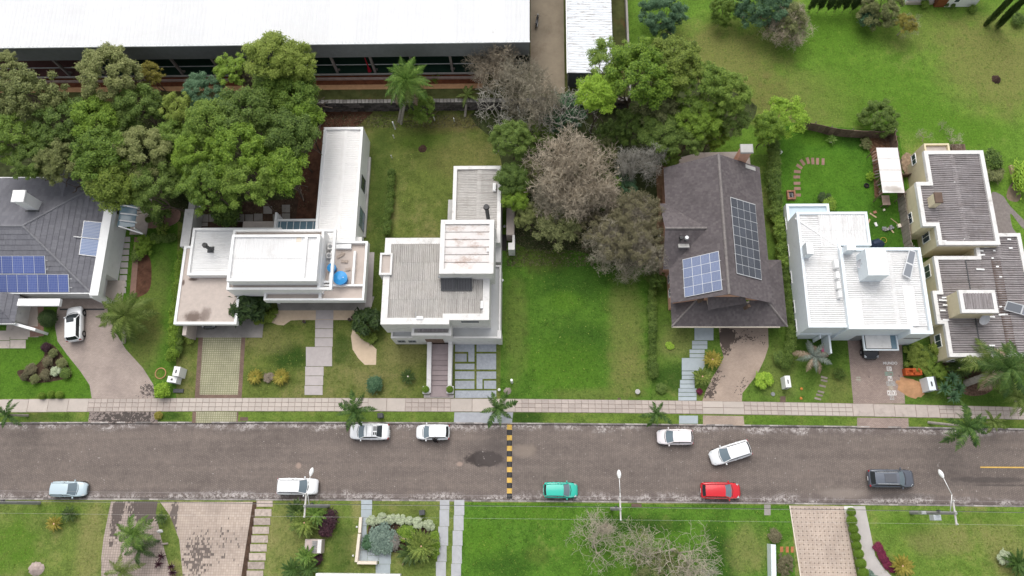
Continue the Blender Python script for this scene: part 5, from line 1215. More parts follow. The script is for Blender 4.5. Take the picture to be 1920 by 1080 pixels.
for (a, b, c, d) in ((1692, 535, 1726, 622), (1592, 560, 1622, 612)):
    r = R(a, b, c, d, z7-.1); mb = MB(); mb.box(r[0], max(r[1], ey0+.4), z7-.235, r[2], r[3], z7-.205); mb.build('smooth_sheet', CORR_WHITE, E_)
wall_block(E_, R(1622, 466, 1668, 516, 7.8), 5.2, 7.8, BLUEWHITE, .04, .02, 'tank_box', WHITE)
r = R(1511, 454, 1526, 476, 6.7); mb = MB(); mb.box(r[0], r[1], 2.0, r[2], r[3], 6.7); mb.build('chimney', BLUEWHITE, E_); mb = MB(); mb.box(r[0]+.01, r[1]+.01, 6.7, r[2]-.01, r[3]-.01, 6.72); mb.build('chimney_cap', WHITE, E_)
r = R(1587, 458, 1606, 469, 6.9); mb = MB(); mb.box(r[0], r[1], 5.0, r[2], r[3], 6.9); mb.build('chimney', BLUEWHITE, E_); mb = MB(); mb.box(r[0]+.01, r[1]+.01, 6.9, r[2]-.01, r[3]-.01, 6.92); mb.build('chimney_cap', WHITE, E_)
for (px, py, s) in ((1569, 494, 1.25), (1571, 515, 1), (1573, 534, 1), (1576, 551, 1)):
    c = P(px, py, 5.9); small_box(E_, (c.x-.18*s, c.y-.38*s, c.x+.18*s, c.y+.38*s), 5.2, 5.9, WHITE, 'air_conditioner')
dish(E_, P(1613, 494, 6.2), .5, (math.radians(-25), math.radians(170)))
cc = [P(1705, 468, 6.3), P(1718, 472, 6.3), P(1708, 523, 5.9), P(1692, 515, 5.9)]
solar(E_, cc, 2, 1, HEAT_GREY, 'water_heater', 'collector', gap=.1)
for py in (420, 470, 520, 575, 610):
    c = P(1483, py, 1.7); window(E_, 'W', (xw_, c.y, 1.2), 1.5, 1.2)
mb = MB(); mb.box(exs+.3, ey00-.02, 3.3, ex1-.3, ey00+.01, 3.7); mb.build('vent_slot', MIDGREY, E_)
# glazed portico
zq = 2.8
r = R(1618, 634, 1686, 657, zq); mb = MB()
mb.box(r[0], r[1], zq-.25, r[2], r[1]+.14, zq); mb.box(r[0], r[1]+.15, zq-.25, r[0]+.14, ey0-.02, zq); mb.box(r[2]-.14, r[1]+.15, zq-.25, r[2], ey0-.02, zq); mb.build('portico_frame', BLUEWHITE, E_)
mb = MB(); mb.box(r[0]+.3, r[1]+.25, zq-.2, r[2]-.75, ey0-.02, zq-.08); mb.build('portico_roof', WHITE_OLD, E_)
mb = MB(); mb.box(r[2]-.72, r[1]+.2, zq-.2, r[2]-.16, ey0-.02, zq-.12); mb.build('portico_glazing', GLASS_B, E_)
mb = MB(); a = P(1537, 650, 1.9); b = P(1570, 660, 1.9); mb.box(a.x, a.y+.9, 0, a.x+.15, yS_-.05, 2.2); mb.box(b.x-.9, b.y-.2, 0, b.x-.7, yS_-.05, 2.2); mb.build('entrance_screen', BLUEWHITE, E_)
mb = MB(); mb.box(P(1590, 640, 0).x, ey0-.04, .04, P(1690, 640, 0).x-.6, ey0+.02, 2.5); mb.build('garage_door', MIDGREY, E_)

# ================================================================== yellow walled house, far right
Fh = thing('yellow_walled_house', 'yellow walled house with dark corrugated roofs behind white parapets at the right', 'house', P(1800, 480, 0))
za = 3.0
r = R(1732, 269, 1783, 290, za); wall_block(Fh, (r[0], r[1]-1.0, r[2], r[3]), 0, za, YELLOW_WALL, .22, .3, 'annex_wall', CONC_PINK)
zf = 4.4
fx0, fx1 = (P(1737, 285, zf).x+P(1757, 458, zf).x)/2, (P(1845, 281, zf).x+P(1873, 459, zf).x)/2; fy1, fy0 = P(1800, 282, zf).y, P(1810, 459, zf).y
bxx = (P(1719, 341, zf).x+P(1730, 424, zf).x)/2; bya, byb = P(1725, 341, zf).y, P(1735, 424, zf).y
pol = [(fx0, fy0), (fx1, fy0), (fx1, fy1), (fx0, fy1), (fx0, bya), (bxx, bya), (bxx, byb), (fx0, byb)]
wall_block(Fh, pol, 0, zf-.55, YELLOW_WALL, .05, .01, 'wall')
wall_block(Fh, [(x+(.04 if x == fx1 else -.04), y) for x, y in pol], zf-.5, zf, WHITE_OLD, .45, .4, 'parapet', CONC_D)
corr(Fh, (fx0+.47, fy0+.47, fx1-.47, fy1-.47), zf-.12, CORR_DARK, 'x', .47, .22, sheet=1.85, pitch=.26, waves=5, amp=.125)
corr(Fh, (bxx+.42, byb+.45, fx0+.45, bya-.45), zf-.32, CORR_DARK, 'x', None, -.04, sheet=1.9, pitch=.26, waves=5, amp=.125)
r = R(1751, 362, 1767, 380, 5.7); mb = MB(); mb.box(r[0], r[1], 3.9, r[2], r[3], 5.7); ch = mb.build('chimney', flat('pale_yellow_render', (0.68, 0.60, 0.42), .7, .2), Fh); mb = MB(); mb.bevbox(((r[0]+r[2])/2, (r[1]+r[3])/2, 5.78), r[2]-r[0]+.12, r[3]-r[1]+.12, .16, .04); mb.build('chimney_cap', BROWN_SLAB, ch)
for py, hgt in ((300, 1.0), (410, .9), (445, 1.6)):
    c = P(1712, py, 1.9); window(Fh, 'W', ((bxx if 345 < py < 430 else fx0), c.y, 2.0), 1.3, hgt)
for (px, py, L, dr) in ((1766, 452, 1.0, 0), (1808, 449, .5, .6), (1815, 446, .4, .4), (1791, 342, .3, 0)):
    c = P(px, py, zf-.1); mb = MB(); mb.obox((c.x, c.y, zf-.08), L, .16, .04, dr); mb.build('mortar_patch', WHITE, Fh)
# lower roof
zl2 = 3.5
gx0 = (P(1752, 485, zl2).x+P(1781, 668, zl2).x)/2; gy1, gy0 = P(1790, 480, zl2).y, P(1830, 669, zl2).y; gxn = P(1830, 470, zl2).x; gx1 = P(1919, 470, zl2).x; gyn = P(1890, 437, zl2).y; gx2 = P(2040, 600, zl2).x
bay0, bay1, bxw = P(1757, 607, zl2).y, P(1749, 545, zl2).y, gx0-.75
pol = [(gx0, gy0), (gx2, gy0), (gx2, gy1-1.5), (gx1, gy1-1.5), (gx1, gyn), (gxn, gyn), (gxn, gy1), (gx0, gy1), (gx0, bay1), (bxw, bay1), (bxw, bay0), (gx0, bay0)]
wall_block(Fh, pol, 0, zl2-.5, YELLOW_WALL, .05, .01, 'lower_wall')
wall_block(Fh, [(p[0]+(-.03 if p[0] in (gx0, bxw) else .03), p[1]) for p in pol], zl2-.45, zl2, WHITE_OLD, .42, .35, 'lower_parapet', CONC_D)
xmid = P(1823, 560, zl2).x; xrg = P(1880, 560, zl2).x
corr(Fh, (gx0+.45, gy0+.45, xmid, gy1-.45), zl2-.30, CORR_DARK, 'x', None, -.12, sheet=2.0, pitch=.26, waves=5, amp=.125)
corr(Fh, (xmid, gy0+.45, gx2-.4, gy1-.45), zl2-.10, CORR_DARK, 'x', (xrg-xmid)/(gx2-.4-xmid), .2, sheet=2.0, pitch=.26, waves=5, amp=.125)
corr(Fh, (gxn+.45, gy1-.45, gx1-.45, gyn-.45), zl2-.12, CORR_DARK, 'x', .5, .15, sheet=2.0, pitch=.26, waves=5, amp=.125)
corr(Fh, (bxw+.4, bay0+.4, gx0+.44, bay1-.4), zl2-.34, CORR_DARK, 'x', None, -.03, sheet=2.0, pitch=.26, waves=5, amp=.125)
mb = MB(); mb.box(xmid-.05, gy0+.5, zl2-.3, xmid+.05, gy1-.5, zl2-.02); mb.build('step_flashing', DARKGREY, Fh)
mb = MB(); mb.box(xrg-.5, gy0+.5, zl2-.05, xrg+.5, gyn-.5 if False else gy1-.5, zl2+.01); mb.build('dirty_ridge', flat('dirty_ridge_sheet', (.10, .075, .066), .9, .1, var=.4, scale=2), Fh)
rr = random.Random(4)
for (px, py, L) in ((1768, 563, .9), (1772, 572, .5), (1768, 582, .6), (1770, 558, .5), (1773, 600, .6), (1838, 505, .9), (1838, 470, .7), (1840, 478, .8), (1850, 463, .6), (1892, 449, .4), (1895, 465, .4), (1870, 500, .3), (1876, 519, .3), (1861, 484, .25), (1864, 470, .25), (1860, 594, .6), (1878, 590, .7), (1886, 589, .4), (1860, 648, .6), (1876, 575, .3)):
    c = P(px, py, zl2); mb = MB(); mb.obox((c.x, c.y, zl2-.0+rr.uniform(.0, .03)), L, .17, .04, rr.uniform(-.1, .1)); mb.build('mortar_patch', WHITE, Fh)
# penthouse
zph = 6.0
TL, TR, BR, BL = P(1797, 544, zph), P(1865, 543, zph), P(1872, 587, zph), P(1805, 585, zph)
r = ((TL.x+BL.x)/2, (BR.y+BL.y)/2, (TR.x+BR.x)/2, TL.y)
wall_block(Fh, r, zl2-.6, zph-.4, YELLOW_WALL, .05, .01, 'penthouse_wall'); wall_block(Fh, (r[0]-.03, r[1]-.03, r[2]+.03, r[3]+.03), zph-.36, zph, WHITE_OLD, .4, .3, 'penthouse_parapet', CONC_D)
corr(Fh, (r[0]+.4, r[1]+.4, r[2]-.4, r[3]-.4), zph-.12, CORR_DARK, 'y', None, -.06, sheet=2.4, pitch=.26, waves=5, amp=.125)
dish(Fh, P(1844, 598, 4.3), .62, (math.radians(38), math.radians(10)))
cc = [P(1889, 564, 4.3), P(1950, 580, 4.3), P(1945, 598, 3.9), P(1883, 581, 3.9)]
solar(Fh, cc, 1, 2, HEAT_GREY, 'water_heater', 'collector', gap=.1)
c = P(1791, 466, 1.6); small_box(Fh, (c.x-.45, c.y-.3, c.x+.45, c.y+.3), 1.0, 1.6, WHITE_OLD, 'air_conditioner')
for py in (510, 640): c = P(1752, py, 1.6); window(Fh, 'W', (gx0, c.y, 1.7), 1.5, 1.3)
for k in range(3): window(Fh, 'S', (gx0+1.6+k*2.6, gy0, 1.6), 1.4, 1.3)

# ================================================================== white house at the top edge, building at the bottom edge
N = thing('white_house', 'white house with a rust brown door cut off by the top edge', 'house', P(1770, 0, 0))
r = R(1700, -70, 1862, 14, 0); yw = P(1780, 13, 0).y
mb = MB(); mb.box(P(1697, 6, 0).x, yw+.7, 0, P(1760, 6, 0).x, yw+9, 3.4); mb.build('wall', BLUEWHITE, N)
mb = MB(); mb.box(P(1760, 6, 0).x+.02, yw, 0, P(1826, 8, 0).x, yw+9, 3.2); mb.build('bay_wall', WHITE, N)
mb = MB(); a, b = P(1750, 13, 0).x, P(1769, 13, 0).x; mb.box(a, yw-.05, .05, b, yw+.69, 2.7); mb.build('door', flat('rust_brown_door', (0.20, 0.065, 0.028), .6, .3, var=.15), N)
mb = MB(); mb.box(P(1780, 6, 0).x, yw-.02, 1.0, P(1788, 6, 0).x, yw+.01, 2.2); mb.build('window', GLASS, N)
mb = MB(); mb.add([(P(1690, 0, 0).x, yw-.3+1.0, 3.45), (P(1830, 0, 0).x, yw+.6, 3.45), (P(1830, 0, 0).x, yw+10, 5.5), (P(1690, 0, 0).x, yw+10, 5.5)], [(0,1,2,3)]); mb.build('roof', TILE_BROWN, N)
mb = MB(); mb.box(P(1697, 6, 0).x, yw+.4, .0, P(1748, 6, 0).x, yw+.68, .5); mb.build('plinth', CONC_PINK, N)
S_ = thing('white_roofed_house', 'white flat roof edge cut off by the bottom of the view', 'house', P(670, 1130, 0))
r = (P(592, 1077, 3.2).x, P(670, 1220, 3.2).y, P(750, 1076, 3.2).x, P(670, 1076, 3.2).y)
wall_block(S_, r, 2.4, 3.2, WHITE, .3, .3, 'parapet', WHITE); wall_block(S_, (r[0]+.8, r[1], r[2]-.8, r[3]-.9), 0, 2.39, WHITE_OLD, .2, .1, 'wall', CONC)
# ================================================================== plants
def np_mesh(name, v, f, m, smooth=False):
    me = bpy.data.meshes.new(name)
    k = f.shape[1]
    me.vertices.add(len(v)); me.vertices.foreach_set('co', v.astype(np.float32).ravel())
    me.loops.add(f.size); me.loops.foreach_set('vertex_index', f.astype(np.int32).ravel())
    me.polygons.add(len(f)); me.polygons.foreach_set('loop_start', np.arange(0, f.size, k, dtype=np.int32))
    try: me.polygons.foreach_set('loop_total', np.full(len(f), k, dtype=np.int32))
    except Exception: pass
    me.materials.append(m); me.update(calc_edges=True); me.validate()
    return me
def leaf_quads(c, nrm, size, asp=1.7, fold=.25):
    """a leaf-sized folded blade at every point c, facing nrm"""
    n = len(c)
    r = rng.normal(size=(n, 3)); u = np.cross(nrm, r); u /= np.linalg.norm(u, axis=1, keepdims=True)+1e-9
    w_ = np.cross(nrm, u)
    s = size[:, None]
    a = c-u*s*asp*.5; b = c+w_*s*.5-nrm*s*fold*.4; d = c+u*s*asp*.5-nrm*s*fold; e = c-w_*s*.5-nrm*s*fold*.4
    v = np.stack([a, b, d, e], 1).reshape(-1, 3)
    f = np.arange(4*n).reshape(n, 4)
    return v, f
def unit(n): v = rng.normal(size=(n, 3)); return v/np.linalg.norm(v, axis=1, keepdims=True)
def crown_mesh(name, m, lobes=30, nleaf=9000, leaf=.05, flat_=.75, lobe_r=(.20, .36), spread=.78, droop=.25, fill=.25, asp=1.7, wb=.28):
    """crown of unit radius, z from about -flat_ to flat_: overlapping leaf clusters with gaps between"""
    d = unit(lobes*3); d = d[d[:, 2] > -.35][:lobes]
    rad = spread*rng.uniform(.55, 1.05, len(d))
    cen = d*rad[:, None]*np.array([1, 1, flat_]); lr = rng.uniform(lobe_r[0], lobe_r[1], len(d))
    idx = rng.choice(len(d), nleaf, p=lr**2/np.sum(lr**2))
    o = unit(nleaf); o[:, 2] = np.where(o[:, 2] < -.3, -o[:, 2], o[:, 2])
    sh = rng.uniform(.70, 1.06, nleaf)**1.0
    inner = rng.random(nleaf) < fill; sh[inner] *= rng.uniform(.3, .9, inner.sum()); stray = rng.random(nleaf) < .10*(lobes > 1); sh[stray] *= rng.uniform(1.1, 1.55, stray.sum())
    wob = 1+wb*np.sin(o[:, 0]*9+idx)*np.cos(o[:, 1]*8+idx*2.1)
    c = cen[idx]+o*(lr[idx]*sh*wob)[:, None]*np.array([1, 1, .85])
    nr = o*.8+unit(nleaf)*.6+np.array([0, 0, .8]); nr /= np.linalg.norm(nr, axis=1, keepdims=True)
    v, f = leaf_quads(c, nr, leaf*rng.uniform(.6, 1.35, nleaf), asp)
    return np_mesh(name, v, f, m)
LM = {}
def lm(n, d, m, l, **k): LM[n] = leafmat(n+'_leaves', d, m, l, **k)
lm('dark_green', (0.033, 0.067, 0.010), (0.102, 0.167, 0.028), (0.206, 0.284, 0.058))
lm('mid_green', (0.041, 0.091, 0.010), (0.140, 0.226, 0.030), (0.272, 0.372, 0.065))
lm('fresh_green', (0.044, 0.104, 0.008), (0.161, 0.266, 0.025), (0.293, 0.415, 0.055))
lm('yellow_green', (0.060, 0.102, 0.012), (0.180, 0.246, 0.036), (0.312, 0.378, 0.072))
lm('bright_lime', (0.084, 0.168, 0.011), (0.224, 0.378, 0.028), (0.406, 0.560, 0.070))
lm('grey_green', (0.074, 0.095, 0.028), (0.189, 0.219, 0.067), (0.329, 0.342, 0.135))
lm('blue_green', (0.026, 0.076, 0.034), (0.071, 0.148, 0.071), (0.143, 0.244, 0.126))
lm('olive', (0.054, 0.068, 0.022), (0.162, 0.182, 0.065), (0.277, 0.290, 0.121))
lm('olive_brown', (.060, .058, .030), (.145, .132, .068), (.24, .215, .125))
lm('ochre_green', (.09, .085, .012), (.22, .20, .030), (.34, .30, .06))
lm('tan', (0.100, 0.078, 0.055), (0.205, 0.165, 0.120), (0.310, 0.255, 0.190), trans=.1)
lm('silver', (.24, .28, .17), (.42, .48, .31), (.60, .66, .46))
lm('dusty_blue', (0.070, 0.105, 0.084), (0.147, 0.210, 0.168), (0.252, 0.336, 0.266))
lm('purple', (0.024, 0.012, 0.017), (0.058, 0.022, 0.031), (0.108, 0.038, 0.054), trans=.1)
lm('crimson', (0.058, 0.008, 0.021), (0.143, 0.016, 0.046), (0.247, 0.033, 0.078), trans=.1)
lm('topiary', (.060, .115, .008), (.13, .23, .018), (.21, .33, .04))
lm('conifer', (0.015, 0.032, 0.009), (0.034, 0.066, 0.015), (0.077, 0.119, 0.029))
lm('ash', (0.110, 0.100, 0.088), (0.200, 0.185, 0.160), (0.300, 0.280, 0.245), trans=.1)
lm('palm', (0.041, 0.096, 0.016), (0.111, 0.208, 0.035), (0.241, 0.344, 0.073))
lm('dark_palm', (0.020, 0.051, 0.012), (0.053, 0.111, 0.021), (0.116, 0.186, 0.042))
lm('yellow_palm', (.05, .08, .014), (.125, .18, .036), (.22, .27, .075))
lm('cycad', (0.055, 0.096, 0.018), (0.144, 0.204, 0.039), (0.297, 0.354, 0.081))
lm('dark_cycad', (0.021, 0.044, 0.011), (0.057, 0.100, 0.024), (0.124, 0.179, 0.045))
lm('golden_cycad', (0.124, 0.125, 0.018), (0.289, 0.259, 0.041), (0.475, 0.384, 0.089))
lm('blue_palm', (0.100, 0.120, 0.105), (0.200, 0.235, 0.200), (0.320, 0.350, 0.300))
lm('dead_frond', (0.160, 0.110, 0.075), (0.290, 0.215, 0.150), (0.400, 0.310, 0.230), trans=.05)
# crown prototypes
CR = {}
CR['broad'] = [crown_mesh('crown_leaves', LM['mid_green'], 70, 24000, .031, .78, (.13, .23), .84, fill=.12) for _ in range(3)]
CR['clumpy'] = [crown_mesh('crown_leaves', LM['mid_green'], 105, 25000, .029, .80, (.085, .165), .90, fill=.12) for _ in range(3)]
CR['airy'] = [crown_mesh('crown_leaves', LM['mid_green'], 70, 13000, .032, .66, (.10, .19), .88, fill=.2) for _ in range(2)]
CR['wispy'] = [crown_mesh('crown_leaves', LM['olive'], 90, 6500, .026, .66, (.08, .16), .95, fill=.3) for _ in range(2)]
CR['bush'] = [crown_mesh('bush_leaves', LM['mid_green'], 26, 3600, .085, .75, (.24, .40), .62) for _ in range(3)]
CR['spiky'] = [crown_mesh('bush_leaves', LM['mid_green'], 30, 3000, .10, .7, (.18, .34), .7, asp=4.0) for _ in range(2)]
CR['ball'] = [crown_mesh('clipped_leaves', LM['topiary'], 1, 6000, .055, .9, (.95, .96), .001, fill=.05, wb=.025) for _ in range(2)]
def wood_mesh(name, m, seed, R_=1.0, H_=1.6, depth=5, forks=3, tip=.006, r0=.075, spread=.75, up=.55, twigs=True, nside=4, wander=.25, trunk=.42):
    """bare trunk and branches of a tree whose crown has unit radius; base at z=0"""
    rr = random.Random(seed); mb = MB()
    def grow(p, d, L, r, k):
        n = 3 if k < 2 else (2 if k < 5 else 1)
        pts = [p]; q = p; dd = d.copy()
        for i in range(n):
            dd = (dd+Vector((rr.gauss(0, wander), rr.gauss(0, wander), rr.gauss(0, wander*.6)+.04))).normalized()
            q = q+dd*(L/n); pts.append(q)
        r1 = max(tip, r*.62); ns = nside if k < 3 else 3
        for i in range(n):
            a = r+(r1-r)*i/n; b = r+(r1-r)*(i+1)/n; mb.tube(pts[i], pts[i+1], a, b, ns, caps=False)
        if k >= depth: return
        nf = forks+(1 if rr.random() < .45 else 0) if k > 0 else forks+2
        off = rr.uniform(0, 6.28)
        for j in range(nf):
            a = off+6.283*j/nf+rr.uniform(-.4, .4)
            u = dd.orthogonal().normalized(); w_ = dd.cross(u)
            side = u*math.cos(a)+w_*math.sin(a)
            sp_ = spread*rr.uniform(.7, 1.25)
            nd = (dd*(1-.35*sp_)+side*sp_+Vector((0, 0, up*.18))).normalized()
            start = pts[-1] if j < 2 or k == 0 else pts[-2]
            grow(start, nd, L*rr.uniform(.62, .82) if k else L*rr.uniform(.85, 1.05), r1*rr.uniform(.75, 1), k+1)
    grow(Vector((0, 0, 0)), Vector((rr.uniform(-.05, .05), rr.uniform(-.05, .05), 1)), trunk, r0, 0)
    return mb.mesh(name, m)
BARE_M = flat('bare_twigs', (0.36, 0.325, 0.25), .9, .1, var=.3, scale=2)
BARE_T = flat('tan_twigs', (0.42, 0.36, 0.275), .9, .1, var=.3, scale=2)
BARE_W = flat('pale_lichen_branches', (0.42, 0.40, 0.35), .9, .1, var=.3, scale=2)
WOODS = [wood_mesh('trunk', BARK, s, depth=2, forks=3, r0=.055, tip=.012, trunk=.75, spread=.7) for s in (1, 2)]
BARES = [wood_mesh('branches', BARE_T, s, depth=7, forks=3, r0=.027, tip=.0020, trunk=.30, spread=.80, up=.45, wander=.2) for s in (11, 12)]
BARES_L = [wood_mesh('branches', BARE_M, s, depth=5, forks=3, r0=.024, tip=.0022, trunk=.30, spread=.85, up=.35, wander=.2) for s in (31, 32)]
BARES_W = [wood_mesh('branches', BARE_W, s, depth=6, forks=2, r0=.030, tip=.0036, trunk=.34, spread=.85, up=.35, wander=.28) for s in (21, 22)]
for me in BARES+BARES_W+BARES_L:      # bring each to unit crown radius
    a = np.empty(len(me.vertices)*3, np.float32); me.vertices.foreach_get('co', a); a = a.reshape(-1, 3)
    r = np.percentile(np.hypot(a[:, 0], a[:, 1]), 97); a /= r; me.vertices.foreach_set('co', a.ravel()); me.update()
_cnt = {}
def pick(L, k): _cnt[k] = _cnt.get(k, -1)+1; return L[_cnt[k] % len(L)]
def tree(px, py, rpx, z, kind, col, label, group=None, zs=1.0, name='tree', ground=0.0, cat='tree', bare=None):
    """leafy tree whose crown centre is seen at (px, py), standing z metres up"""
    c = P(px, py, z); R_ = rpx/17.2*(CAM_H-z)/CAM_H*1.28
    t = thing(name, label, cat, (c.x, c.y, ground), group)
    me = pick(CR[kind], kind)
    o = link('crown', me, t, (0, 0, z-ground)); setmat(o, LM[col]); o.scale = (R_, R_*random.uniform(.92, 1.05), R_*zs*1.15); o.rotation_euler = (0, 0, random.uniform(0, 6.28))
    tr = link('trunk', pick(WOODS, 'w'), t); s = max(.6, (z-ground+.35*R_*zs))/1.75; tr.scale = (R_*.8, R_*.8, s); tr.rotation_euler = (0, 0, random.uniform(0, 6.28))
    if bare:
        b = link('bare_branches', pick(BARES, 'b'), t); setmat(b, bare)
        hz_ = max(v.co.z for v in b.data.vertices); b.scale = (R_*1.06, R_*1.06, (z-ground+R_*zs*.85)/hz_); b.rotation_euler = (0, 0, random.uniform(0, 6.28))
    return t
def bare_tree(px, py, rpx, ztop, meshes, m, label, group=None, haze=None, zs=1.0, hz_amt=1.0, ground=0.0):
    z = ztop*.72; c = P(px, py, z); R_ = rpx/17.2*(CAM_H-z)/CAM_H
    t = thing('bare_tree', label, 'tree', (c.x, c.y, ground), group)
    me = pick(meshes, 'bare'+meshes[0].name); o = link('branches', me, t); setmat(o, m)
    hz_ = max(v.co.z for v in me.vertices); o.scale = (R_, R_, (ztop-ground)/hz_); o.rotation_euler = (0, 0, random.uniform(0, 6.28))
    if haze:
        h = link('twig_tufts', pick(CR['airy'], 'ah'), t, (0, 0, z-ground-.3)); setmat(h, LM[haze]); h.scale = (R_*.95*hz_amt, R_*.95*hz_amt, (ztop-z)*1.15); h.rotation_euler = (0, 0, random.uniform(0, 6.28))
    return t
def bush(px, py, rpx, h, kind, col, label, group=None, name='shrub', cat='shrub', ground=0.0, sy=1.0):
    c = P(px, py, h*.5+ground); R_ = rpx/17.0*(1.28 if kind != 'ball' else .98)
    t = thing(name, label, cat, (c.x, c.y, ground), group)
    o = link('foliage', pick(CR[kind], kind), t, (0, 0, h*.48)); setmat(o, LM[col]); o.scale = (R_, R_*sy, h*.62); o.rotation_euler = (0, 0, random.uniform(0, 6.28) if sy == 1 else 0)
    s = link('stem', STEM, t); s.scale = (R_, R_, h*.6)
    return t
STEM = wood_mesh('stem', BARK, 5, depth=1, forks=3, r0=.06, tip=.02, trunk=.5)
# ------------------------------------------------------------------ the grove, top left
GV = 'trees of the grove behind the white and slate houses'
for (px, py, r, z, k, c, lab) in [
    (8, 128, 34, 9, 'clumpy', 'grey_green', 'dull green tree at the left edge of the grove nearest the shed'),
    (60, 182, 62, 9, 'clumpy', 'grey_green', 'broad grey green tree in the top left corner of the grove'),
    (10, 258, 52, 9, 'clumpy', 'mid_green', 'mid green tree cut by the left edge halfway down the grove'),
    (118, 235, 52, 8, 'clumpy', 'dark_green', 'dark green tree between the top left corner tree and the grove centre'),
    (60, 302, 42, 8, 'clumpy', 'dark_green', 'dark tree just above the slate roof at the far left'),
    (116, 304, 44, 8, 'clumpy', 'grey_green', 'dull thin tree above the slate roof, left of the yellowish tree'),
    (205, 140, 58, 9.5, 'clumpy', 'grey_green', 'pale grey green tree standing up against the shed floor'),
    (262, 205, 50, 8, 'clumpy', 'dark_green', 'dark green tree below the ochre tree'),
    (180, 225, 46, 8.5, 'broad', 'fresh_green', 'fresh green tree low in the left half of the grove'),
    (195, 300, 58, 9.5, 'clumpy', 'mid_green', 'mid green tree over the bend of the grove left of centre'),
    (214, 345, 50, 9, 'broad', 'yellow_green', 'yellow green tree overhanging the corner of the slate roof'),
    (268, 290, 55, 9, 'clumpy', 'grey_green', 'greyish olive crown beside the yellow green tree over the slate roof'),
    (292, 350, 52, 8, 'clumpy', 'dark_green', 'dark tree at the lower edge of the grove beside the pergola'),
    (338, 205, 36, 9, 'airy', 'yellow_green', 'small yellowish tree in the middle of the grove'),
    (330, 262, 48, 8, 'clumpy', 'mid_green', 'mid green tree in the very middle of the grove'),
    (385, 178, 42, 8, 'clumpy', 'blue_green', 'bluish dark tree at the back of the grove near the shed columns'),
    (405, 238, 56, 9.5, 'broad', 'mid_green', 'rounded mid green tree right of the grove centre'),
    (372, 292, 50, 9, 'clumpy', 'fresh_green', 'fresh green clumped tree right of the greyish olive crown'),
    (392, 350, 50, 9, 'clumpy', 'mid_green', 'mid green tree over the left end of the paved courtyard'),
    (462, 215, 55, 10, 'broad', 'dark_green', 'dark rounded tree below the leafless tan tree'),
    (450, 285, 58, 10, 'clumpy', 'fresh_green', 'large fresh green clumped tree above the courtyard'),
    (468, 345, 52, 9.5, 'clumpy', 'mid_green', 'mid green tree over the middle of the paved courtyard'),
    (526, 318, 48, 9, 'broad', 'fresh_green', 'green tree at the lower right end of the grove over the soil'),
    (540, 255, 52, 9.5, 'broad', 'dark_green', 'dark green tree left of the long white wing'),
    (556, 180, 50, 9, 'broad', 'mid_green', 'mid green tree at the right end of the grove beside the bank'),
    (565, 225, 40, 8.5, 'broad', 'fresh_green', 'fresh green crown at the grove edge above the red soil'),
    (505, 105, 50, 12, 'broad', 'yellow_green', 'tall yellow green tree rising in front of the shed roof'),
    (552, 118, 42, 11, 'broad', 'yellow_green', 'second tall yellow green tree, right of the tallest one'),
    (518, 165, 50, 9, 'broad', 'mid_green', 'mid green tree right below the tall yellow green pair'),
    (285, 136, 26, 7, 'airy', 'ochre_green', 'small ochre yellow tree in front of the shed'),
    (435, 130, 34, 9, 'airy', 'fresh_green', 'small green tree left of the tall yellow green pair'),
]:
    tree(px, py, r, z, k, c, lab, GV, zs=random.uniform(.75, .95))
bare_tree(465, 140, 34, 10, BARES, BARE_T, 'leafless tan tree in the grove in front of the shed', GV, 'tan', hz_amt=.9)
for (px, py, r, lab) in ((150, 275, 40, 'low dark undergrowth left of the grove centre'), (345, 330, 40, 'low dark undergrowth under the middle trees'), (300, 395, 26, 'dark shrub below the grove beside the brick path'), (425, 395, 30, 'dark shrub at the courtyard edge under the trees'), (500, 265, 40, 'dark undergrowth at the right of the grove'), (90, 270, 40, 'dark undergrowth at the left of the grove'), (235, 255, 40, 'dark undergrowth in the grove centre')):
    bush(px, py, r, 3.2, 'bush', 'dark_green', lab, 'undergrowth of the grove')
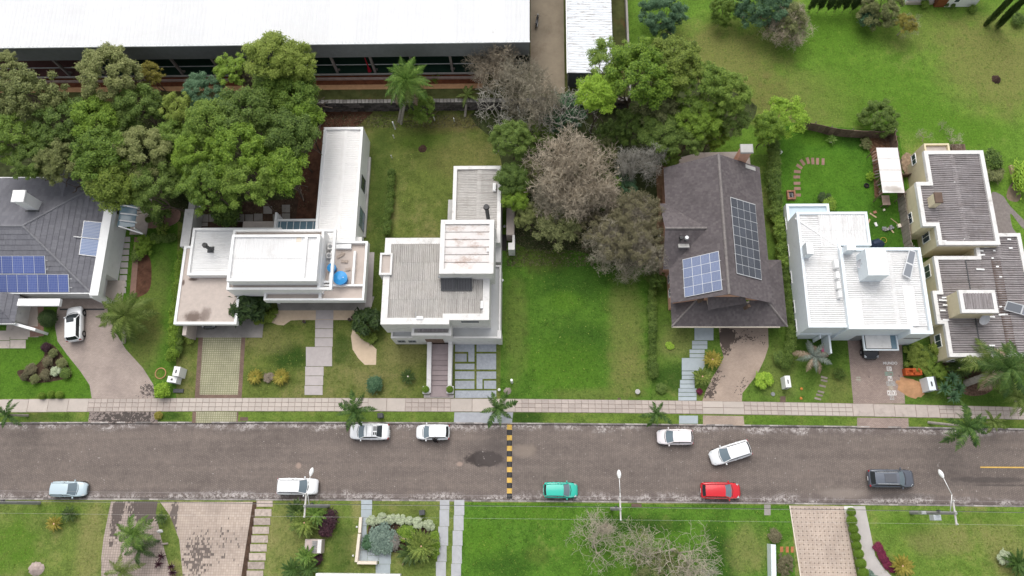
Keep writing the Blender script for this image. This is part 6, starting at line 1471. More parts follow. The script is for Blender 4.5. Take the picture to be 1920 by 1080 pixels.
# ------------------------------------------------------------------ the mixed clump in the middle
MC = 'trees of the clump between the beige house and the brown house'
for (px, py, r, z, k, c, lab) in [
    (960, 262, 38, 7, 'clumpy', 'dark_green', 'dark ivy green tree at the left edge of the middle clump'),
    (958, 335, 30, 6, 'broad', 'dark_green', 'dark green tree close to the beige rear wing'),
    (965, 372, 26, 5, 'broad', 'fresh_green', 'fresh green small tree over the free standing garden wall'),
    (985, 405, 26, 4, 'airy', 'grey_green', 'thin grey green shrubby tree below the garden wall'),
    (1055, 210, 40, 4, 'clumpy', 'blue_green', 'bluish green tree behind the leafless crowns'),
    (1118, 175, 42, 9.5, 'broad', 'bright_lime', 'bright lime green dense tree below the rusty shed'),
    (1145, 108, 42, 9, 'airy', 'mid_green', 'open branched green tree reaching over the rusty shed roof'),
    (1200, 142, 68, 10, 'clumpy', 'fresh_green', 'large fresh green tree right of the rusty shed'),
    (1262, 120, 58, 10, 'clumpy', 'yellow_green', 'large yellow green tree on the edge of the field'),
    (1238, 200, 46, 7, 'airy', 'olive', 'olive thin tree in the gap below the large green trees'),
    (1315, 165, 50, 8.5, 'clumpy', 'mid_green', 'mid green tree on the field edge, second from its right end'),
    (1362, 178, 46, 8, 'clumpy', 'mid_green', 'green tree at the right end of the clump beside the field'),
    (1305, 225, 44, 7, 'clumpy', 'fresh_green', 'fresh green tree above the brown house'),
    (1240, 245, 42, 6.5, 'broad', 'dark_green', 'dark green tree above the left corner of the brown house'),
    (1368, 222, 34, 6, 'clumpy', 'dark_green', 'dark low tree behind the brick chimney'),
    (1288, 262, 34, 6, 'clumpy', 'dark_green', 'dark green crown touching the beige apron of the brown house'),
    (1130, 285, 30, 4, 'wispy', 'olive', 'olive tree right of the big leafless tan crown'),
    (1130, 355, 34, 3.5, 'clumpy', 'dark_green', 'dark green tree below the big leafless tan crown'),
    (1165, 352, 28, 3, 'airy', 'blue_green', 'dark bluish tree under the small leafless crown'),
    (1005, 258, 32, 3, 'clumpy', 'dark_green', 'dark green tree under the pale lichen covered branches'),
    (992, 325, 26, 3, 'clumpy', 'grey_green', 'dull green tree left under the largest leafless crown'),
    (1060, 408, 36, 2.5, 'wispy', 'olive', 'olive tree at the lawn edge below the largest leafless crown'),
    (1185, 235, 38, 5, 'clumpy', 'dark_green', 'very dark tree in the gap between lime tree and brown house'),
    (1150, 255, 30, 3, 'clumpy', 'dark_green', 'low dark tree right above the largest leafless crown'),
    (1105, 425, 32, 3, 'wispy', 'olive_brown', 'olive brown open tree, lowest over the lush lawn'),
    (1250, 290, 26, 4, 'clumpy', 'mid_green', 'green tree touching the upper left roof corner of the brown house'),
    (1335, 250, 30, 4.5, 'clumpy', 'fresh_green', 'fresh green low tree behind the ridge of the brown house'),
]:
    tree(px, py, r, z, k, c, lab, MC, zs=random.uniform(.7, .9))
bare_tree(935, 108, 66, 9.5, BARES, BARE_T, 'leafless brownish tree in front of the right end of the big shed', MC)
bare_tree(1005, 165, 84, 11, BARES, BARE_M, 'grey leafless tree below the concrete yard', MC)
bare_tree(930, 195, 56, 7.5, BARES_W, BARE_W, 'small whitish leafless tree on the lawn behind the beige house', MC)
bare_tree(975, 240, 72, 10, BARES_W, BARE_W, 'pale lichen covered leafless tree over dark ivy', MC)
bare_tree(1060, 205, 68, 11, BARES_W, BARE_W, 'pale leafless tree between the yard and the tan crown', MC)
bare_tree(1078, 298, 108, 11, BARES, BARE_T, 'largest leafless tan crown in the middle of the clump', MC)
bare_tree(1112, 355, 70, 8.5, BARES, BARE_T, 'second tan leafless crown in front of the largest one', MC)
bare_tree(1035, 355, 58, 8, BARES, BARE_M, 'leafless crown left in front of the largest tan one', MC)
bare_tree(1195, 300, 54, 8.5, BARES, BARE_W, 'pale leafless crown left of the brown house', MC)
for (px, py, r, lab) in ((1190, 405, 48, 'olive brown open tree beside the brown house, uppermost of three'), (1150, 440, 46, 'olive brown open tree over the lush lawn'), (1200, 455, 44, 'olive brown open tree nearest the cross gable of the brown house')):
    tree(px, py, r, 5, 'wispy', 'olive_brown', lab, MC, zs=.7, bare=BARE_M)
bare_tree(1165, 490, 42, 4.5, BARES_L, BARE_M, 'low thin leafless shrub at the edge of the lush lawn', MC)
tree(1040, 420, 42, 3.5, 'airy', 'olive', 'low olive shrubby tree at the top of the lush lawn', MC, zs=.6)
tree(1235, 525, 14, 2, 'airy', 'dark_green', 'small dark shrubby tree against the brown house corner', MC)
# ------------------------------------------------------------------ field edge, top right
FT = 'trees and bushes along the top of the field'
tree(1240, 30, 46, 2.6, 'clumpy', 'blue_green', 'dark bluish round tree right of the dull boundary wall', FT)
tree(1355, 22, 30, 2.0, 'clumpy', 'mid_green', 'green bushy tree at the top edge left of the blue green one', FT)
tree(1430, 14, 50, 3, 'clumpy', 'blue_green', 'blue green tree at the top edge', FT)
tree(1482, 46, 42, 2.4, 'airy', 'olive', 'olive dense bush hanging over the field', FT, bare=BARE_T)
tree(1645, 12, 44, 2, 'clumpy', 'olive', 'olive clipped bush at the top edge left of the white house', FT)
bush(1626, 36, 19, 3, 'bush', 'blue_green', 'small round blue green tree in front of the olive bush', FT, 'small_tree', 'tree')
bare_tree(1702, 40, 36, 4, BARES_L, BARE_M, 'pale leafless shrub with yellow leaves left of the rust brown door', FT, 'ochre_green', hz_amt=.8)
tree(1648, 222, 36, 1.5, 'clumpy', 'dark_green', 'round dark green tree behind the board fence', None, zs=.7)
tree(1472, 220, 42, 4, 'airy', 'bright_lime', 'light green feathery tree at the left end of the board fence', None, zs=.6)
tree(1440, 240, 30, 5, 'broad', 'fresh_green', 'fresh green tree beside the left end of the fence', None, zs=.8)
for i, px in enumerate((1520, 1536, 1552, 1567, 1582, 1597)):
    a = P(px-4, 24, 0); t = thing('cypress', ('leftmost slim cypress in the row at the top edge', 'second slim cypress from the left in the row at the top edge', 'third slim cypress from the left in the row at the top edge', 'third slim cypress from the right in the row at the top edge', 'second slim cypress from the right in the row at the top edge', 'rightmost slim cypress in the row, beside the olive bush')[i], 'tree', (a.x, a.y, 0), 'row of slim cypresses at the top edge')
    o = link('foliage', pick(CR['bush'], 'bush'), t, (0, 0, 1.6)); setmat(o, LM['conifer']); o.scale = (.6, .6, 2.8)
    s = link('stem', STEM, t); s.scale = (.5, .5, 1.5)
for (px, py, lab) in ((1850, 46, 'tall dark column cypress, left one of the pair on the field'), (1869, 52, 'tall dark column cypress, right one of the pair on the field')):
    a = P(px, py, 0); t = thing('cypress', lab, 'tree', (a.x, a.y, 0), 'pair of tall column cypresses')
    o = link('foliage', pick(CR['bush'], 'bush'), t, (0, 0, 1.6)); setmat(o, LM['conifer']); o.scale = (.55, .55, 9.0)
    s = link('trunk', STEM, t); s.scale = (.5, .5, 2)
bush(1910, 36, 14, 1.2, 'bush', 'dark_green', 'dark green shrub at the right edge beside the tall cypresses', None)
for (px, py, lab) in ((1775, 9, 'clipped ball shrub left of two beside the rust brown door'), (1787, 11, 'clipped ball shrub right of two beside the rust brown door')): bush(px, py, 5, .8, 'ball', 'dark_green', lab, None)
bush(1825, 16, 9, 1.0, 'bush', 'mid_green', 'green shrub at the corner of the white house', None)
bush(1735, 8, 9, 1.0, 'bush', 'mid_green', 'green shrub left of the rust brown door', None)
for (px, py, r, lab) in ((1738, 258, 26, 'leafless brush pile of thin branches above the yellow house'), (1790, 255, 24, 'second leafless brush behind the yellow house, with reddish twigs'), (1770, 238, 18, 'thin bare branches lying on the field edge')):
    bare_tree(px, py, r, 1.6, BARES_W, BARE_M, lab, None)
bush(1858, 300, 22, 2.0, 'bush', 'dark_green', 'dark shrub at the upper right corner of the yellow house', None)
bush(1862, 325, 18, 1.4, 'spiky', 'olive', 'olive shrub beside the right wall of the yellow house', None)
bush(1917, 335, 17, 2.2, 'bush', 'bright_lime', 'yellow lime clipped hedge plant at the right edge', None, sy=2.2)
# ------------------------------------------------------------------ hedges and boundary planting
def hedge(pts, rpx, h, kind, col, label, step=.9, cat='hedge', name='hedge'):
    w_ = [P(x, y, h*.5) for x, y in pts]; t = thing(name, label, cat, (w_[0].x, w_[0].y, 0))
    for i in range(len(w_)-1):
        d = (w_[i+1]-w_[i]); n = max(1, round(d.length/step/ (rpx/17)))
        for k in range(n):
            p = w_[i]+d*((k+.5)/n)+Vector((random.uniform(-.12, .12), random.uniform(-.12, .12), 0)); s = rpx/17*random.uniform(1.05, 1.45)
            o = link('plant', pick(CR[kind], kind), t, Vector((p.x, p.y, h*.5*random.uniform(.9, 1.1)))-ORG[t.name]); setmat(o, LM[col]); o.scale = (s, s, h*.6); o.rotation_euler = (0, 0, random.uniform(0, 6.28))
    return t
hedge([(345, 470), (333, 560), (322, 672)], 11, 1.7, 'bush', 'fresh_green', 'fresh green hedge along the left side of the white modern house')
hedge([(352, 440), (341, 560), (334, 660)], 9, 1.4, 'bush', 'dark_green', 'dark green strip of shrubs between hedge and carport')
hedge([(735, 318), (730, 380), (725, 440)], 8, 1.3, 'bush', 'dark_green', 'narrow dark clipped hedge on the olive back lawn')
hedge([(1226, 500), (1222, 560), (1224, 620), (1222, 660), (1226, 705)], 8, 1.2, 'bush', 'dark_green', 'dark patchy hedge between the lush lawn and the brown house garden')
hedge([(1448, 260), (1450, 330), (1455, 400)], 13, 2.2, 'bush', 'dark_green', 'dark hedge left of the back garden lawn')
hedge([(1456, 390), (1464, 440), (1470, 500)], 11, 1.8, 'spiky', 'mid_green', 'reed like plants between the brown and the pale blue house')
hedge([(1472, 500), (1480, 560), (1486, 620), (1474, 690)], 10, 1.6, 'bush', 'dark_green', 'dark planting between brown house and pale blue house at the front')
hedge([(1734, 300), (1722, 330), (1716, 390), (1725, 440)], 7, 1.1, 'bush', 'dark_green', 'dark planting along the yellow wall')
hedge([(1738, 500), (1742, 560), (1750, 610)], 6, 1.0, 'bush', 'dark_green', 'narrow dark planting between pale blue and yellow house')
# ------------------------------------------------------------------ shrubs of the left house
bush(90, 597, 19, 2.0, 'ball', 'conifer', 'dark clipped round shrub left of the white driveway car')
for (px, py, r, c, lab) in ((86, 650, 9, 'purple', 'reddish brown shrub at the top of the round bed'), (100, 662, 9, 'olive', 'olive round shrub near the top of the bed'), (90, 678, 11, 'olive_brown', 'brown round shrub in the middle of the bed'), (116, 680, 10, 'olive', 'olive round shrub at the driveway edge of the bed'),
        (58, 692, 11, 'olive_brown', 'brown round shrub at the left of the bed'), (86, 702, 11, 'olive_brown', 'brown round shrub at the lower middle of the bed'), (66, 710, 9, 'olive', 'olive low shrub at the bottom of the bed'), (46, 706, 8, 'olive_brown', 'brown low shrub at the left tip of the bed'), (122, 700, 11, 'dark_green', 'dark shrub at the lower right of the bed')):
    bush(px, py, r, .9, 'bush', c, lab, 'rounded shrubs of the front garden bed')
wb = bush(105, 696, 9, .8, 'spiky', 'silver', 'white flowering shrub in the round bed')
for (px, py, r, lab) in ((78, 742, 7.5, 'clipped green ball, leftmost of three beside the pavement'), (96, 739, 7.5, 'clipped green ball, middle one of three beside the pavement'), (111, 740, 8, 'clipped green ball, rightmost of three beside the pavement')): bush(px, py, r, .8, 'ball', 'fresh_green', lab, 'three clipped balls beside the pavement')
bush(305, 731, 14, 1.6, 'bush', 'bright_lime', 'lime green round bush left of the meter boxes')
bush(297, 779, 8, .6, 'bush', 'ochre_green', 'small yellow flowering plant on the verge beside the mossy apron')
bush(268, 462, 20, 1.6, 'airy', 'fresh_green', 'light green young tree in the bed beside the slate house', None, 'small_tree', 'tree')
bush(258, 478, 14, 1.0, 'bush', 'dark_green', 'dark shrub below the light green young tree')
bush(306, 428, 12, 1.5, 'airy', 'yellow_green', 'thin yellow green sapling on the brick path')
bush(278, 412, 7, .8, 'ball', 'dark_green', 'small dark ball shrub beside the terrace')
hedge([(285, 445), (310, 448), (330, 446)], 10, 1.0, 'bush', 'dark_green', 'dark row of shrubs under the brick path')
# white house garden
bush(466, 573, 36, 4.0, 'spiky', 'conifer', 'dark spreading conifer in front of the raised white roof', None, 'conifer', 'tree')
bush(688, 603, 25, 3.2, 'spiky', 'conifer', 'dark conifer at the right front corner of the white house', None, 'conifer', 'tree')
hedge([(478, 602), (498, 596), (515, 586)], 10, .6, 'spiky', 'yellow_green', 'yellow green low plants below the spreading conifer')
hedge([(672, 615), (686, 628), (698, 634)], 10, .6, 'spiky', 'yellow_green', 'yellow green low plants below the corner conifer')
hedge([(340, 622), (348, 634), (358, 638)], 7, .5, 'spiky', 'yellow_green', 'low yellow green plants at the foot of the carport pier')
bush(504, 708, 9, .5, 'spiky', 'tan', 'small pale tuft between the two golden grasses', None, 'ornamental_grass', 'ornamental grass')
bush(703, 721, 16, 1.2, 'bush', 'blue_green', 'green broad leaved bush on the lawn left of the stair')
bush(598, 226, 9, .8, 'spiky', 'dark_green', 'small dark plant on the red soil above the long wing')
tree(796, 205, 28, 3.0, 'airy', 'mid_green', 'small leafy tree under the tall palm', None, zs=.8)
bush(818, 155, 0.1 and 14, 2.5, 'bush', 'fresh_green', 'small green tree right of the tall palm', None, 'small_tree', 'tree')
# brown house and pale blue house fronts
bush(1431, 713, 15, 1.1, 'spiky', 'bright_lime', 'bright lime green shrub beside the sandy driveway')
bush(1256, 648, 7, .3, 'spiky', 'bright_lime', 'low lime green tuft on the brown house lawn')
bush(1240, 728, 10, .6, 'bush', 'dark_green', 'dark low shrub beside the slab path near the pavement')
bush(1312, 734, 6, .5, 'bush', 'crimson', 'small dark red plant beside the lowest slabs')
bush(1465, 670, 15, 1.2, 'bush', 'dark_green', 'dark shrub above the white meter cabinet')
bush(1574, 700, 10, 1.0, 'airy', 'dark_green', 'thin dark plant left of the hopscotch driveway')
bush(1555, 383, 14, 1.2, 'bush', 'fresh_green', 'green shrub at the top corner of the pale blue house')
bush(1547, 372, 12, .9, 'spiky', 'conifer', 'dark spiky plant behind the pale blue house')
bush(1625, 268, 12, .9, 'airy', 'olive', 'dry shrub beside the board fence')
bush(1632, 330, 8, .7, 'airy', 'bright_lime', 'lime weed patch beside the white awning')
bush(1760, 655, 15, 1.8, 'bush', 'yellow_green', 'yellow green round bush at the corner of the yellow house', None)
bush(1722, 668, 24, 1.3, 'airy', 'yellow_green', 'loose yellow green bush right of the hopscotch driveway')
bush(1752, 690, 22, 1.3, 'airy', 'mid_green', 'loose green bush above the grey meter cabinet')
bush(1738, 668, 16, 1.0, 'bush', 'dark_green', 'dark shrub between the loose bushes and the yellow house')
# south side
for k_, (px, py, r) in enumerate(((698, 977, 11), (716, 973, 11), (733, 973, 10), (751, 974, 11), (768, 977, 9), (784, 981, 11), (804, 985, 11))):
    bush(px, py, r*.82, .8, 'spiky', 'silver', ('silvery shrub beside the slate path, first of the bed row', 'second silvery shrub of the bed row from the slate path', 'third silvery shrub of the bed row from the slate path', 'middle silvery shrub of the bed row', 'smallest silvery shrub of the bed row, below the litter bin', 'silvery shrub right of the smallest one in the bed row', 'silvery shrub ending the bed row at the wheel strips')[k_], 'row of silvery shrubs in the south bed')
bush(716, 1011, 26, 1.2, 'bush', 'dusty_blue', 'dusty blue green shrub beside the slate path')
bush(735, 1015, 15, 1.0, 'bush', 'ash', 'greyish twiggy shrub right of the dusty blue one')
bush(695, 1016, 14, 1.0, 'bush', 'blue_green', 'dark green shrub left of the dusty blue one')
bush(762, 1000, 16, .7, 'bush', 'fresh_green', 'fresh green low plant above the big cycad')
hedge([(815, 1002), (816, 1022), (818, 1040)], 7, .5, 'spiky', 'fresh_green', 'green strap leaved plants beside the grey wheel strip')
bush(614, 974, 18, 1.5, 'bush', 'purple', 'dark purple shrub right of the cycads by the pole')
bush(610, 992, 13, 1.3, 'bush', 'purple', 'second dark purple shrub in front of the first one')
bush(595, 1048, 10, .9, 'bush', 'purple', 'brownish shrub below the stone mailbox')
bush(1473, 1058, 16, 1.3, 'airy', 'olive_brown', 'brown sparse shrub beside the dotted driveway')
bush(1452, 1005, 12, .9, 'bush', 'olive_brown', 'reddish brown shrub above the white low wall')
for i, (px, py) in enumerate(((1596, 960), (1597, 976), (1600, 992), (1604, 1007), (1606, 1023), (1610, 1038), (1614, 1056), (1619, 1074))):
    bush(px, py, (8.5, 10, 9, 9.5, 9, 9.5, 10, 10)[i], 1.1, 'ball', 'topiary', ('clipped ball nearest the road in the row beside the dotted driveway', 'second clipped ball from the road in the driveway row, the widest', 'third clipped ball from the road in the driveway row', 'fourth clipped ball from the road in the driveway row', 'fifth clipped ball from the road in the driveway row', 'sixth clipped ball from the road in the driveway row', 'seventh clipped ball from the road in the driveway row', 'clipped ball at the bottom edge ending the driveway row')[i], 'row of clipped balls beside the dotted driveway', 'topiary_ball')
hedge([(1644, 1022), (1652, 1040), (1662, 1056), (1678, 1070)], 8, .4, 'bush', 'crimson', 'crimson ground cover along the curved path', cat='ground cover')
bush(1884, 1046, 12, .8, 'spiky', 'silver', 'pale silvery shrub at the lower right')
bush(1630, 1085, 14, .9, 'spiky', 'dusty_blue', 'blue green spiky plant at the bottom edge beside the ball row')
# leafless trees, bottom
bare_tree(1118, 1030, 66, 5, BARES_L, BARE_M, 'leafless pale tree, left one of the group at the bottom edge', 'leafless trees at the bottom edge')
bare_tree(1200, 1050, 66, 5, BARES_L, BARE_M, 'leafless grey tree, middle one of the group at the bottom edge', 'leafless trees at the bottom edge')
bare_tree(1272, 1035, 84, 5.5, BARES_L, BARE_M, 'widest leafless tree at the bottom edge with long side limbs', 'leafless trees at the bottom edge')
bare_tree(1335, 1085, 30, 4, BARES_W, BARE_W, 'small whitish bare tree right of the leafless group', 'leafless trees at the bottom edge')
tree(1240, 1078, 44, 1.5, 'wispy', 'olive', 'sparse olive tree under the leafless group', 'leafless trees at the bottom edge', zs=.5)
# ------------------------------------------------------------------ palms, cycads, agaves: every frond its own part
def frond_mesh(name, m, n=26, L=1.0, lw=.30, droop=.55, lift=.35, vee=.35, tipw=.15, wid=.035):
    v = []; f = []
    pts = []
    for i in range(n+1):
        t = i/n; pts.append(Vector((L*(t-.12*t*t*droop), 0, lift*L*t-droop*L*t*t)))
    mb = MB()
    for i in range(0, n, 3):
        a, b = pts[i], pts[min(n, i+3)]; r = .012*L*(1-i/n)+.003
        mb.tube(a, b, r, r*.8, 3, caps=False)
    for i in range(1, n+1):
        t = i/n; ln = lw*L*(math.sin(math.pi*min(1, t*.9+.12))**.6)*(1-(1-tipw)*max(0, t-.7)/.3); p = pts[i]
        for sgn in (-1, 1):
            jx = random.uniform(.25, .6)
            q = p+Vector((ln*jx, sgn*ln*.85, -ln*vee*random.uniform(.5, 1.3)))
            mdl = (p+q)/2+Vector((.0, 0, ln*.10)); wv = Vector((wid*L, 0, 0))
            mb.add([p-wv*.5, p+wv*.5, mdl+wv*.6, mdl-wv*.6, q], [(0, 1, 2, 3) if sgn > 0 else (3, 2, 1, 0), (3, 2, 4) if sgn > 0 else (4, 2, 3)])
    return mb.mesh(name, m)
FR = {'queen': [frond_mesh('frond', LM['palm'], 40, 1, .21, .80, .50, .6, .3, .017) for _ in range(2)], 'street': [frond_mesh('frond', LM['dark_palm'], 24, 1, .19, .70, .45, .45, .35, .036) for _ in range(2)],
      'cycad': [frond_mesh('leaf', LM['cycad'], 26, 1, .15, .34, .26, .12, .25, .034) for _ in range(2)], 'agave': []}
mb = MB(); mb.add([(0, -.05, 0), (0, .05, 0), (.5, .09, .28), (.5, -.09, .28), (1, 0, .30)], [(0,3,2,1), (3,4,2)]); FR['agave'] = [mb.mesh('leaf', LM['mid_green'])]
def rosette(px, py, rpx, z, kind, col, nf, label, name='palm', cat='palm', group=None, base=None, tilt=(-.1, .55), part='frond', trunk_r=.14, trunk_m=BARK_P, ground=0.0, dead=0, heart=None):
    """crown of leaves seen at (px, py) at height z; base = picture point of the trunk's foot"""
    c = P(px, py, z); L = rpx/17.0*(CAM_H-z)/CAM_H*(1.3 if kind != 'street' else 1.25)
    b = P(base[0], base[1], ground) if base else Vector((c.x, c.y, ground))
    t = thing(name, label, cat, b, group)
    if z-ground > .25:
        mb = MB(); n = 8; mid = [b+(Vector((c.x, c.y, z))-b)*(k/n) for k in range(n+1)]
        for k in range(n): mb.tube(mid[k], mid[k+1], trunk_r*(1.25-.3*k/n), trunk_r*(1.15-.3*k/n), 9, caps=(k in (0, n-1)))
        mb.build('trunk', trunk_m, t)
    if heart:
        mb = MB(); mb.tube((c.x, c.y, z-.1), (c.x, c.y, z+.12), L*.13, L*.08, 10); mb.build('cone', heart, t)
    for k in range(nf):
        me = random.choice(FR[kind]); o = link(part, me, t, Vector((c.x, c.y, z))-ORG[t.name])
        u = (k+.5)/nf; pitch = tilt[1]+(tilt[0]-tilt[1])*u
        s = L*random.uniform(.86, 1.08)*(.72+.28*u if tilt[1] > .7 else 1)
        s *= random.uniform(.72, 1.12) if kind == 'street' else 1; o.scale = (s, s, s); o.rotation_euler = (random.uniform(-.25, .25), -pitch, k*2.39996+random.uniform(-.15, .15)); setmat(o, LM[col if k < nf-dead else 'dead_frond'])
    return t
rosette(762, 152, 58, 7.6, 'queen', 'palm', 34, 'tall feathery queen palm in front of the shed', base=(748, 228), tilt=(-.75, 1.1), trunk_r=.17, dead=3)
rosette(765, 158, 0.1 and 44, 7.7, 'queen', 'yellow_palm', 10, 'second feathery palm crown hanging beside the tall queen palm', base=(752, 232), tilt=(-.9, .1))
rosette(236, 592, 58, 3.0, 'queen', 'yellow_palm', 26, 'yellowish feathery palm at the driveway of the slate house', base=(232, 642), tilt=(-.55, 1.0), trunk_r=.2)
SPG = 'young palms on the street verge'
for (px, py, r, z, nf, base, lab) in ((14, 778, 40, 3.5, 8, (52, 779), 'street palm at the left edge of the pavement'), (664, 772, 42, 3.2, 11, (672, 782), 'street palm above the white sedan with roof bars'), (934, 766, 40, 3.2, 9, (948, 775), 'street palm beside the striped speed hump'),
        (1230, 776, 34, 2.6, 8, (1222, 788), 'street palm above the pinkish white hatchback'), (1815, 800, 52, 5.0, 13, (1741, 792), 'leaning street palm with a long grey trunk at the right')):
    rosette(px, py, r, z, 'street', 'dark_palm', nf, lab, 'street_palm', 'palm', SPG, base, tilt=(-.35, .9), trunk_r=.13)
rosette(1862, 790, 26, 2.5, 'street', 'yellow_palm', 8, 'small yellow green palm right of the leaning street palm', 'street_palm', 'palm', SPG, (1850, 792), tilt=(-.3, .9), trunk_r=.09)
rosette(1892, 690, 60, 6.0, 'queen', 'dark_palm', 22, 'large palm with a thick pale trunk in front of the yellow house', base=(1812, 718), tilt=(-.6, .9), trunk_r=.33, dead=3)
rosette(1858, 682, 50, 4.5, 'queen', 'yellow_palm', 12, 'yellowish drooping palm beside the large thick trunked one', base=(1850, 702), tilt=(-.7, .7), trunk_r=.18)
rosette(1908, 745, 40, 3.0, 'queen', 'yellow_palm', 12, 'bright yellow green palm cut by the right edge', base=(1905, 752), tilt=(-.5, .9))
rosette(1526, 668, 36, 2.2, 'queen', 'blue_palm', 12, 'bluish grey palm with dry brown fronds on the pale blue house lawn', base=(1526, 684), tilt=(-.5, .8), dead=5)
rosette(250, 1000, 40, 3.4, 'queen', 'palm', 18, 'green feather palm on the island between the two south driveways', base=(280, 1004), tilt=(-.6, .9))
rosette(228, 1072, 34, 2.4, 'queen', 'yellow_palm', 10, 'yellow green palm cut by the bottom edge at the left', base=(236, 1076), tilt=(-.5, .9))
rosette(262, 1030, 30, 1.6, 'queen', 'dark_palm', 10, 'dark low palm behind the green feather palm', base=(272, 1032), tilt=(-.6, .7))
rosette(876, 178, 26, 2.5, 'street', 'yellow_palm', 8, 'small banana like palm beside the retaining wall', base=(872, 218), tilt=(-.2, .9), ground=0)
for (px, py, r, z, c, nf, lab, h) in ((765, 706, 15, .6, 'dark_cycad', 26, 'dark round cycad on the lawn left of the stair', CREAM), (1336, 674, 18, .9, 'golden_cycad', 34, 'golden green cycad, upper one of two beside the slab path', PEACH), (1317, 706, 18, .9, 'cycad', 34, 'green cycad, lower one of two beside the slab path', PEACH),
        (102, 982, 15, .6, 'golden_cycad', 30, 'golden cycad on the lower left lawn', PEACH), (130, 965, 15, .6, 'dark_cycad', 26, 'dark green cycad on the lower left lawn', None), (571, 980, 27, 1.2, 'cycad', 36, 'large cycad with an orange heart below the utility pole', PEACH), (556, 958, 22, 1.0, 'dark_cycad', 28, 'dark cycad behind the large one below the utility pole', None),
        (592, 962, 22, 1.3, 'palm', 26, 'fan like green plant right of the large cycad below the pole', None), (790, 1024, 30, 1.3, 'cycad', 34, 'big cycad with an orange heart in the south garden', PEACH), (772, 1034, 26, .8, 'dark_cycad', 24, 'dark cycad under the big one in the south garden', None),
        (1692, 1061, 20, .7, 'golden_cycad', 34, 'golden cycad at the end of the crimson ground cover', PEACH), (303, 972, 13, .8, 'dark_cycad', 18, 'small dark cycad on the island beside the speckled driveway', None),
        (575, 1042, 20, 1.2, 'palm', 22, 'green fan plant below the stone mailbox', None), (548, 1068, 22, 1.2, 'dark_palm', 22, 'dark fan plant at the bottom edge, left of the white roof', None), (578, 1066, 20, 1.0, 'dark_palm', 20, 'dark fan plant at the bottom edge, touching the white roof', None),
        (1909, 1056, 24, 1.0, 'dark_palm', 24, 'dark spiky agave at the lower right corner', None), (1798, 690, 24, .9, 'dark_cycad', 30, 'very dark cycad below the yellow house', CREAM), (1560, 262, 12, .5, 'palm', 14, 'fern like clump on the back garden lawn', None)):
    rosette(px, py, r, z, 'cycad', c, int(nf*1.35), lab, 'cycad', 'cycad', None, None, tilt=(-.12, .8), part='leaf', heart=h, trunk_r=.16)
for (px, py, r, lab) in ((1784, 710, 14, 'green yucca rosette, topmost of the clump'), (1770, 728, 14, 'green yucca rosette, left one of the clump'), (1796, 728, 14, 'green yucca rosette, right one of the clump'), (1786, 744, 14, 'green yucca rosette, lowest of the clump')):
    rosette(px, py, r, 1.0, 'agave', 'blue_green', 34, lab, 'yucca', 'yucca', 'clump of yuccas beside the grey meter cabinet', None, tilt=(-.2, 1.1), part='leaf', trunk_r=.08)
for (px, py, r, lab) in ((298, 1058, 9, 'purple bromeliad nearest the road on the island'), (303, 1043, 9, 'purple bromeliad upper one on the island'), (322, 1062, 8, 'purple bromeliad nearest the speckled driveway'), (325, 1074, 9, 'purple bromeliad at the bottom edge')):
    rosette(px, py, r, .3, 'agave', 'purple', 22, lab, 'bromeliad', 'plant', 'purple bromeliads on the island', None, tilt=(-.1, 1.0), part='leaf')
o = link('planter_grass', CR['spiky'][0], D, Vector(PLANTER)-ORG[D.name]); setmat(o, LM['bright_lime']); o.scale = (1.5, .35, .4)
for (px, py, r, lab) in ((479, 706, 14, 'round golden ornamental grass, left one of two on the front lawn'), (528, 707, 15, 'round golden ornamental grass, right one of two on the front lawn')):
    rosette(px, py, r, .35, 'cycad', 'golden_cycad', 54, lab, 'ornamental_grass', 'ornamental grass', None, None, tilt=(-.1, .7), part='leaf', heart=LM['dark_green'])
# ================================================================== cars
TYRE = flat('tyre_rubber', (0.015, 0.015, 0.016), .8, .2); RIM = flat('alloy_rim', (0.35, 0.36, 0.37), .35, .5, .6)
CGLASS = glassmat('car_glass', (0.022, 0.028, 0.032), .06); WSCREEN = glassmat('sky_tinted_windscreen', (0.15, 0.195, 0.225), .10)  # windscreen base colour has the sky's reflection painted in
LAMP = glassmat('headlight_glass', (0.55, 0.57, 0.58), .1); TAIL = glassmat('tail_light', (0.30, 0.012, 0.016), .15); TRIM = flat('black_trim', (0.02, 0.02, 0.022), .5, .4)
PLATE = flat('number_plate', (0.62, 0.63, 0.64), .5, .4)
def carpaint(name, c, rough=.22, metal=0.0):
    t = NT(name); m = t.done((*c, 1), rough, .5, metal); t.b.inputs['Coat Weight'].default_value = .6; t.b.inputs['Coat Roughness'].default_value = .08; return m
SHAPES = {  # belt: (x share from the rear, half width share, top height, bottom height)
 'hatch': dict(H=1.49, st=[(0, .70, .62, .38), (.012, .86, .84, .30), (.05, .955, .95, .24), (.2, 1, .96, .20), (.45, 1, .95, .19), (.66, .99, .94, .19), (.80, .965, .90, .20), (.90, .90, .80, .24), (.965, .78, .70, .28), (1, .58, .58, .36)], wb=.735, wt=.565, rt=.10, rb=.035),
 'suv': dict(H=1.68, st=[(0, .76, .72, .42), (.012, .90, .98, .34), (.05, .97, 1.06, .28), (.2, 1, 1.08, .24), (.45, 1, 1.07, .23), (.68, .99, 1.06, .23), (.82, .975, 1.01, .24), (.92, .93, .93, .28), (.975, .84, .80, .32), (1, .66, .64, .40)], wb=.735, wt=.585, rt=.09, rb=.03),
 'sedan': dict(H=1.47, st=[(0, .70, .64, .38), (.012, .86, .90, .30), (.06, .95, .99, .24), (.2, 1, .98, .20), (.45, 1, .95, .19), (.68, .99, .94, .19), (.82, .96, .89, .20), (.91, .90, .80, .24), (.97, .78, .70, .28), (1, .58, .58, .36)], wb=.74, wt=.585, rt=.295, rb=.17)}
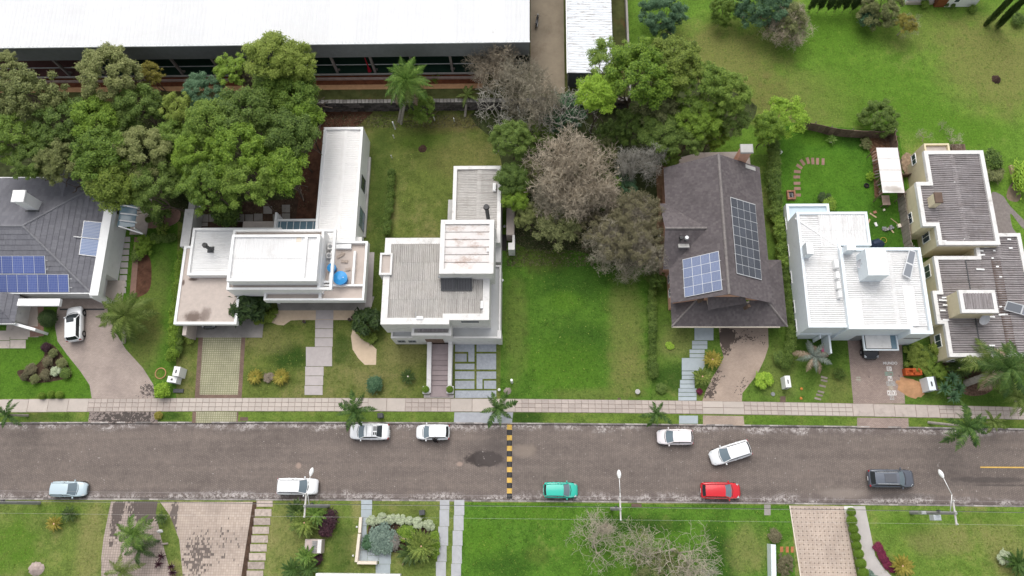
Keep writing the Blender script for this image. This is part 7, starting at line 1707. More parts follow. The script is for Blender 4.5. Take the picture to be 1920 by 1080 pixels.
def car(label, px, py, ang, L, W, kind, paint, roof=None, rails=None, sunroof=False, bars=False, plate=True, hidden=False, wind=None):
    """ang: direction the bonnet points, degrees in the world, 0 = right"""
    S = SHAPES[kind]; H_ = S['H']; hw = W/2
    roof = roof or paint
    q = P(px, py, .75); road = q.y < 8.9 and q.y > .5
    t = thing('parked_car', label, 'car', (0, 0, 0), None)
    X = lambda s: (s-.5)*L
    # lower body
    mb = MB(); ring = []
    for (s, k, zt, zb) in S['st']:
        w_ = hw*k; x = X(s)
        pts = [(w_*.80, zb), (w_*.965, zb+.06), (w_, zb+(zt-zb)*.45), (w_*.985, zt-.12), (w_*.93, zt-.025), (w_*.80, zt), (w_*.42, zt+.025)]
        ring.append([(x, y, z) for y, z in pts]+[(x, 0, zt+.035)]+[(x, -y, z) for y, z in reversed(pts)])
    n = len(ring[0])
    for r in ring: mb.v.extend(r)
    for i in range(len(ring)-1):
        for j in range(n-1): mb.f.append((i*n+j, i*n+j+1, (i+1)*n+j+1, (i+1)*n+j)); mb.mi.append(0)
    mb.f.append(tuple(range(n-1, -1, -1))); mb.mi.append(0); b = (len(ring)-1)*n; mb.f.append(tuple(range(b, b+n))); mb.mi.append(0)
    mb.build('body', paint, t, True)
    def top(s):
        st = S['st']
        for a, c in zip(st, st[1:]):
            if a[0] <= s <= c[0]:
                u = (s-a[0])/(c[0]-a[0]); return a[1]+(c[1]-a[1])*u, a[2]+(c[2]-a[2])*u
        return st[-1][1], st[-1][2]
    # dark underside: sills and wheels
    mb = MB(); mb.box(X(.06), -hw*.86, .16, X(.94), hw*.86, .34); mb.build('underbody', TRIM, t)
    for s in (.195, .805):
        for sg in (-1, 1):
            r = .31 if kind != 'suv' else .35; mb = MB(); y = sg*(hw-.10)
            mb.tube((X(s), y-.11, r), (X(s), y+.11, r), r, n=18); wo = mb.build('wheel', TYRE, t)
            m2 = MB(); m2.tube((X(s), y+sg*.105, r), (X(s), y+sg*.122, r), r*.66, r*.5, 12); m2.build('rim', RIM, wo)
            m3 = MB(); m3.tube((X(s), y+sg*.07, r), (X(s), y+sg*.108, r), r*1.17, r*1.15, 18); m3.build('wheel_arch', TRIM, wo)
    wb, wt, rt, rb = S['wb'], S['wt'], S['rt'], S['rb']
    yb = hw*.845; yt = hw*.665
    zb_w, zb_r = top(wb)[1]+.015, top(rb+.02)[1]-.0
    A = [-1, -.55, 0, .55, 1]
    bowf = lambda a, k: k*(1-a*a)
    wbp = [Vector((X(wb)+bowf(a, .14), a*yb, zb_w+.012*(1-a*a))) for a in A]; wtp = [Vector((X(wt)+bowf(a, .06), a*yt, H_-.035-.045*a*a)) for a in A]
    rtp = [Vector((X(rt)-bowf(a, .05), a*yt*.97, H_-.05-.045*a*a)) for a in A]; rbp = [Vector((X(rb)-bowf(a, .06), a*yb*.93, zb_r+.01)) for a in A]
    # black lower glasshouse, then panes and painted pillars on it
    def strip(p, q, flip=False):
        m_ = MB(); m_.v = [tuple(v) for v in p]+[tuple(v) for v in q]; k = len(p)
        m_.f = [((i, i+1, k+i+1, k+i) if not flip else (k+i, k+i+1, i+1, i)) for i in range(k-1)]; m_.mi = [0]*(k-1); return m_
    strip(wbp, wtp).build('windscreen', wind or WSCREEN, t, True)
    strip(rtp, rbp).build('rear_window', CGLASS, t, True)
    for sg in (-1, 1):
        i = 4 if sg > 0 else 0
        m_ = MB(); m_.face([wbp[i], wtp[i], rtp[i], rbp[i]] if sg < 0 else [rbp[i], rtp[i], wtp[i], wbp[i]]); m_.build('side_window', CGLASS, t)
        o_ = Vector((0, sg*.012, .006))
        pl = MB(); pl.tube(wbp[i]+o_, wtp[i]+o_, .045, .040, 5); pl.tube(rbp[i]+o_, rtp[i]+o_, .075, .055, 5); pl.tube(wtp[i]+o_, rtp[i]+o_, .040, .040, 5)
        pl.build('pillar', roof if roof is not paint else paint, t)
        for u in (.47,):
            a = wbp[i]+(rbp[i]-wbp[i])*u; b_ = wtp[i]+(rtp[i]-wtp[i])*(u*.9); m_ = MB(); m_.tube(a+o_, b_+o_, .03, .03, 4); m_.build('door_pillar', TRIM, t)
        # mirror, lights, door seam
        m_ = MB(); m_.bevbox((X(wb)-.20, sg*(hw+.075), zb_w+.06), .13, .20, .13, .03); m_.build('mirror', paint if kind != 'suv' else paint, t)
        a, zt = top(.945); m_ = MB(); y0, y1 = sg*hw*.50, sg*hw*.82
        m_.add([(X(.985)-.02, y0, top(.985)[1]+.012), (X(.955), y1, top(.955)[1]-.03), (X(.885), sg*hw*.86, top(.885)[1]+.012), (X(.93), sg*hw*.60, top(.93)[1]+.032)], [(0,1,2,3) if sg > 0 else (3,2,1,0)]); m_.build('headlight', LAMP, t)
        m_ = MB(); m_.bevbox((X(.018), sg*hw*.80, top(.03)[1]-.14), .14, .22, .22, .04); m_.build('tail_light', TAIL, t)
    # roof skin
    m_ = MB(); rows = []; nx = 5
    for k in range(nx+1):
        u = k/nx
        for j, a in enumerate(A):
            p = wtp[j]+(rtp[j]-wtp[j])*u; rows.append((p.x+(.03 if k == 0 else (-.03 if k == nx else 0)), p.y*1.03, p.z+.022+.03*math.sin(math.pi*u)))
    m_.v = rows; m_.f = [(k*5+j, k*5+j+1, (k+1)*5+j+1, (k+1)*5+j) for k in range(nx) for j in range(4)]; m_.mi = [0]*len(m_.f)
    m_.build('roof', roof, t, True)
    zr_ = H_+.02
    if sunroof:
        m_ = MB(); x0_, x1_ = X(wt)-.25, X(rt)+(.9 if kind == 'suv' else .7); m_.bevbox(((x0_+x1_)/2, 0, zr_+.012), abs(x1_-x0_), yt*1.35, .03, .01); m_.build('sunroof', glassmat('sunroof_glass', (.10, .105, .12), .1) if 'sunroof_glass' not in bpy.data.materials else bpy.data.materials['sunroof_glass'], t)
    if rails:
        for sg in (-1, 1):
            m_ = MB(); m_.tube((X(wt)-.1, sg*yt*.97, zr_+.0), (X(rt)+.15, sg*yt*.95, zr_-.02), .025, n=6); m_.build('roof_rail', rails, t)
    if bars:
        for s in (wt-.05, wt-.19):
            m_ = MB(); m_.tube((X(s), -yt*1.02, zr_+.07), (X(s), yt*1.02, zr_+.07), .03, n=6); m_.build('roof_bar', METAL, t)
        m_ = MB(); m_.bevbox((X(rt)+.12, -yt*.45, zr_+.0), .45, yt*.85, .02, .005); m_.build('rear_sunroof', MIDGREY, t)
        for k in range(2): m_ = MB(); m_.bevbox((X(rt)+.02+.22*k, yt*.45, zr_+.02), .15, .3, .03, .01); m_.build('roof_tile', CGLASS, t)
        for k in range(4): m_ = MB(); m_.box(X(0)-.18, -.1+.22*k, .8, X(0)+.02, -.06+.22*k, .84); m_.build('rack_bar', WHITE, t)
    # bonnet seam, grille, plates, wipers
    m_ = MB(); m_.add([(X(wb)+.17, -yb*.80, top(wb+.03)[1]+.026), (X(wb)+.30, 0, top(wb+.05)[1]+.046), (X(wb)+.17, yb*.80, top(wb+.03)[1]+.026), (X(wb)+.11, yb*.82, top(wb+.02)[1]+.030), (X(wb)+.24, 0, top(wb+.04)[1]+.048), (X(wb)+.11, -yb*.82, top(wb+.02)[1]+.030)], [(0,1,4,5),(1,2,3,4)]); m_.build('wiper_panel', TRIM, t)
    m_ = MB(); m_.bevbox((X(1)-.01, 0, .52), .05, hw*.9, .14, .02); m_.build('grille', TRIM, t)
    if plate: m_ = MB(); m_.bevbox((X(0)-.015, 0, .62), .03, .44, .13, .008); m_.build('number_plate', PLATE, t)
    for sg in (-1, 1):
        m_ = MB()
        for (s0, s1) in ((.30, .31), (.50, .51), (.68, .69)): pass
        m_.box(X(.42), sg*(hw*1.0)-.012, .74, X(.46), sg*(hw*1.0)+.018, .775); m_.box(X(.22)+.2, sg*hw-.012, .74, X(.26)+.2, sg*hw+.018, .775); m_.build('door_handle', paint, t)
    t.location = (q.x, q.y, -.13 if road else .02); t.rotation_euler = (0, 0, math.radians(ang))
    return t
PW = carpaint('white_car_paint', (0.78, 0.79, 0.80)); PWP = carpaint('pinkish_white_car_paint', (0.80, 0.745, 0.755)); PR = carpaint('red_car_paint', (0.58, 0.012, 0.022)); PT = carpaint('turquoise_car_paint', (0.030, 0.47, 0.36))
PB = carpaint('pale_blue_car_paint', (0.47, 0.57, 0.62)); PS = carpaint('dark_slate_car_paint', (0.10, 0.11, 0.135), .25, .2); PK = carpaint('black_car_paint', (0.012, 0.013, 0.016)); PSI = carpaint('silvery_white_car_paint', (0.70, 0.71, 0.72)); RF = carpaint('slate_roof_paint', (0.13, 0.145, 0.175), .25, .2)
car('white sedan with roof bars and two dark roof panes parked below a street palm', 692, 809, 180, 4.45, 1.82, 'sedan', PW, bars=True)
car('white hatchback parked with a dark clothed person at its window', 811, 810, 180, 3.75, 1.72, 'hatch', PW)
car('pinkish white small van like hatchback parked beneath a street palm', 1266, 819, 180, 3.95, 1.72, 'hatch', PWP)
car('silvery white hatchback standing askew in the road', 1370, 849, 197, 4.6, 1.85, 'hatch', PSI, roof=PW)
car('pale blue hatchback parked at the lower left kerb', 127, 917, 0, 4.05, 1.68, 'hatch', PB)
car('white estate car parked under the leaning utility pole', 557, 912, 0, 4.55, 1.80, 'suv', PW, rails=METAL)
car('turquoise hatchback parked at the lower kerb right of the speed hump', 1051, 919, 0, 3.75, 1.68, 'hatch', PT)
car('bright red hatchback parked at the lower kerb', 1352, 920, 0, 4.25, 1.76, 'hatch', PR)
car('dark slate car with a glass sunroof driving in the right lane', 1672, 897, 0, 4.85, 1.92, 'suv', PS, roof=RF, rails=METAL, sunroof=True)
car('white sport utility car with a sunroof on the brown driveway', 140, 607, 99, 4.25, 1.85, 'suv', PW, sunroof=False, wind=CGLASS)
car('dark car under the carport of the white modern house', 393, 583, -88, 4.3, 1.8, 'hatch', PK)
car('black car half hidden under the glazed portico', 1630, 638, -90, 4.4, 1.85, 'hatch', PK)
sr = [o for o in bpy.data.objects if o.get('label', '').startswith('white sport utility')][0]
m_ = MB(); m_.bevbox((.25, 0, 1.70), .55, .85, .03, .01); o = m_.build('sunroof', CGLASS, None); o.parent = sr

# ================================================================== street poles and wires
POLE = flat('grey_concrete_pole', (0.30, 0.295, 0.285), .85, .2, var=.15, scale=2); PALEM = flat('pale_crossarm', (0.50, 0.48, 0.45), .7, .3, var=.1); LAMPW = flat('white_lamp_housing', (0.82, 0.82, 0.81), .4, .4); CERAM = flat('white_insulator', (0.70, 0.69, 0.68), .35, .5)
wires = []
def utility_pole(base, ztop, label, lamp=None, arm=None, trafo=False):
    b = P(*base, 0); t = thing('utility_pole', label, 'utility pole', b, 'utility poles along the south kerb')
    mb = MB(); mb.tube(b, b+Vector((0, 0, ztop)), .20, .13, 10); mb.build('pole', POLE, t)
    zt = ztop-.25
    a0 = b+Vector((.0, 1.25, zt)); a1 = b+Vector((.0, -1.1, zt))
    mb = MB(); mb.box(b.x-.07, a1.y, zt-.07, b.x+.07, a0.y, zt+.07); ca = mb.build('crossarm', PALEM, t)
    for yy in (1.15, .15, -1.0):
        mb = MB(); mb.tube((b.x, b.y+yy, zt+.07), (b.x, b.y+yy, zt+.30), .09, .05, 10); mb.build('insulator', CERAM, ca)
    if lamp:
        # arm rises from the pole and swings out over the road
        zl_ = ztop-1.2; e = b+Vector((lamp[0], lamp[1], zl_+.9)); m0 = b+Vector((.1, .15, zl_)); mid = (m0+e)/2+Vector((lamp[2], 0, .25))
        mb = MB(); mb.path([m0, mid, e], [.04, .035, .03], 7); la = mb.build('lamp_arm', LAMPW, t, True)
        mb = MB(); d = (e-mid).normalized(); d.z = 0; n = 8
        for k in range(n):
            u0, u1 = k/n, (k+1)/n; f = lambda u: .05+.17*math.sin(math.pi*min(1, max(.03, u)))**.7
            mb.tube(e+d*(.85*u0), e+d*(.85*u1), f(u0), f(u1), 10, caps=(k in (0, n-1)))
        mb.build('lamp_head', LAMPW, la, True)
    if trafo:
        for (dx, dy, dz, sx, sy, sz, m) in ((-.0, -.45, ztop-4.0, .75, .55, .9, flat('pale_transformer', (.50, .53, .55), .5, .4)), (-.45, .0, ztop-5.6, .5, .35, .8, METAL)):
            mb = MB(); mb.bevbox(b+Vector((dx, dy, dz)), sx, sy, sz, .06); mb.build('transformer', m, t)
    mb = MB(); mb.box(b.x-.22, b.y+.12, ztop-3.2, b.x-.05, b.y+.3, ztop-2.7); mb.build('junction_box', DARKGREY, t)
    return b, zt
pz = []
pz.append(utility_pole((74, 943), 8.8, 'utility pole at the left edge, leaning out of the view'))
pz.append(utility_pole((616, 949), 8.9, 'utility pole with a street lamp over the white estate car', lamp=(.25, 2.9, -.2)))
pz.append(utility_pole((1147, 954), 8.9, 'utility pole with a white street lamp right of the turquoise car', lamp=(.0, 2.9, .0)))
pz.append(utility_pole((1708, 961), 9.0, 'utility pole with pale transformer box and curved street lamp at the right', lamp=(-.55, 3.3, .35), trafo=True))
WIRE_L = flat('pale_wire', (0.50, 0.48, 0.46), .5, .4); WIRE_D = flat('black_cable', (0.03, 0.03, 0.032), .6, .3)
def wire(dy, dz, r, m, label, sag=.45):
    mb = MB(); pts = [(Vector((b.x, b.y+dy, z+dz))) for b, z in pz]
    pts = [pts[0]+Vector((-34, 0, 0))]+pts+[pts[-1]+Vector((34, -.3, 0))]
    for a, b in zip(pts, pts[1:]):
        n = 10; q = [a+(b-a)*(k/n)-Vector((0, 0, sag*4*(k/n)*(1-k/n))) for k in range(n+1)]
        for k in range(n): mb.tube(q[k], q[k+1], r, r, 4, caps=False)
    o = link('overhead_wire', mb.mesh('overhead_wire', m)); tag(o, label, 'wire', 'overhead wires along the street'); return o
wire(1.15, .33, .007, WIRE_L, 'thin pale overhead wire on the road side of the poles')
wire(-1.0, .33, .007, WIRE_L, 'thin pale overhead wire on the lawn side of the poles')
wire(.15, .33, .007, WIRE_L, 'thin pale overhead wire over the pole tops')
wire(.2, -2.6, .032, WIRE_D, 'thick black cable slung below the crossarms', .7)
wire(.2, -2.2, .022, WIRE_D, 'thinner black cable just above the thick one', .6)

# ================================================================== people
SKIN = flat('skin', (0.32, 0.19, 0.13), .6, .3); HAIR = flat('dark_hair', (0.012, 0.010, 0.009), .6, .3); CLOTH_K = flat('black_clothing', (0.020, 0.018, 0.019), .9, .1, var=.3); CLOTH_M = flat('maroon_trousers', (0.045, 0.016, 0.018), .9, .1, var=.2)
def person(label, x, y, zg, face, lean=.35, shirt=CLOTH_K, pants=CLOTH_M):
    """standing figure, upper body leaning forward, arms reaching; one skinned body, facing +x before turning"""
    J = {'pel': (0, 0, .93), 'ch': (lean*.35, 0, 1.25), 'nk': (lean*.6, 0, 1.46), 'hd0': (lean*.66, 0, 1.54), 'hd1': (lean*.78, 0, 1.66), 'hd2': (lean*.80, 0, 1.73)}
    for s, k in ((1, 'l'), (-1, 'r')):
        J.update({'hip'+k: (0, s*.10, .90), 'kn'+k: (.05, s*.12, .48), 'an'+k: (-.02+.06*s, s*.13, .09), 'to'+k: (.15+.06*s, s*.15, .04), 'sh'+k: (lean*.52, s*.19, 1.38), 'el'+k: (lean*.52+.12, s*.27, 1.14), 'wr'+k: (lean*.52+.36, s*.19, 1.10), 'pa'+k: (lean*.52+.43, s*.17, 1.10)})
        for q in range(4): J['f%d%s' % (q, k)] = (lean*.52+.50+.012*(q in (1, 2)), s*(.145+.018*q), 1.095-.01*q); J['g%d%s' % (q, k)] = (lean*.52+.53+.012*(q in (1, 2)), s*(.145+.018*q), 1.065-.01*q)
        J['t'+k] = (lean*.52+.44, s*.125, 1.10)
    rad = {'pel': .15, 'ch': .15, 'nk': .062, 'hd0': .075, 'hd1': .105, 'hd2': .085, 'hip': .095, 'kn': .062, 'an': .045, 'to': .042, 'sh': .072, 'el': .045, 'wr': .030, 'pa': .036, 'f': .011, 'g': .010, 't': .013}
    names = list(J); idx = {n: i for i, n in enumerate(names)}
    E_ = [('pel', 'ch'), ('ch', 'nk'), ('nk', 'hd0'), ('hd0', 'hd1'), ('hd1', 'hd2')]
    for k in 'lr':
        E_ += [('pel', 'hip'+k), ('hip'+k, 'kn'+k), ('kn'+k, 'an'+k), ('an'+k, 'to'+k), ('ch', 'sh'+k), ('sh'+k, 'el'+k), ('el'+k, 'wr'+k), ('wr'+k, 'pa'+k), ('wr'+k, 't'+k)]
        for q in range(4): E_ += [('pa'+k, 'f%d%s' % (q, k)), ('f%d%s' % (q, k), 'g%d%s' % (q, k))]
    me = bpy.data.meshes.new('body'); me.from_pydata([J[n] for n in names], [(idx[a], idx[b]) for a, b in E_], [])
    o = bpy.data.objects.new('body_tmp', me); COL.objects.link(o)
    md = o.modifiers.new('skin', 'SKIN'); md.use_smooth_shade = True
    for i, n in enumerate(names):
        r = rad.get(n) or rad.get(n[:2]) or rad.get(n[:3]) or rad.get(n[0], .03)
        sv = me.skin_vertices[0].data[i]; sv.radius = (r, r*(1.25 if n in ('ch', 'pel') else 1)); sv.use_root = (n == 'pel')
    ss = o.modifiers.new('sub', 'SUBSURF'); ss.levels = 1; ss.render_levels = 1
    bpy.context.view_layer.update()
    m2 = bpy.data.meshes.new_from_object(o.evaluated_get(bpy.context.evaluated_depsgraph_get())); bpy.data.objects.remove(o)
    m2.materials.clear()
    for m in (SKIN, shirt, pants, TRIM): m2.materials.append(m)
    for p in m2.polygons:
        c = p.center
        p.material_index = 3 if c.z < .075 else 2 if c.z < .95 else (0 if (c.z > 1.47 and abs(c.y) < .13) or c.x > lean*.52+.33 else 1)
        p.use_smooth = True
    m2.name = 'body'
    t = thing('person', label, 'person', (0, 0, 0))
    link('body', m2, t)
    h = Vector(J['hd1'])
    mb = MB(); n = 10; rings = [(-.02, .113), (.03, .118), (.075, .10), (.11, .06)]
    for (a, b) in zip(rings, rings[1:]): mb.tube(h+Vector((-.02, 0, a[0])), h+Vector((-.02, 0, b[0])), a[1], b[1], n, caps=(b is rings[-1]))
    mb.tube(h+Vector((-.07, 0, -.09)), h+Vector((-.04, 0, .0)), .075, .10, n); mb.build('hair', HAIR, t, True)
    fx = h+Vector((.098, 0, -.01))
    mb = MB(); mb.tube(fx+Vector((-.02, 0, -.005)), fx+Vector((.022, 0, -.03)), .010, .016, 6); mb.build('nose', SKIN, t)
    for s in (-1, 1):
        mb = MB(); mb.tube(fx+Vector((-.012, s*.038, .012)), fx+Vector((.003, s*.038, .012)), .014, .011, 8); mb.build('eye', HAIR, t)
        mb = MB(); mb.bevbox(h+Vector((0, s*.105, -.01)), .05, .022, .065, .008); mb.build('ear', SKIN, t)
    mb = MB(); mb.bevbox(fx+Vector((-.004, 0, -.065)), .016, .05, .012, .003); mb.build('mouth', flat('lips', (.22, .08, .07), .6, .3), t)
    t.location = (x, y, zg); t.rotation_euler = (0, 0, face); return t
c = P(816, 827, .9); person('person in dark clothes leaning towards the window of the white hatchback', c.x, c.y-.05, -.13, math.radians(95))

# ================================================================== motorcycle on the concrete yard
b = P(1007, 43, bz); mt = thing('motorcycle', 'dark motorcycle parked on the concrete yard between the sheds', 'motorcycle', (0, 0, 0))
for x in (-.68, .68):
    mb = MB(); n = 20
    for k in range(n):
        a0, a1 = 2*math.pi*k/n, 2*math.pi*(k+1)/n; mb.tube((x+.27*math.cos(a0), 0, .32+.27*math.sin(a0)), (x+.27*math.cos(a1), 0, .32+.27*math.sin(a1)), .055, .055, 6, caps=False)
    wo = mb.build('wheel', TYRE, mt); m2 = MB(); m2.tube((x, -.04, .32), (x, .04, .32), .08, n=10)
    for k in range(5): a0 = k*1.2566; m2.tube((x, 0, .32), (x+.25*math.cos(a0), 0, .32+.25*math.sin(a0)), .015, n=4)
    m2.build('rim', RIM, wo)
mb = MB(); mb.path([(-.68, .08, .32), (-.1, .1, .42), (.35, .05, .75), (.45, 0, .95)], [.03]*4, 6); mb.path([(-.68, -.08, .32), (-.1, -.1, .42), (.35, -.05, .75), (.45, 0, .95)], [.03]*4, 6); mb.build('frame', DARKGREY, mt)
mb = MB(); mb.bevbox((.02, 0, .45), .42, .26, .32, .06); mb.build('engine', MIDGREY, mt)
mb = MB(); mb.tube((.36, 0, .82), (.02, 0, .84), .11, .15, 12); mb.tube((.02, 0, .84), (-.12, 0, .80), .15, .09, 12); mb.build('fuel_tank', BLACK, mt, True)
mb = MB(); mb.bevbox((-.42, 0, .82), .62, .25, .10, .03); mb.build('seat', BLACK, mt)
for s in (-1, 1): mb = MB(); mb.tube((.46, s*.09, .95), (.70, s*.07, .32), .028, n=6); mb.build('fork', METAL, mt)
mb = MB(); mb.path([(.30, .38, 1.03), (.44, .12, 1.0), (.44, -.12, 1.0), (.30, -.38, 1.03)], [.018]*4, 6); mb.build('handlebar', DARKGREY, mt)
mb = MB(); mb.tube((.56, 0, .9), (.66, 0, .88), .09, .075, 12); mb.build('headlight', LAMP, mt)
mb = MB(); mb.tube((-.75, 0, .62), (-.45, 0, .72), .03, .06, 6); mb.build('tail', TRIM, mt)
mb = MB(); mb.tube((-.8, -.14, .36), (-.1, -.14, .34), .05, .035, 8); mb.build('exhaust', METAL, mt)
mt.location = (b.x, b.y, bz+.01); mt.rotation_euler = (0, .0, math.radians(80))

# ================================================================== garden furniture, boxes, fences and litter
def fence(top_pts, h, label, m, bw_=.62, name='board_fence', jit=.04, ground=0.0):
    w_ = [P(x, y, h) for x, y in top_pts]; t = thing(name, label, 'fence', (w_[0].x, w_[0].y, ground))
    for a, b in zip(w_, w_[1:]):
        d = b-a; n = max(1, round(d.length/bw_)); ang = math.atan2(d.y, d.x)
        for k in range(n):
            p = a+d*((k+.5)/n); hh = h-ground+random.uniform(-.12, .05); mb = MB()
            mb.obox((p.x, p.y, ground+hh/2), d.length/n-.03, .05+random.uniform(0, .03), hh, ang+random.uniform(-.03, .03), 0, random.uniform(-.04, .04)); mb.build('board', m, t)
        mb = MB(); nn = Vector((-d.y, d.x, 0)).normalized()*.09
        for zz in (.35, .8): mb.tube(a+nn+Vector((0, 0, -h+ground+(h-ground)*zz)), b+nn+Vector((0, 0, -h+ground+(h-ground)*zz)), .04, n=4)
        mb.build('rail', m, t)
        n = max(1, int(d.length/2.5))
        for k in range(n+1):
            p = a+d*(k/n)+nn*1.6; mb = MB(); mb.tube((p.x, p.y, ground), (p.x, p.y, h+.1), .06, n=6); mb.build('post', WOOD_G, t)
    return t
fence([(1503, 228), (1530, 231), (1560, 239), (1600, 244), (1640, 246), (1679, 245)], 1.8, 'brown board fence curving along the top of the back garden', WOOD)
fence([(1679, 246), (1688, 300), (1697, 362)], 1.8, 'brown board fence behind the white awning', WOOD)
fence([(1697, 363), (1703, 410), (1711, 462)], 1.9, 'weathered board fence between back garden and yellow house', WOOD_G, .5)
fence([(1692, 326), (1716, 325)], 1.0, 'short low wooden fence between the awning and the yellow house', WOOD, .3)
# awning
aw = thing('awning', 'white sheet awning over the wood store in the back garden', 'awning', P(1668, 330, 0))
c4 = [P(1643, 277, 2.7), P(1683, 277, 2.7), P(1696, 362, 2.6), P(1655, 362, 2.6)]
AWM = stained('white_awning_sheet', (.74, .71, .69), (.40, .36, .32), ((1672, 354, 1.0, .35, .7), (1682, 357, .6, .3, .6)), 2.6)
for k in range(4):
    def lp(i, j, u): return c4[i]*(1-u)+c4[j]*u
    u0, u1 = k/4, (k+1)/4-.006; q = [lp(0, 3, u0), lp(1, 2, u0), lp(1, 2, u1), lp(0, 3, u1)]; mb = MB(); dz = Vector((0, 0, .035)); mb.add([p-dz for p in q]+[p+dz*(1 if k % 2 else .4) for p in q], [(0,1,2,3),(7,6,5,4),(0,4,5,1),(1,5,6,2),(2,6,7,3),(3,7,4,0)]); mb.build('awning_sheet', AWM, aw)
for p in c4: mb = MB(); mb.tube((p.x, p.y, 0), (p.x, p.y, 2.6), .06, n=6); mb.build('post', WOOD, aw)
wp = thing('wood_pile', 'leaning stack of rough planks left of the white awning', 'wood pile', P(1646, 330, 0))
for k in range(16):
    p = P(1640+k*.7+random.uniform(-2, 2), 285+k*5.2, .3); mb = MB(); mb.obox((p.x, p.y, .35+random.uniform(0, .25)), random.uniform(.8, 1.3), .14, .07, random.uniform(-.4, .4)+.5, random.uniform(-.4, .1)); mb.build('plank', random.choice((WOOD, WOOD_G, STONE_RED)), wp)
lp_ = thing('brush_heap', 'heap of dry brown branches in the fence corner', 'branch heap', P(1664, 258, 0))
for k in range(40):
    p = P(1664+random.gauss(0, 10), 258+random.gauss(0, 6), .2); a = random.uniform(0, 6.28); L = random.uniform(.4, 1.0)
    mb = MB(); mb.tube(p, p+Vector((L*math.cos(a), L*math.sin(a), random.uniform(-.1, .3))), .035, .015, 4); mb.build('branch', random.choice((WOOD, SOIL_RED, BARK)), lp_)
tb = thing('work_bench', 'small weathered wooden bench below the awning', 'bench', P(1661, 375, 0))
r = R(1653, 366, 1670, 384, .8); mb = MB()
for k in range(3): h_ = (r[3]-r[1])/3; mb.box(r[0], r[1]+h_*k+.01, .72, r[2], r[1]+h_*(k+1)-.01, .78)
mb.build('bench_top', flat('pinkish_board', (.40, .29, .24), .85, .2, var=.2), tb)
for x in (r[0]+.08, r[2]-.08):
    for y in (r[1]+.08, r[3]-.08): mb = MB(); mb.box(x-.04, y-.04, 0, x+.04, y+.04, .72); mb.build('leg', WOOD, tb)
lt = thing('litter_heap', 'dry brown clippings heaped between the awning and the yellow house', 'heap', P(1702, 305, 0))
mb = MB(); p = P(1702, 308, 0); mb.prism([(p.x+.8*math.cos(a)*random.uniform(.8, 1.1), p.y+1.7*math.sin(a)*random.uniform(.85, 1.1)) for a in [k*.4 for k in range(16)]], .0, .12); mb.build('mound', flat('dry_clippings', (.26, .19, .13), .95, .1, var=.5, scale=4), lt)
# fire pit
fp = thing('fire_pit', 'square brick fire pit at the end of the stepping stones', 'fire pit', P(1484, 366, 0))
r = R(1475.5, 356.5, 1493, 373, .45)
for k, q in enumerate(((r[0], r[3]-.2, r[2], r[3]), (r[0], r[1], r[2], r[1]+.2), (r[0], r[1]+.21, r[0]+.2, r[3]-.21), (r[2]-.2, r[1]+.21, r[2], r[3]-.21))):
    n = 4
    for j in range(n):
        mb = MB(); dx, dy = (q[2]-q[0]), (q[3]-q[1])
        if dx > dy: mb.box(q[0]+dx*j/n+.01, q[1], 0, q[0]+dx*(j+1)/n-.01, q[3], .45)
        else: mb.box(q[0], q[1]+dy*j/n+.01, 0, q[2], q[1]+dy*(j+1)/n-.01, .45)
        mb.build('brick', BRICK_OLD, fp)
mb = MB(); mb.box(r[0]+.22, r[1]+.22, 0, r[2]-.22, r[3]-.22, .2); mb.build('ash', MIDGREY, fp)
mb = MB(); mb.box(r[0]+.4, r[1]+.35, .21, r[2]-.45, r[3]-.4, .5); mb.build('grate', DARKGREY, fp)
def torus(t, c, R_, r, z, m, name, n=20, k=8):
    mb = MB(); v = []; f = []
    for i in range(n):
        a = 2*math.pi*i/n
        for j in range(k): b = 2*math.pi*j/k; v.append((c.x+(R_+r*math.cos(b))*math.cos(a), c.y+(R_+r*math.cos(b))*math.sin(a), z+r*math.sin(b)))
    for i in range(n):
        for j in range(k): f.append((i*k+j, ((i+1) % n)*k+j, ((i+1) % n)*k+(j+1) % k, i*k+(j+1) % k))
    mb.add(v, f); return mb.build(name, m, t, True)
ty = thing('old_tyre', 'black tyre lying on the back garden lawn', 'tyre', P(1625, 348, 0)); torus(ty, P(1625, 348, .1), .24, .10, .11, TYRE, 'tyre')
mb = MB(); c = P(1625, 348, 0); mb.disc((c.x, c.y), .12, .02, .05, 12); mb.build('soil_inside', SOIL, ty)
def plank(px, py, L, w_, ang, m, label, name='plank', h=.05, cat='plank', z=.02):
    c = P(px, py, z); mb = MB(); mb.obox((c.x, c.y, z+h/2), L, w_, h, ang); t = mb.top(name, m, label, cat); return t
plank(1637, 404, .9, .16, -.65, WOOD_P, 'pale plank lying on the back lawn, uppermost of the scrap')
plank(1671, 431, .9, .14, -1.05, WOOD_P, 'pale plank beside the grey rubble on the back lawn')
plank(1677, 415, 1.1, .07, -.75, WOOD_P, 'thin pale stick on the back lawn')
plank(1685, 424, .4, .42, .3, CREAM, 'small cream box lying on the back lawn beside the fence', 'box', .25, 'box')
plank(1642, 421, .28, .5, .3, WHITE_OLD, 'white scrap piece on the back lawn', 'scrap_piece', .1, 'scrap')
plank(1640, 398, .4, .3, .3, BRICK_OLD, 'reddish scrap piece beside the uppermost pale plank', 'scrap_piece', .1, 'scrap')
plank(1657, 394, .25, .22, .6, CREAM, 'yellowish lump on the back lawn below the bench', 'scrap_piece', .15, 'scrap')
plank(1629, 415, .2, .6, -.5, WOOD_P, 'short pale plank touching the corner of the white roof')
rb = thing('rubble_heap', 'grey rubble heap on the back lawn', 'rubble', P(1665, 428, 0))
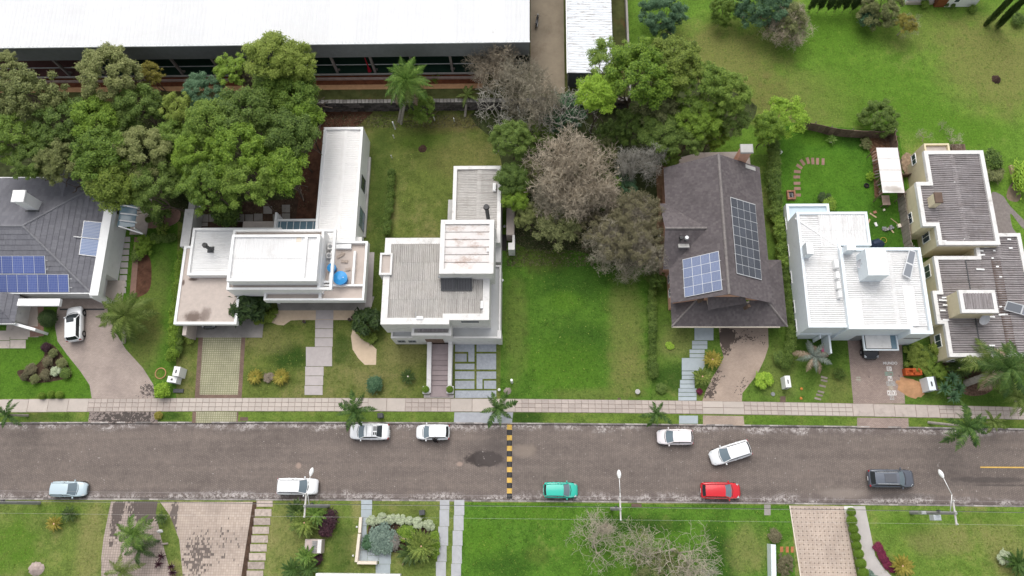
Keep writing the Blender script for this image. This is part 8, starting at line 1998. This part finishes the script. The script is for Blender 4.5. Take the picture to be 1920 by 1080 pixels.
for k in range(9): p = P(1665+random.gauss(0, 4), 428+random.gauss(0, 3), .1); mb = MB(); mb.bevbox((p.x, p.y, .08+.02*k), .3, .25, .18, .04, random.uniform(0, 3)); mb.build('lump', random.choice((CONC_D, MIDGREY)), rb)
tp = thing('covered_bundle', 'dark blue tarpaulin bundle behind the pale blue house', 'bundle', P(1646, 456, 0))
mb = MB(); c = P(1646, 456, .5); v = []; n = 14
for i, (rr_, zz) in enumerate(((.9, 0), (.85, .35), (.55, .7), (.15, .85))):
    for k in range(n): a = 2*math.pi*k/n; s = rr_*random.uniform(.75, 1.15); v.append((c.x+s*math.cos(a), c.y+.7*s*math.sin(a), zz))
mb.add(v, [(i*n+k, i*n+(k+1) % n, (i+1)*n+(k+1) % n, (i+1)*n+k) for i in range(3) for k in range(n)]+[tuple(range(3*n, 4*n))]); mb.build('tarpaulin', flat('dark_blue_tarp', (.018, .028, .06), .6, .3, var=.3), tp)
torus(tp, P(1657, 450, .1), .35, .03, .06, flat('yellow_hose', (.4, .3, .05), .6, .3), 'hose')
wbx = thing('white_box', 'small white box beside the hedge of the back garden', 'box', P(1462, 284, 0)); c = P(1462, 284, .8); mb = MB(); mb.bevbox((c.x, c.y, .6), .55, .5, .5, .03, .5); mb.build('box', WHITE, wbx); mb = MB(); mb.tube((c.x, c.y, 0), (c.x, c.y, .36), .06); mb.build('post', METAL, wbx)
# meter cabinets
def cabinet(px, py, w_, d, h, ang, label, m=WHITE, roof=None, parts=2):
    c = P(px, py, h*.8); t = thing('meter_cabinet', label, 'meter cabinet', (0, 0, 0)); mb = MB(); mb.bevbox((0, 0, h/2), w_, d, h, .04); mb.build('cabinet', m, t)
    if roof: mb = MB(); mb.obox((w_*.62, 0, h*.9), w_*.7, d*1.1, .06, 0, .5); mb.build('hood', roof, t)
    for k in range(parts):
        mb = MB(); mb.box(-w_*.25, -d/2-.015, h*(.25+.3*k), w_*.25, -d/2+.01, h*(.45+.3*k)); mb.build('meter_door', MIDGREY, t)
    mb = MB(); mb.box(-w_*.12, -d*.2, h+.001, w_*.1, d*.15, h+.02); mb.build('top_plate', DARKGREY, t)
    t.location = (c.x, c.y, 0); t.rotation_euler = (0, 0, ang); return t
cabinet(333, 697, .75, 1.1, 1.7, -.12, 'white meter cabinet, taller back one of the pair beside the grass grid drive')
cabinet(324, 712, 1.1, .7, 1.2, -.12, 'white meter cabinet, lower front one of the pair beside the grass grid drive')
mb = MB(); r = R(325, 729, 343, 736, .2); mb.box(r[0], r[1], 0, r[2], r[3], .2); mb.top('doorstep_block', DARKGREY, 'dark block at the foot of the white meter cabinets', 'block')
cabinet(1476, 716, .6, 1.3, 1.5, .05, 'white meter cabinet on the lawn left of the bluish palm')
cabinet(1744, 720, .75, 1.5, 1.7, .08, 'grey meter cabinet with white top beside the orange sand', BLUEWHITE, DARKGREY)
mx = thing('stone_mailbox', 'stone meter block with a dark grille on the south lawn', 'meter block', P(587, 1025, 0))
r = R(572, 1011, 602, 1038, 1.2); mb = MB(); mb.box(r[0], r[1], 0, r[2], r[3], 1.15); mb.build('block', CONC_PINK, mx)
w3 = (r[2]-r[0])
mb = MB(); mb.box(r[0]+.1*w3, r[1]+.1, 1.151, r[0]+.40*w3, r[3]-.1, 1.2); mb.build('panel', flat('pink_panel', (.5, .40, .37), .8, .2), mx)
for k in range(6): mb = MB(); yy = r[1]+.12+(r[3]-r[1]-.24)*k/6; mb.box(r[0]+.45*w3, yy, 1.151, r[0]+.72*w3, yy+.12, 1.22); mb.build('grille_bar', MIDGREY, mx)
mb = MB(); mb.box(r[0]+.76*w3, r[1]+.05, 1.151, r[2]-.04, r[3]-.05, 1.25); mb.build('side_slab', WHITE_OLD, mx)
# brick stack and sand
bs = thing('brick_stack', 'stack of new orange bricks beside the hopscotch driveway', 'brick stack', P(1713, 697, 0))
r = R(1697, 690, 1730, 703, .8); nx_, ny_ = 9, 3
bm_ = MB(); bw_, bd_ = (r[2]-r[0])/nx_, (r[3]-r[1])/ny_; bm_.bevbox((0, 0, 0), bw_-.015, bd_-.015, .19, .01); bme = bm_.mesh('brick', BRICK)
for L_ in range(4):
    for i in range(nx_):
        for j in range(ny_):
            if L_ == 3 and random.random() < .25: continue
            o = link('brick', bme, bs, Vector((r[0]+bw_*(i+.5), r[1]+bd_*(j+.5), .1+.2*L_))-ORG[bs.name]); o.rotation_euler = (0, 0, random.uniform(-.04, .04))
def heap(name, px, py, rx, ry, h, m, label, cat, ang=0.0, n=28, rings=7):
    c = P(px, py, 0); mb = MB(); v = [(c.x, c.y, h)]; rd = random.Random(px)
    k1 = [rd.uniform(.88, 1.12) for _ in range(n)]
    for i in range(1, rings+1):
        u = i/rings
        for k in range(n):
            a = 2*math.pi*k/n; s = u*(1+(k1[k]-1)*u); x, y = rx*s*math.cos(a), ry*s*math.sin(a); x, y = x*math.cos(ang)-y*math.sin(ang), x*math.sin(ang)+y*math.cos(ang)
            v.append((c.x+x, c.y+y, max(.0, h*(1-u**1.4)+rd.uniform(-.03, .03)*(1-u))+.012))
    f = [(0, 1+k, 1+(k+1) % n) for k in range(n)]+[(1+i*n+k, 1+(i+1)*n+k, 1+(i+1)*n+(k+1) % n, 1+i*n+(k+1) % n) for i in range(rings-1) for k in range(n)]
    mb.add(v, f); return mb.top(name, m, label, cat, smooth=True)
heap('sand_heap', 1708, 727, 1.6, 1.05, .35, SAND_O, 'heap of orange sand spilling onto the hopscotch driveway', 'sand heap', -.35)
heap('earth_mound', 792, 279, .55, .5, .5, flat('brown_stump', (.09, .055, .04), .95, .1, var=.4, scale=4), 'brown tree stump on the olive back lawn', 'stump')
heap('earth_mound', 1868, 149, .55, .62, .5, flat('dark_mound', (.055, .035, .028), .95, .1, var=.5, scale=4), 'small dark earth mound on the upper right field', 'earth mound')
heap('rock', 68, 1067, .85, .75, .55, flat('pinkish_rock', (.40, .32, .29), .85, .2, var=.25, scale=3, bump=.5), 'pinkish rock on the lower left lawn', 'rock')
heap('stump', 952, 733, .45, .4, .35, WOOD_G, 'weathered stump beside the granite driveway', 'stump')
# pink float, bench
pf = thing('inflatable_ring', 'pink inflatable float beside the entrance screen', 'inflatable', P(1548, 655, 0)); torus(pf, P(1548, 655, .3), .36, .19, .30, flat('pink_vinyl', (.72, .12, .28), .35, .5), 'ring')
mb = MB(); c = P(1548, 655, .3); mb.disc((c.x, c.y), .2, .2, .24, 14); mb.build('seat_sheet', flat('deep_pink_vinyl', (.45, .03, .15), .35, .5), pf)
bn = thing('garden_bench', 'low wooden bench below the pink float', 'bench', P(1544, 666, 0)); c = P(1544, 666, .4)
for k in range(2): mb = MB(); mb.box(c.x-.55, c.y-.16+.17*k, .38, c.x+.55, c.y-.01+.17*k, .43); mb.build('seat_board', WOOD, bn)
for s in (-.45, .45): mb = MB(); mb.box(c.x+s-.04, c.y-.14, 0, c.x+s+.04, c.y+.14, .38); mb.build('leg', WOOD, bn)
# ball planters at the stair
for px, lab in ((799, 'white planter with a clipped ball left of the stair'), (844, 'white planter with a clipped ball right of the stair')):
    c = P(px, 731, .4); t = thing('planter', lab, 'planter', (c.x, c.y, 0), 'planters flanking the stair'); mb = MB(); mb.bevbox((c.x, c.y, .25), .78, .85, .5, .05); mb.build('pot', WHITE_OLD, t)
    o = link('clipped_ball', CR['ball'][0], t, (0, 0, .75)); setmat(o, LM['topiary']); o.scale = (.42, .42, .45)
for px, py, lab in ((641, 599, 'dark round pot, left one of two on the sand bed'),) if False else ((570, 603, 'dark round pot on the sand bed left of the path'), (655, 599, 'dark round pot beside the corner conifer, left of two'), (661, 595, 'dark round pot beside the corner conifer, right of two')):
    c = P(px, py, .3); t = thing('flower_pot', lab, 'flower pot', (c.x, c.y, 0)); mb = MB(); mb.tube((c.x, c.y, 0), (c.x, c.y, .4), .14, .20, 12); mb.build('pot', DARKGREY, t); mb = MB(); mb.disc((c.x, c.y), .16, .401, .41, 12); mb.build('soil', SOIL, t)
# posts, lamps, small things on the lawns
def post(px, py, h, r, m, label, name='post', cat='post', cap=None):
    b = P(px, py, 0); mb = MB(); mb.tube(b, b+Vector((0, 0, h)), r, r*.95, 8)
    if cap: mb.tube(b+Vector((0, 0, h)), b+Vector((0, 0, h+cap)), r*2.0, r*1.2, 10)
    return mb.top(name, m, label, cat)
post(741, 242, 1.8, .10, WHITE, 'white survey post on the lawn below the tall palm'); post(739, 259, .8, .07, WHITE_OLD, 'short white stake below the survey post'); post(735, 296, .7, .06, WHITE_OLD, 'short whitish stake above the narrow clipped hedge')
post(852, 228, .9, .07, WHITE, 'short white stake right of the small leafy tree'); post(815, 226, .9, .07, WHITE_OLD, 'short white stake under the small leafy tree')
post(960, 717, 1.7, .15, WHITE, 'thick white post beside the granite driveway')
for px, py, lab in ((942, 526, 'white globe garden lamp beside the beige house'), (936, 731, 'white globe lamp beside the lower granite slabs'), (946, 425, 'white globe lamp in the dark side passage')):
    b = P(px, py, .3); t = thing('garden_lamp', lab, 'lamp', (b.x, b.y, 0)); mb = MB(); mb.tube((b.x, b.y, 0), (b.x, b.y, .25), .05); mb.build('stem', DARKGREY, t)
    mb = MB(); pr = [(-.17, .02), (-.12, .12), (0, .17), (.12, .12), (.17, .02)]
    for (a, q) in zip(pr, pr[1:]): mb.tube((b.x, b.y, .42+a[0]), (b.x, b.y, .42+q[0]), a[1], q[1], 14, caps=False)
    mb.build('globe', WHITE, t, True)
c = P(1195, 735, 0); mb = MB(); mb.tube(c, c+Vector((0, 0, .3)), .26, .26, 16); mb.tube(c+Vector((0, 0, .3)), c+Vector((0, 0, .34)), .29, .22, 16); mb.top('concrete_drum', CONC, 'round concrete drum on the lush lawn near the pavement', 'concrete drum')
c = P(1449, 739, 0); mb = MB(); mb.tube(c, c+Vector((0, 0, .12)), .24, .22, 16); mb.top('drain_cap', MIDGREY, 'round grey drain cap beside the sandy driveway', 'drain cap')
for px, py, lab in ((713, 779, 'dark grey litter bin on the verge beside the white sedan'), (791, 961, 'dark grey litter bin above the silvery shrubs')):
    c = P(px, py, .7); t = thing('litter_bin', lab, 'litter bin', (c.x, c.y, 0)); mb = MB(); mb.bevbox((c.x, c.y, .4), .52, .48, .8, .04, .15); mb.build('bin', flat('slate_bin', (.10, .105, .125), .6, .3), t); mb = MB(); mb.bevbox((c.x, c.y, .83), .58, .54, .06, .02, .15); mb.build('lid', DARKGREY, t)
og = thing('bed_edging', 'orange ring of edging on the lawn beside the lime bush', 'edging', P(301, 700, 0)); torus(og, P(301, 700, .04), .62, .06, .05, SAND_O, 'ring', 16, 6)
for px, py, lab in ((1503, 729, 'small orange mushroom like lump, upper one on the lawn'), (1502, 747, 'small orange mushroom like lump, lower one on the lawn')):
    c = P(px, py, .1); mb = MB(); mb.tube((c.x, c.y, 0), (c.x, c.y, .12), .1, .16, 10); mb.tube((c.x, c.y, .12), (c.x, c.y, .2), .16, .05, 10); mb.top('garden_ornament', flat('orange_clay', (.5, .2, .05), .8, .2), lab, 'garden ornament', 'orange lumps on the lawn')
# south garden walls
lw_ = thing('low_garden_wall', 'low cream wall round two sides of the slate path', 'garden wall', P(670, 1040, 0))
def wseg(pts, hgt, m, t, name, wd=.3):
    for a, b in zip(pts, pts[1:]):
        A_, B_ = P(*a, hgt), P(*b, hgt); d = B_-A_; mb = MB(); mb.obox(((A_.x+B_.x)/2, (A_.y+B_.y)/2, hgt/2), d.length, wd, hgt, math.atan2(d.y, d.x)); mb.build(name, m, t)
wseg([(676, 970), (674, 999)], .5, CREAM, lw_, 'wall_section'); wseg([(673.5, 1001), (667.5, 1054)], .8, CREAM, lw_, 'wall_section'); wseg([(669.5, 1055), (706, 1055.5)], .8, CREAM, lw_, 'wall_section')
ww = thing('low_white_wall', 'low white wall at the bottom edge beside the dotted driveway', 'garden wall', P(1448, 1060, 0)); wseg([(1450, 1021), (1452, 1120)], 1.4, BLUEWHITE, ww, 'wall_section', .5)
for px, py, lab in ((669, 988, 'white globe spot on the lawn left of the cream wall, upper'), (662, 1042, 'white globe spot on the lawn left of the cream wall, lower')):
    c = P(px, py, .1); mb = MB(); mb.tube((c.x, c.y, 0), (c.x, c.y, .1), .06, .11, 10); mb.tube((c.x, c.y, .1), (c.x, c.y, .18), .11, .04, 10); mb.top('spot_lamp', WHITE, lab, 'lamp')
dl = thing('driftwood', 'pale curved dead branch in front of the big cycad', 'branch', P(760, 1040, 0)); mb = MB(); mb.path([P(752, 1008, .4), P(764, 1012, .6), P(768, 1022, .7), P(760, 1030, .5)], [.09, .11, .10, .06], 7); mb.path([P(773, 1032, .7), P(769, 1042, .5), P(758, 1050, .3), P(754, 1060, .1)], [.07, .09, .08, .04], 7); mb.build('branch', WOOD_P, dl)
lg = thing('timber_edging', 'two weathered logs on the island beside the feather palm', 'log', P(305, 1015, 0))
for (a, b) in (((293, 1011), (303, 1017)), ((302, 1020), (315, 1019))): mb = MB(); mb.tube(P(*a, .12), P(*b, .12), .11, .10, 8); mb.build('log', WOOD_G, lg)
rk = heap('rock', 300, 996, .35, .2, .25, WHITE_OLD, 'small pale stone on the island beside the feather palm', 'rock')
# things beside the gravel drive
pb_ = thing('timber_border', 'pale timber boards edging the bed at the right edge', 'timber', P(1900, 325, 0))
for (a, b) in (((1895, 310), (1903, 338)), ((1897, 312), (1912, 333))): A_, B_ = P(*a, .3), P(*b, .3); d = B_-A_; mb = MB(); mb.obox(((A_.x+B_.x)/2, (A_.y+B_.y)/2, .2), d.length, .25, .4, math.atan2(d.y, d.x)); mb.build('board', WOOD_P, pb_)
dk = thing('timber_deck', 'dark timber deck behind the yellow house', 'deck', P(1800, 278, 0)); r = R(1783, 270, 1812, 284, .5)
for k in range(8): w8 = (r[2]-r[0])/8; mb = MB(); mb.box(r[0]+w8*k+.02, r[1]-.6, .02, r[0]+w8*(k+1)-.02, r[3], .5); mb.build('board', WOOD, dk)
# scaffold of the red post beside a shed column
rp = thing('red_cover', 'slim red padded cover beside a column of the big shed', 'padded cover', P(697, 137, bz)); x_, y_ = P(698, 139, bz).x, yf+.5
mb = MB(); mb.tube((x_-.35, y_, bz), (x_-.35, y_, bz+.7), .26, .2, 10); mb.tube((x_-.35, y_, bz+.7), (x_-.33, y_, bz+3.0), .10, .06, 8); mb.build('cover', flat('deep_red_cloth', (.38, .012, .03), .7, .2), rp)
for (px, py, lab) in ((1688, 687, 'bits of yellow toys beside the brick stack'),):
    t = thing('toys', lab, 'toys', P(1705, 684, 0))
    for k, (x, y, m) in enumerate(((1706, 682, flat('yellow_toy', (.7, .45, .06), .5, .4)), (1699, 683, flat('green_toy', (.05, .22, .18), .5, .4)), (1728, 684, WHITE), (1724, 686, WHITE_OLD))):
        c = P(x, y, .1); mb = MB(); mb.bevbox((c.x, c.y, .12), .3, .22, .24, .05, k); mb.build('toy', m, t)
# ------------------------------------------------------------------ loose tufts that break up the mown grass
def tufts(name, boxes, n, m, size=.10):
    pts = []
    for (x0, y0, x1, y1, w_) in boxes:
        k = int(n*w_); px = rng.uniform(x0, x1, k); py = rng.uniform(y0, y1, k)
        for a, b in zip(px, py): v = P(a, b, .03); pts.append((v.x, v.y, .03))
    c = np.array(pts); nr = unit(len(c))*.7+np.array([0, 0, .6]); nr /= np.linalg.norm(nr, axis=1, keepdims=True)
    v, f = leaf_quads(c, nr, size*rng.uniform(.5, 1.6, len(c)), 2.2)
    o = link(name, np_mesh(name, v, f, m)); tag(o, kind='stuff'); ORG[o.name] = Vector((0, 0, 0)); return o
tufts('grass_tufts', [(945, 500, 1215, 745, 1), (875, 945, 1480, 1078, 1.3), (1280, 70, 1900, 230, 2), (0, 945, 195, 1078, .4), (1645, 985, 1915, 1078, .6), (460, 600, 570, 740, .3), (740, 230, 930, 440, .5)], 1300, LM['yellow_green'], .07)
tufts('fallen_leaves', [(950, 400, 1230, 500, 1), (30, 150, 580, 400, 1), (610, 215, 900, 240, .4)], 4000, LM['olive_brown'], .12)
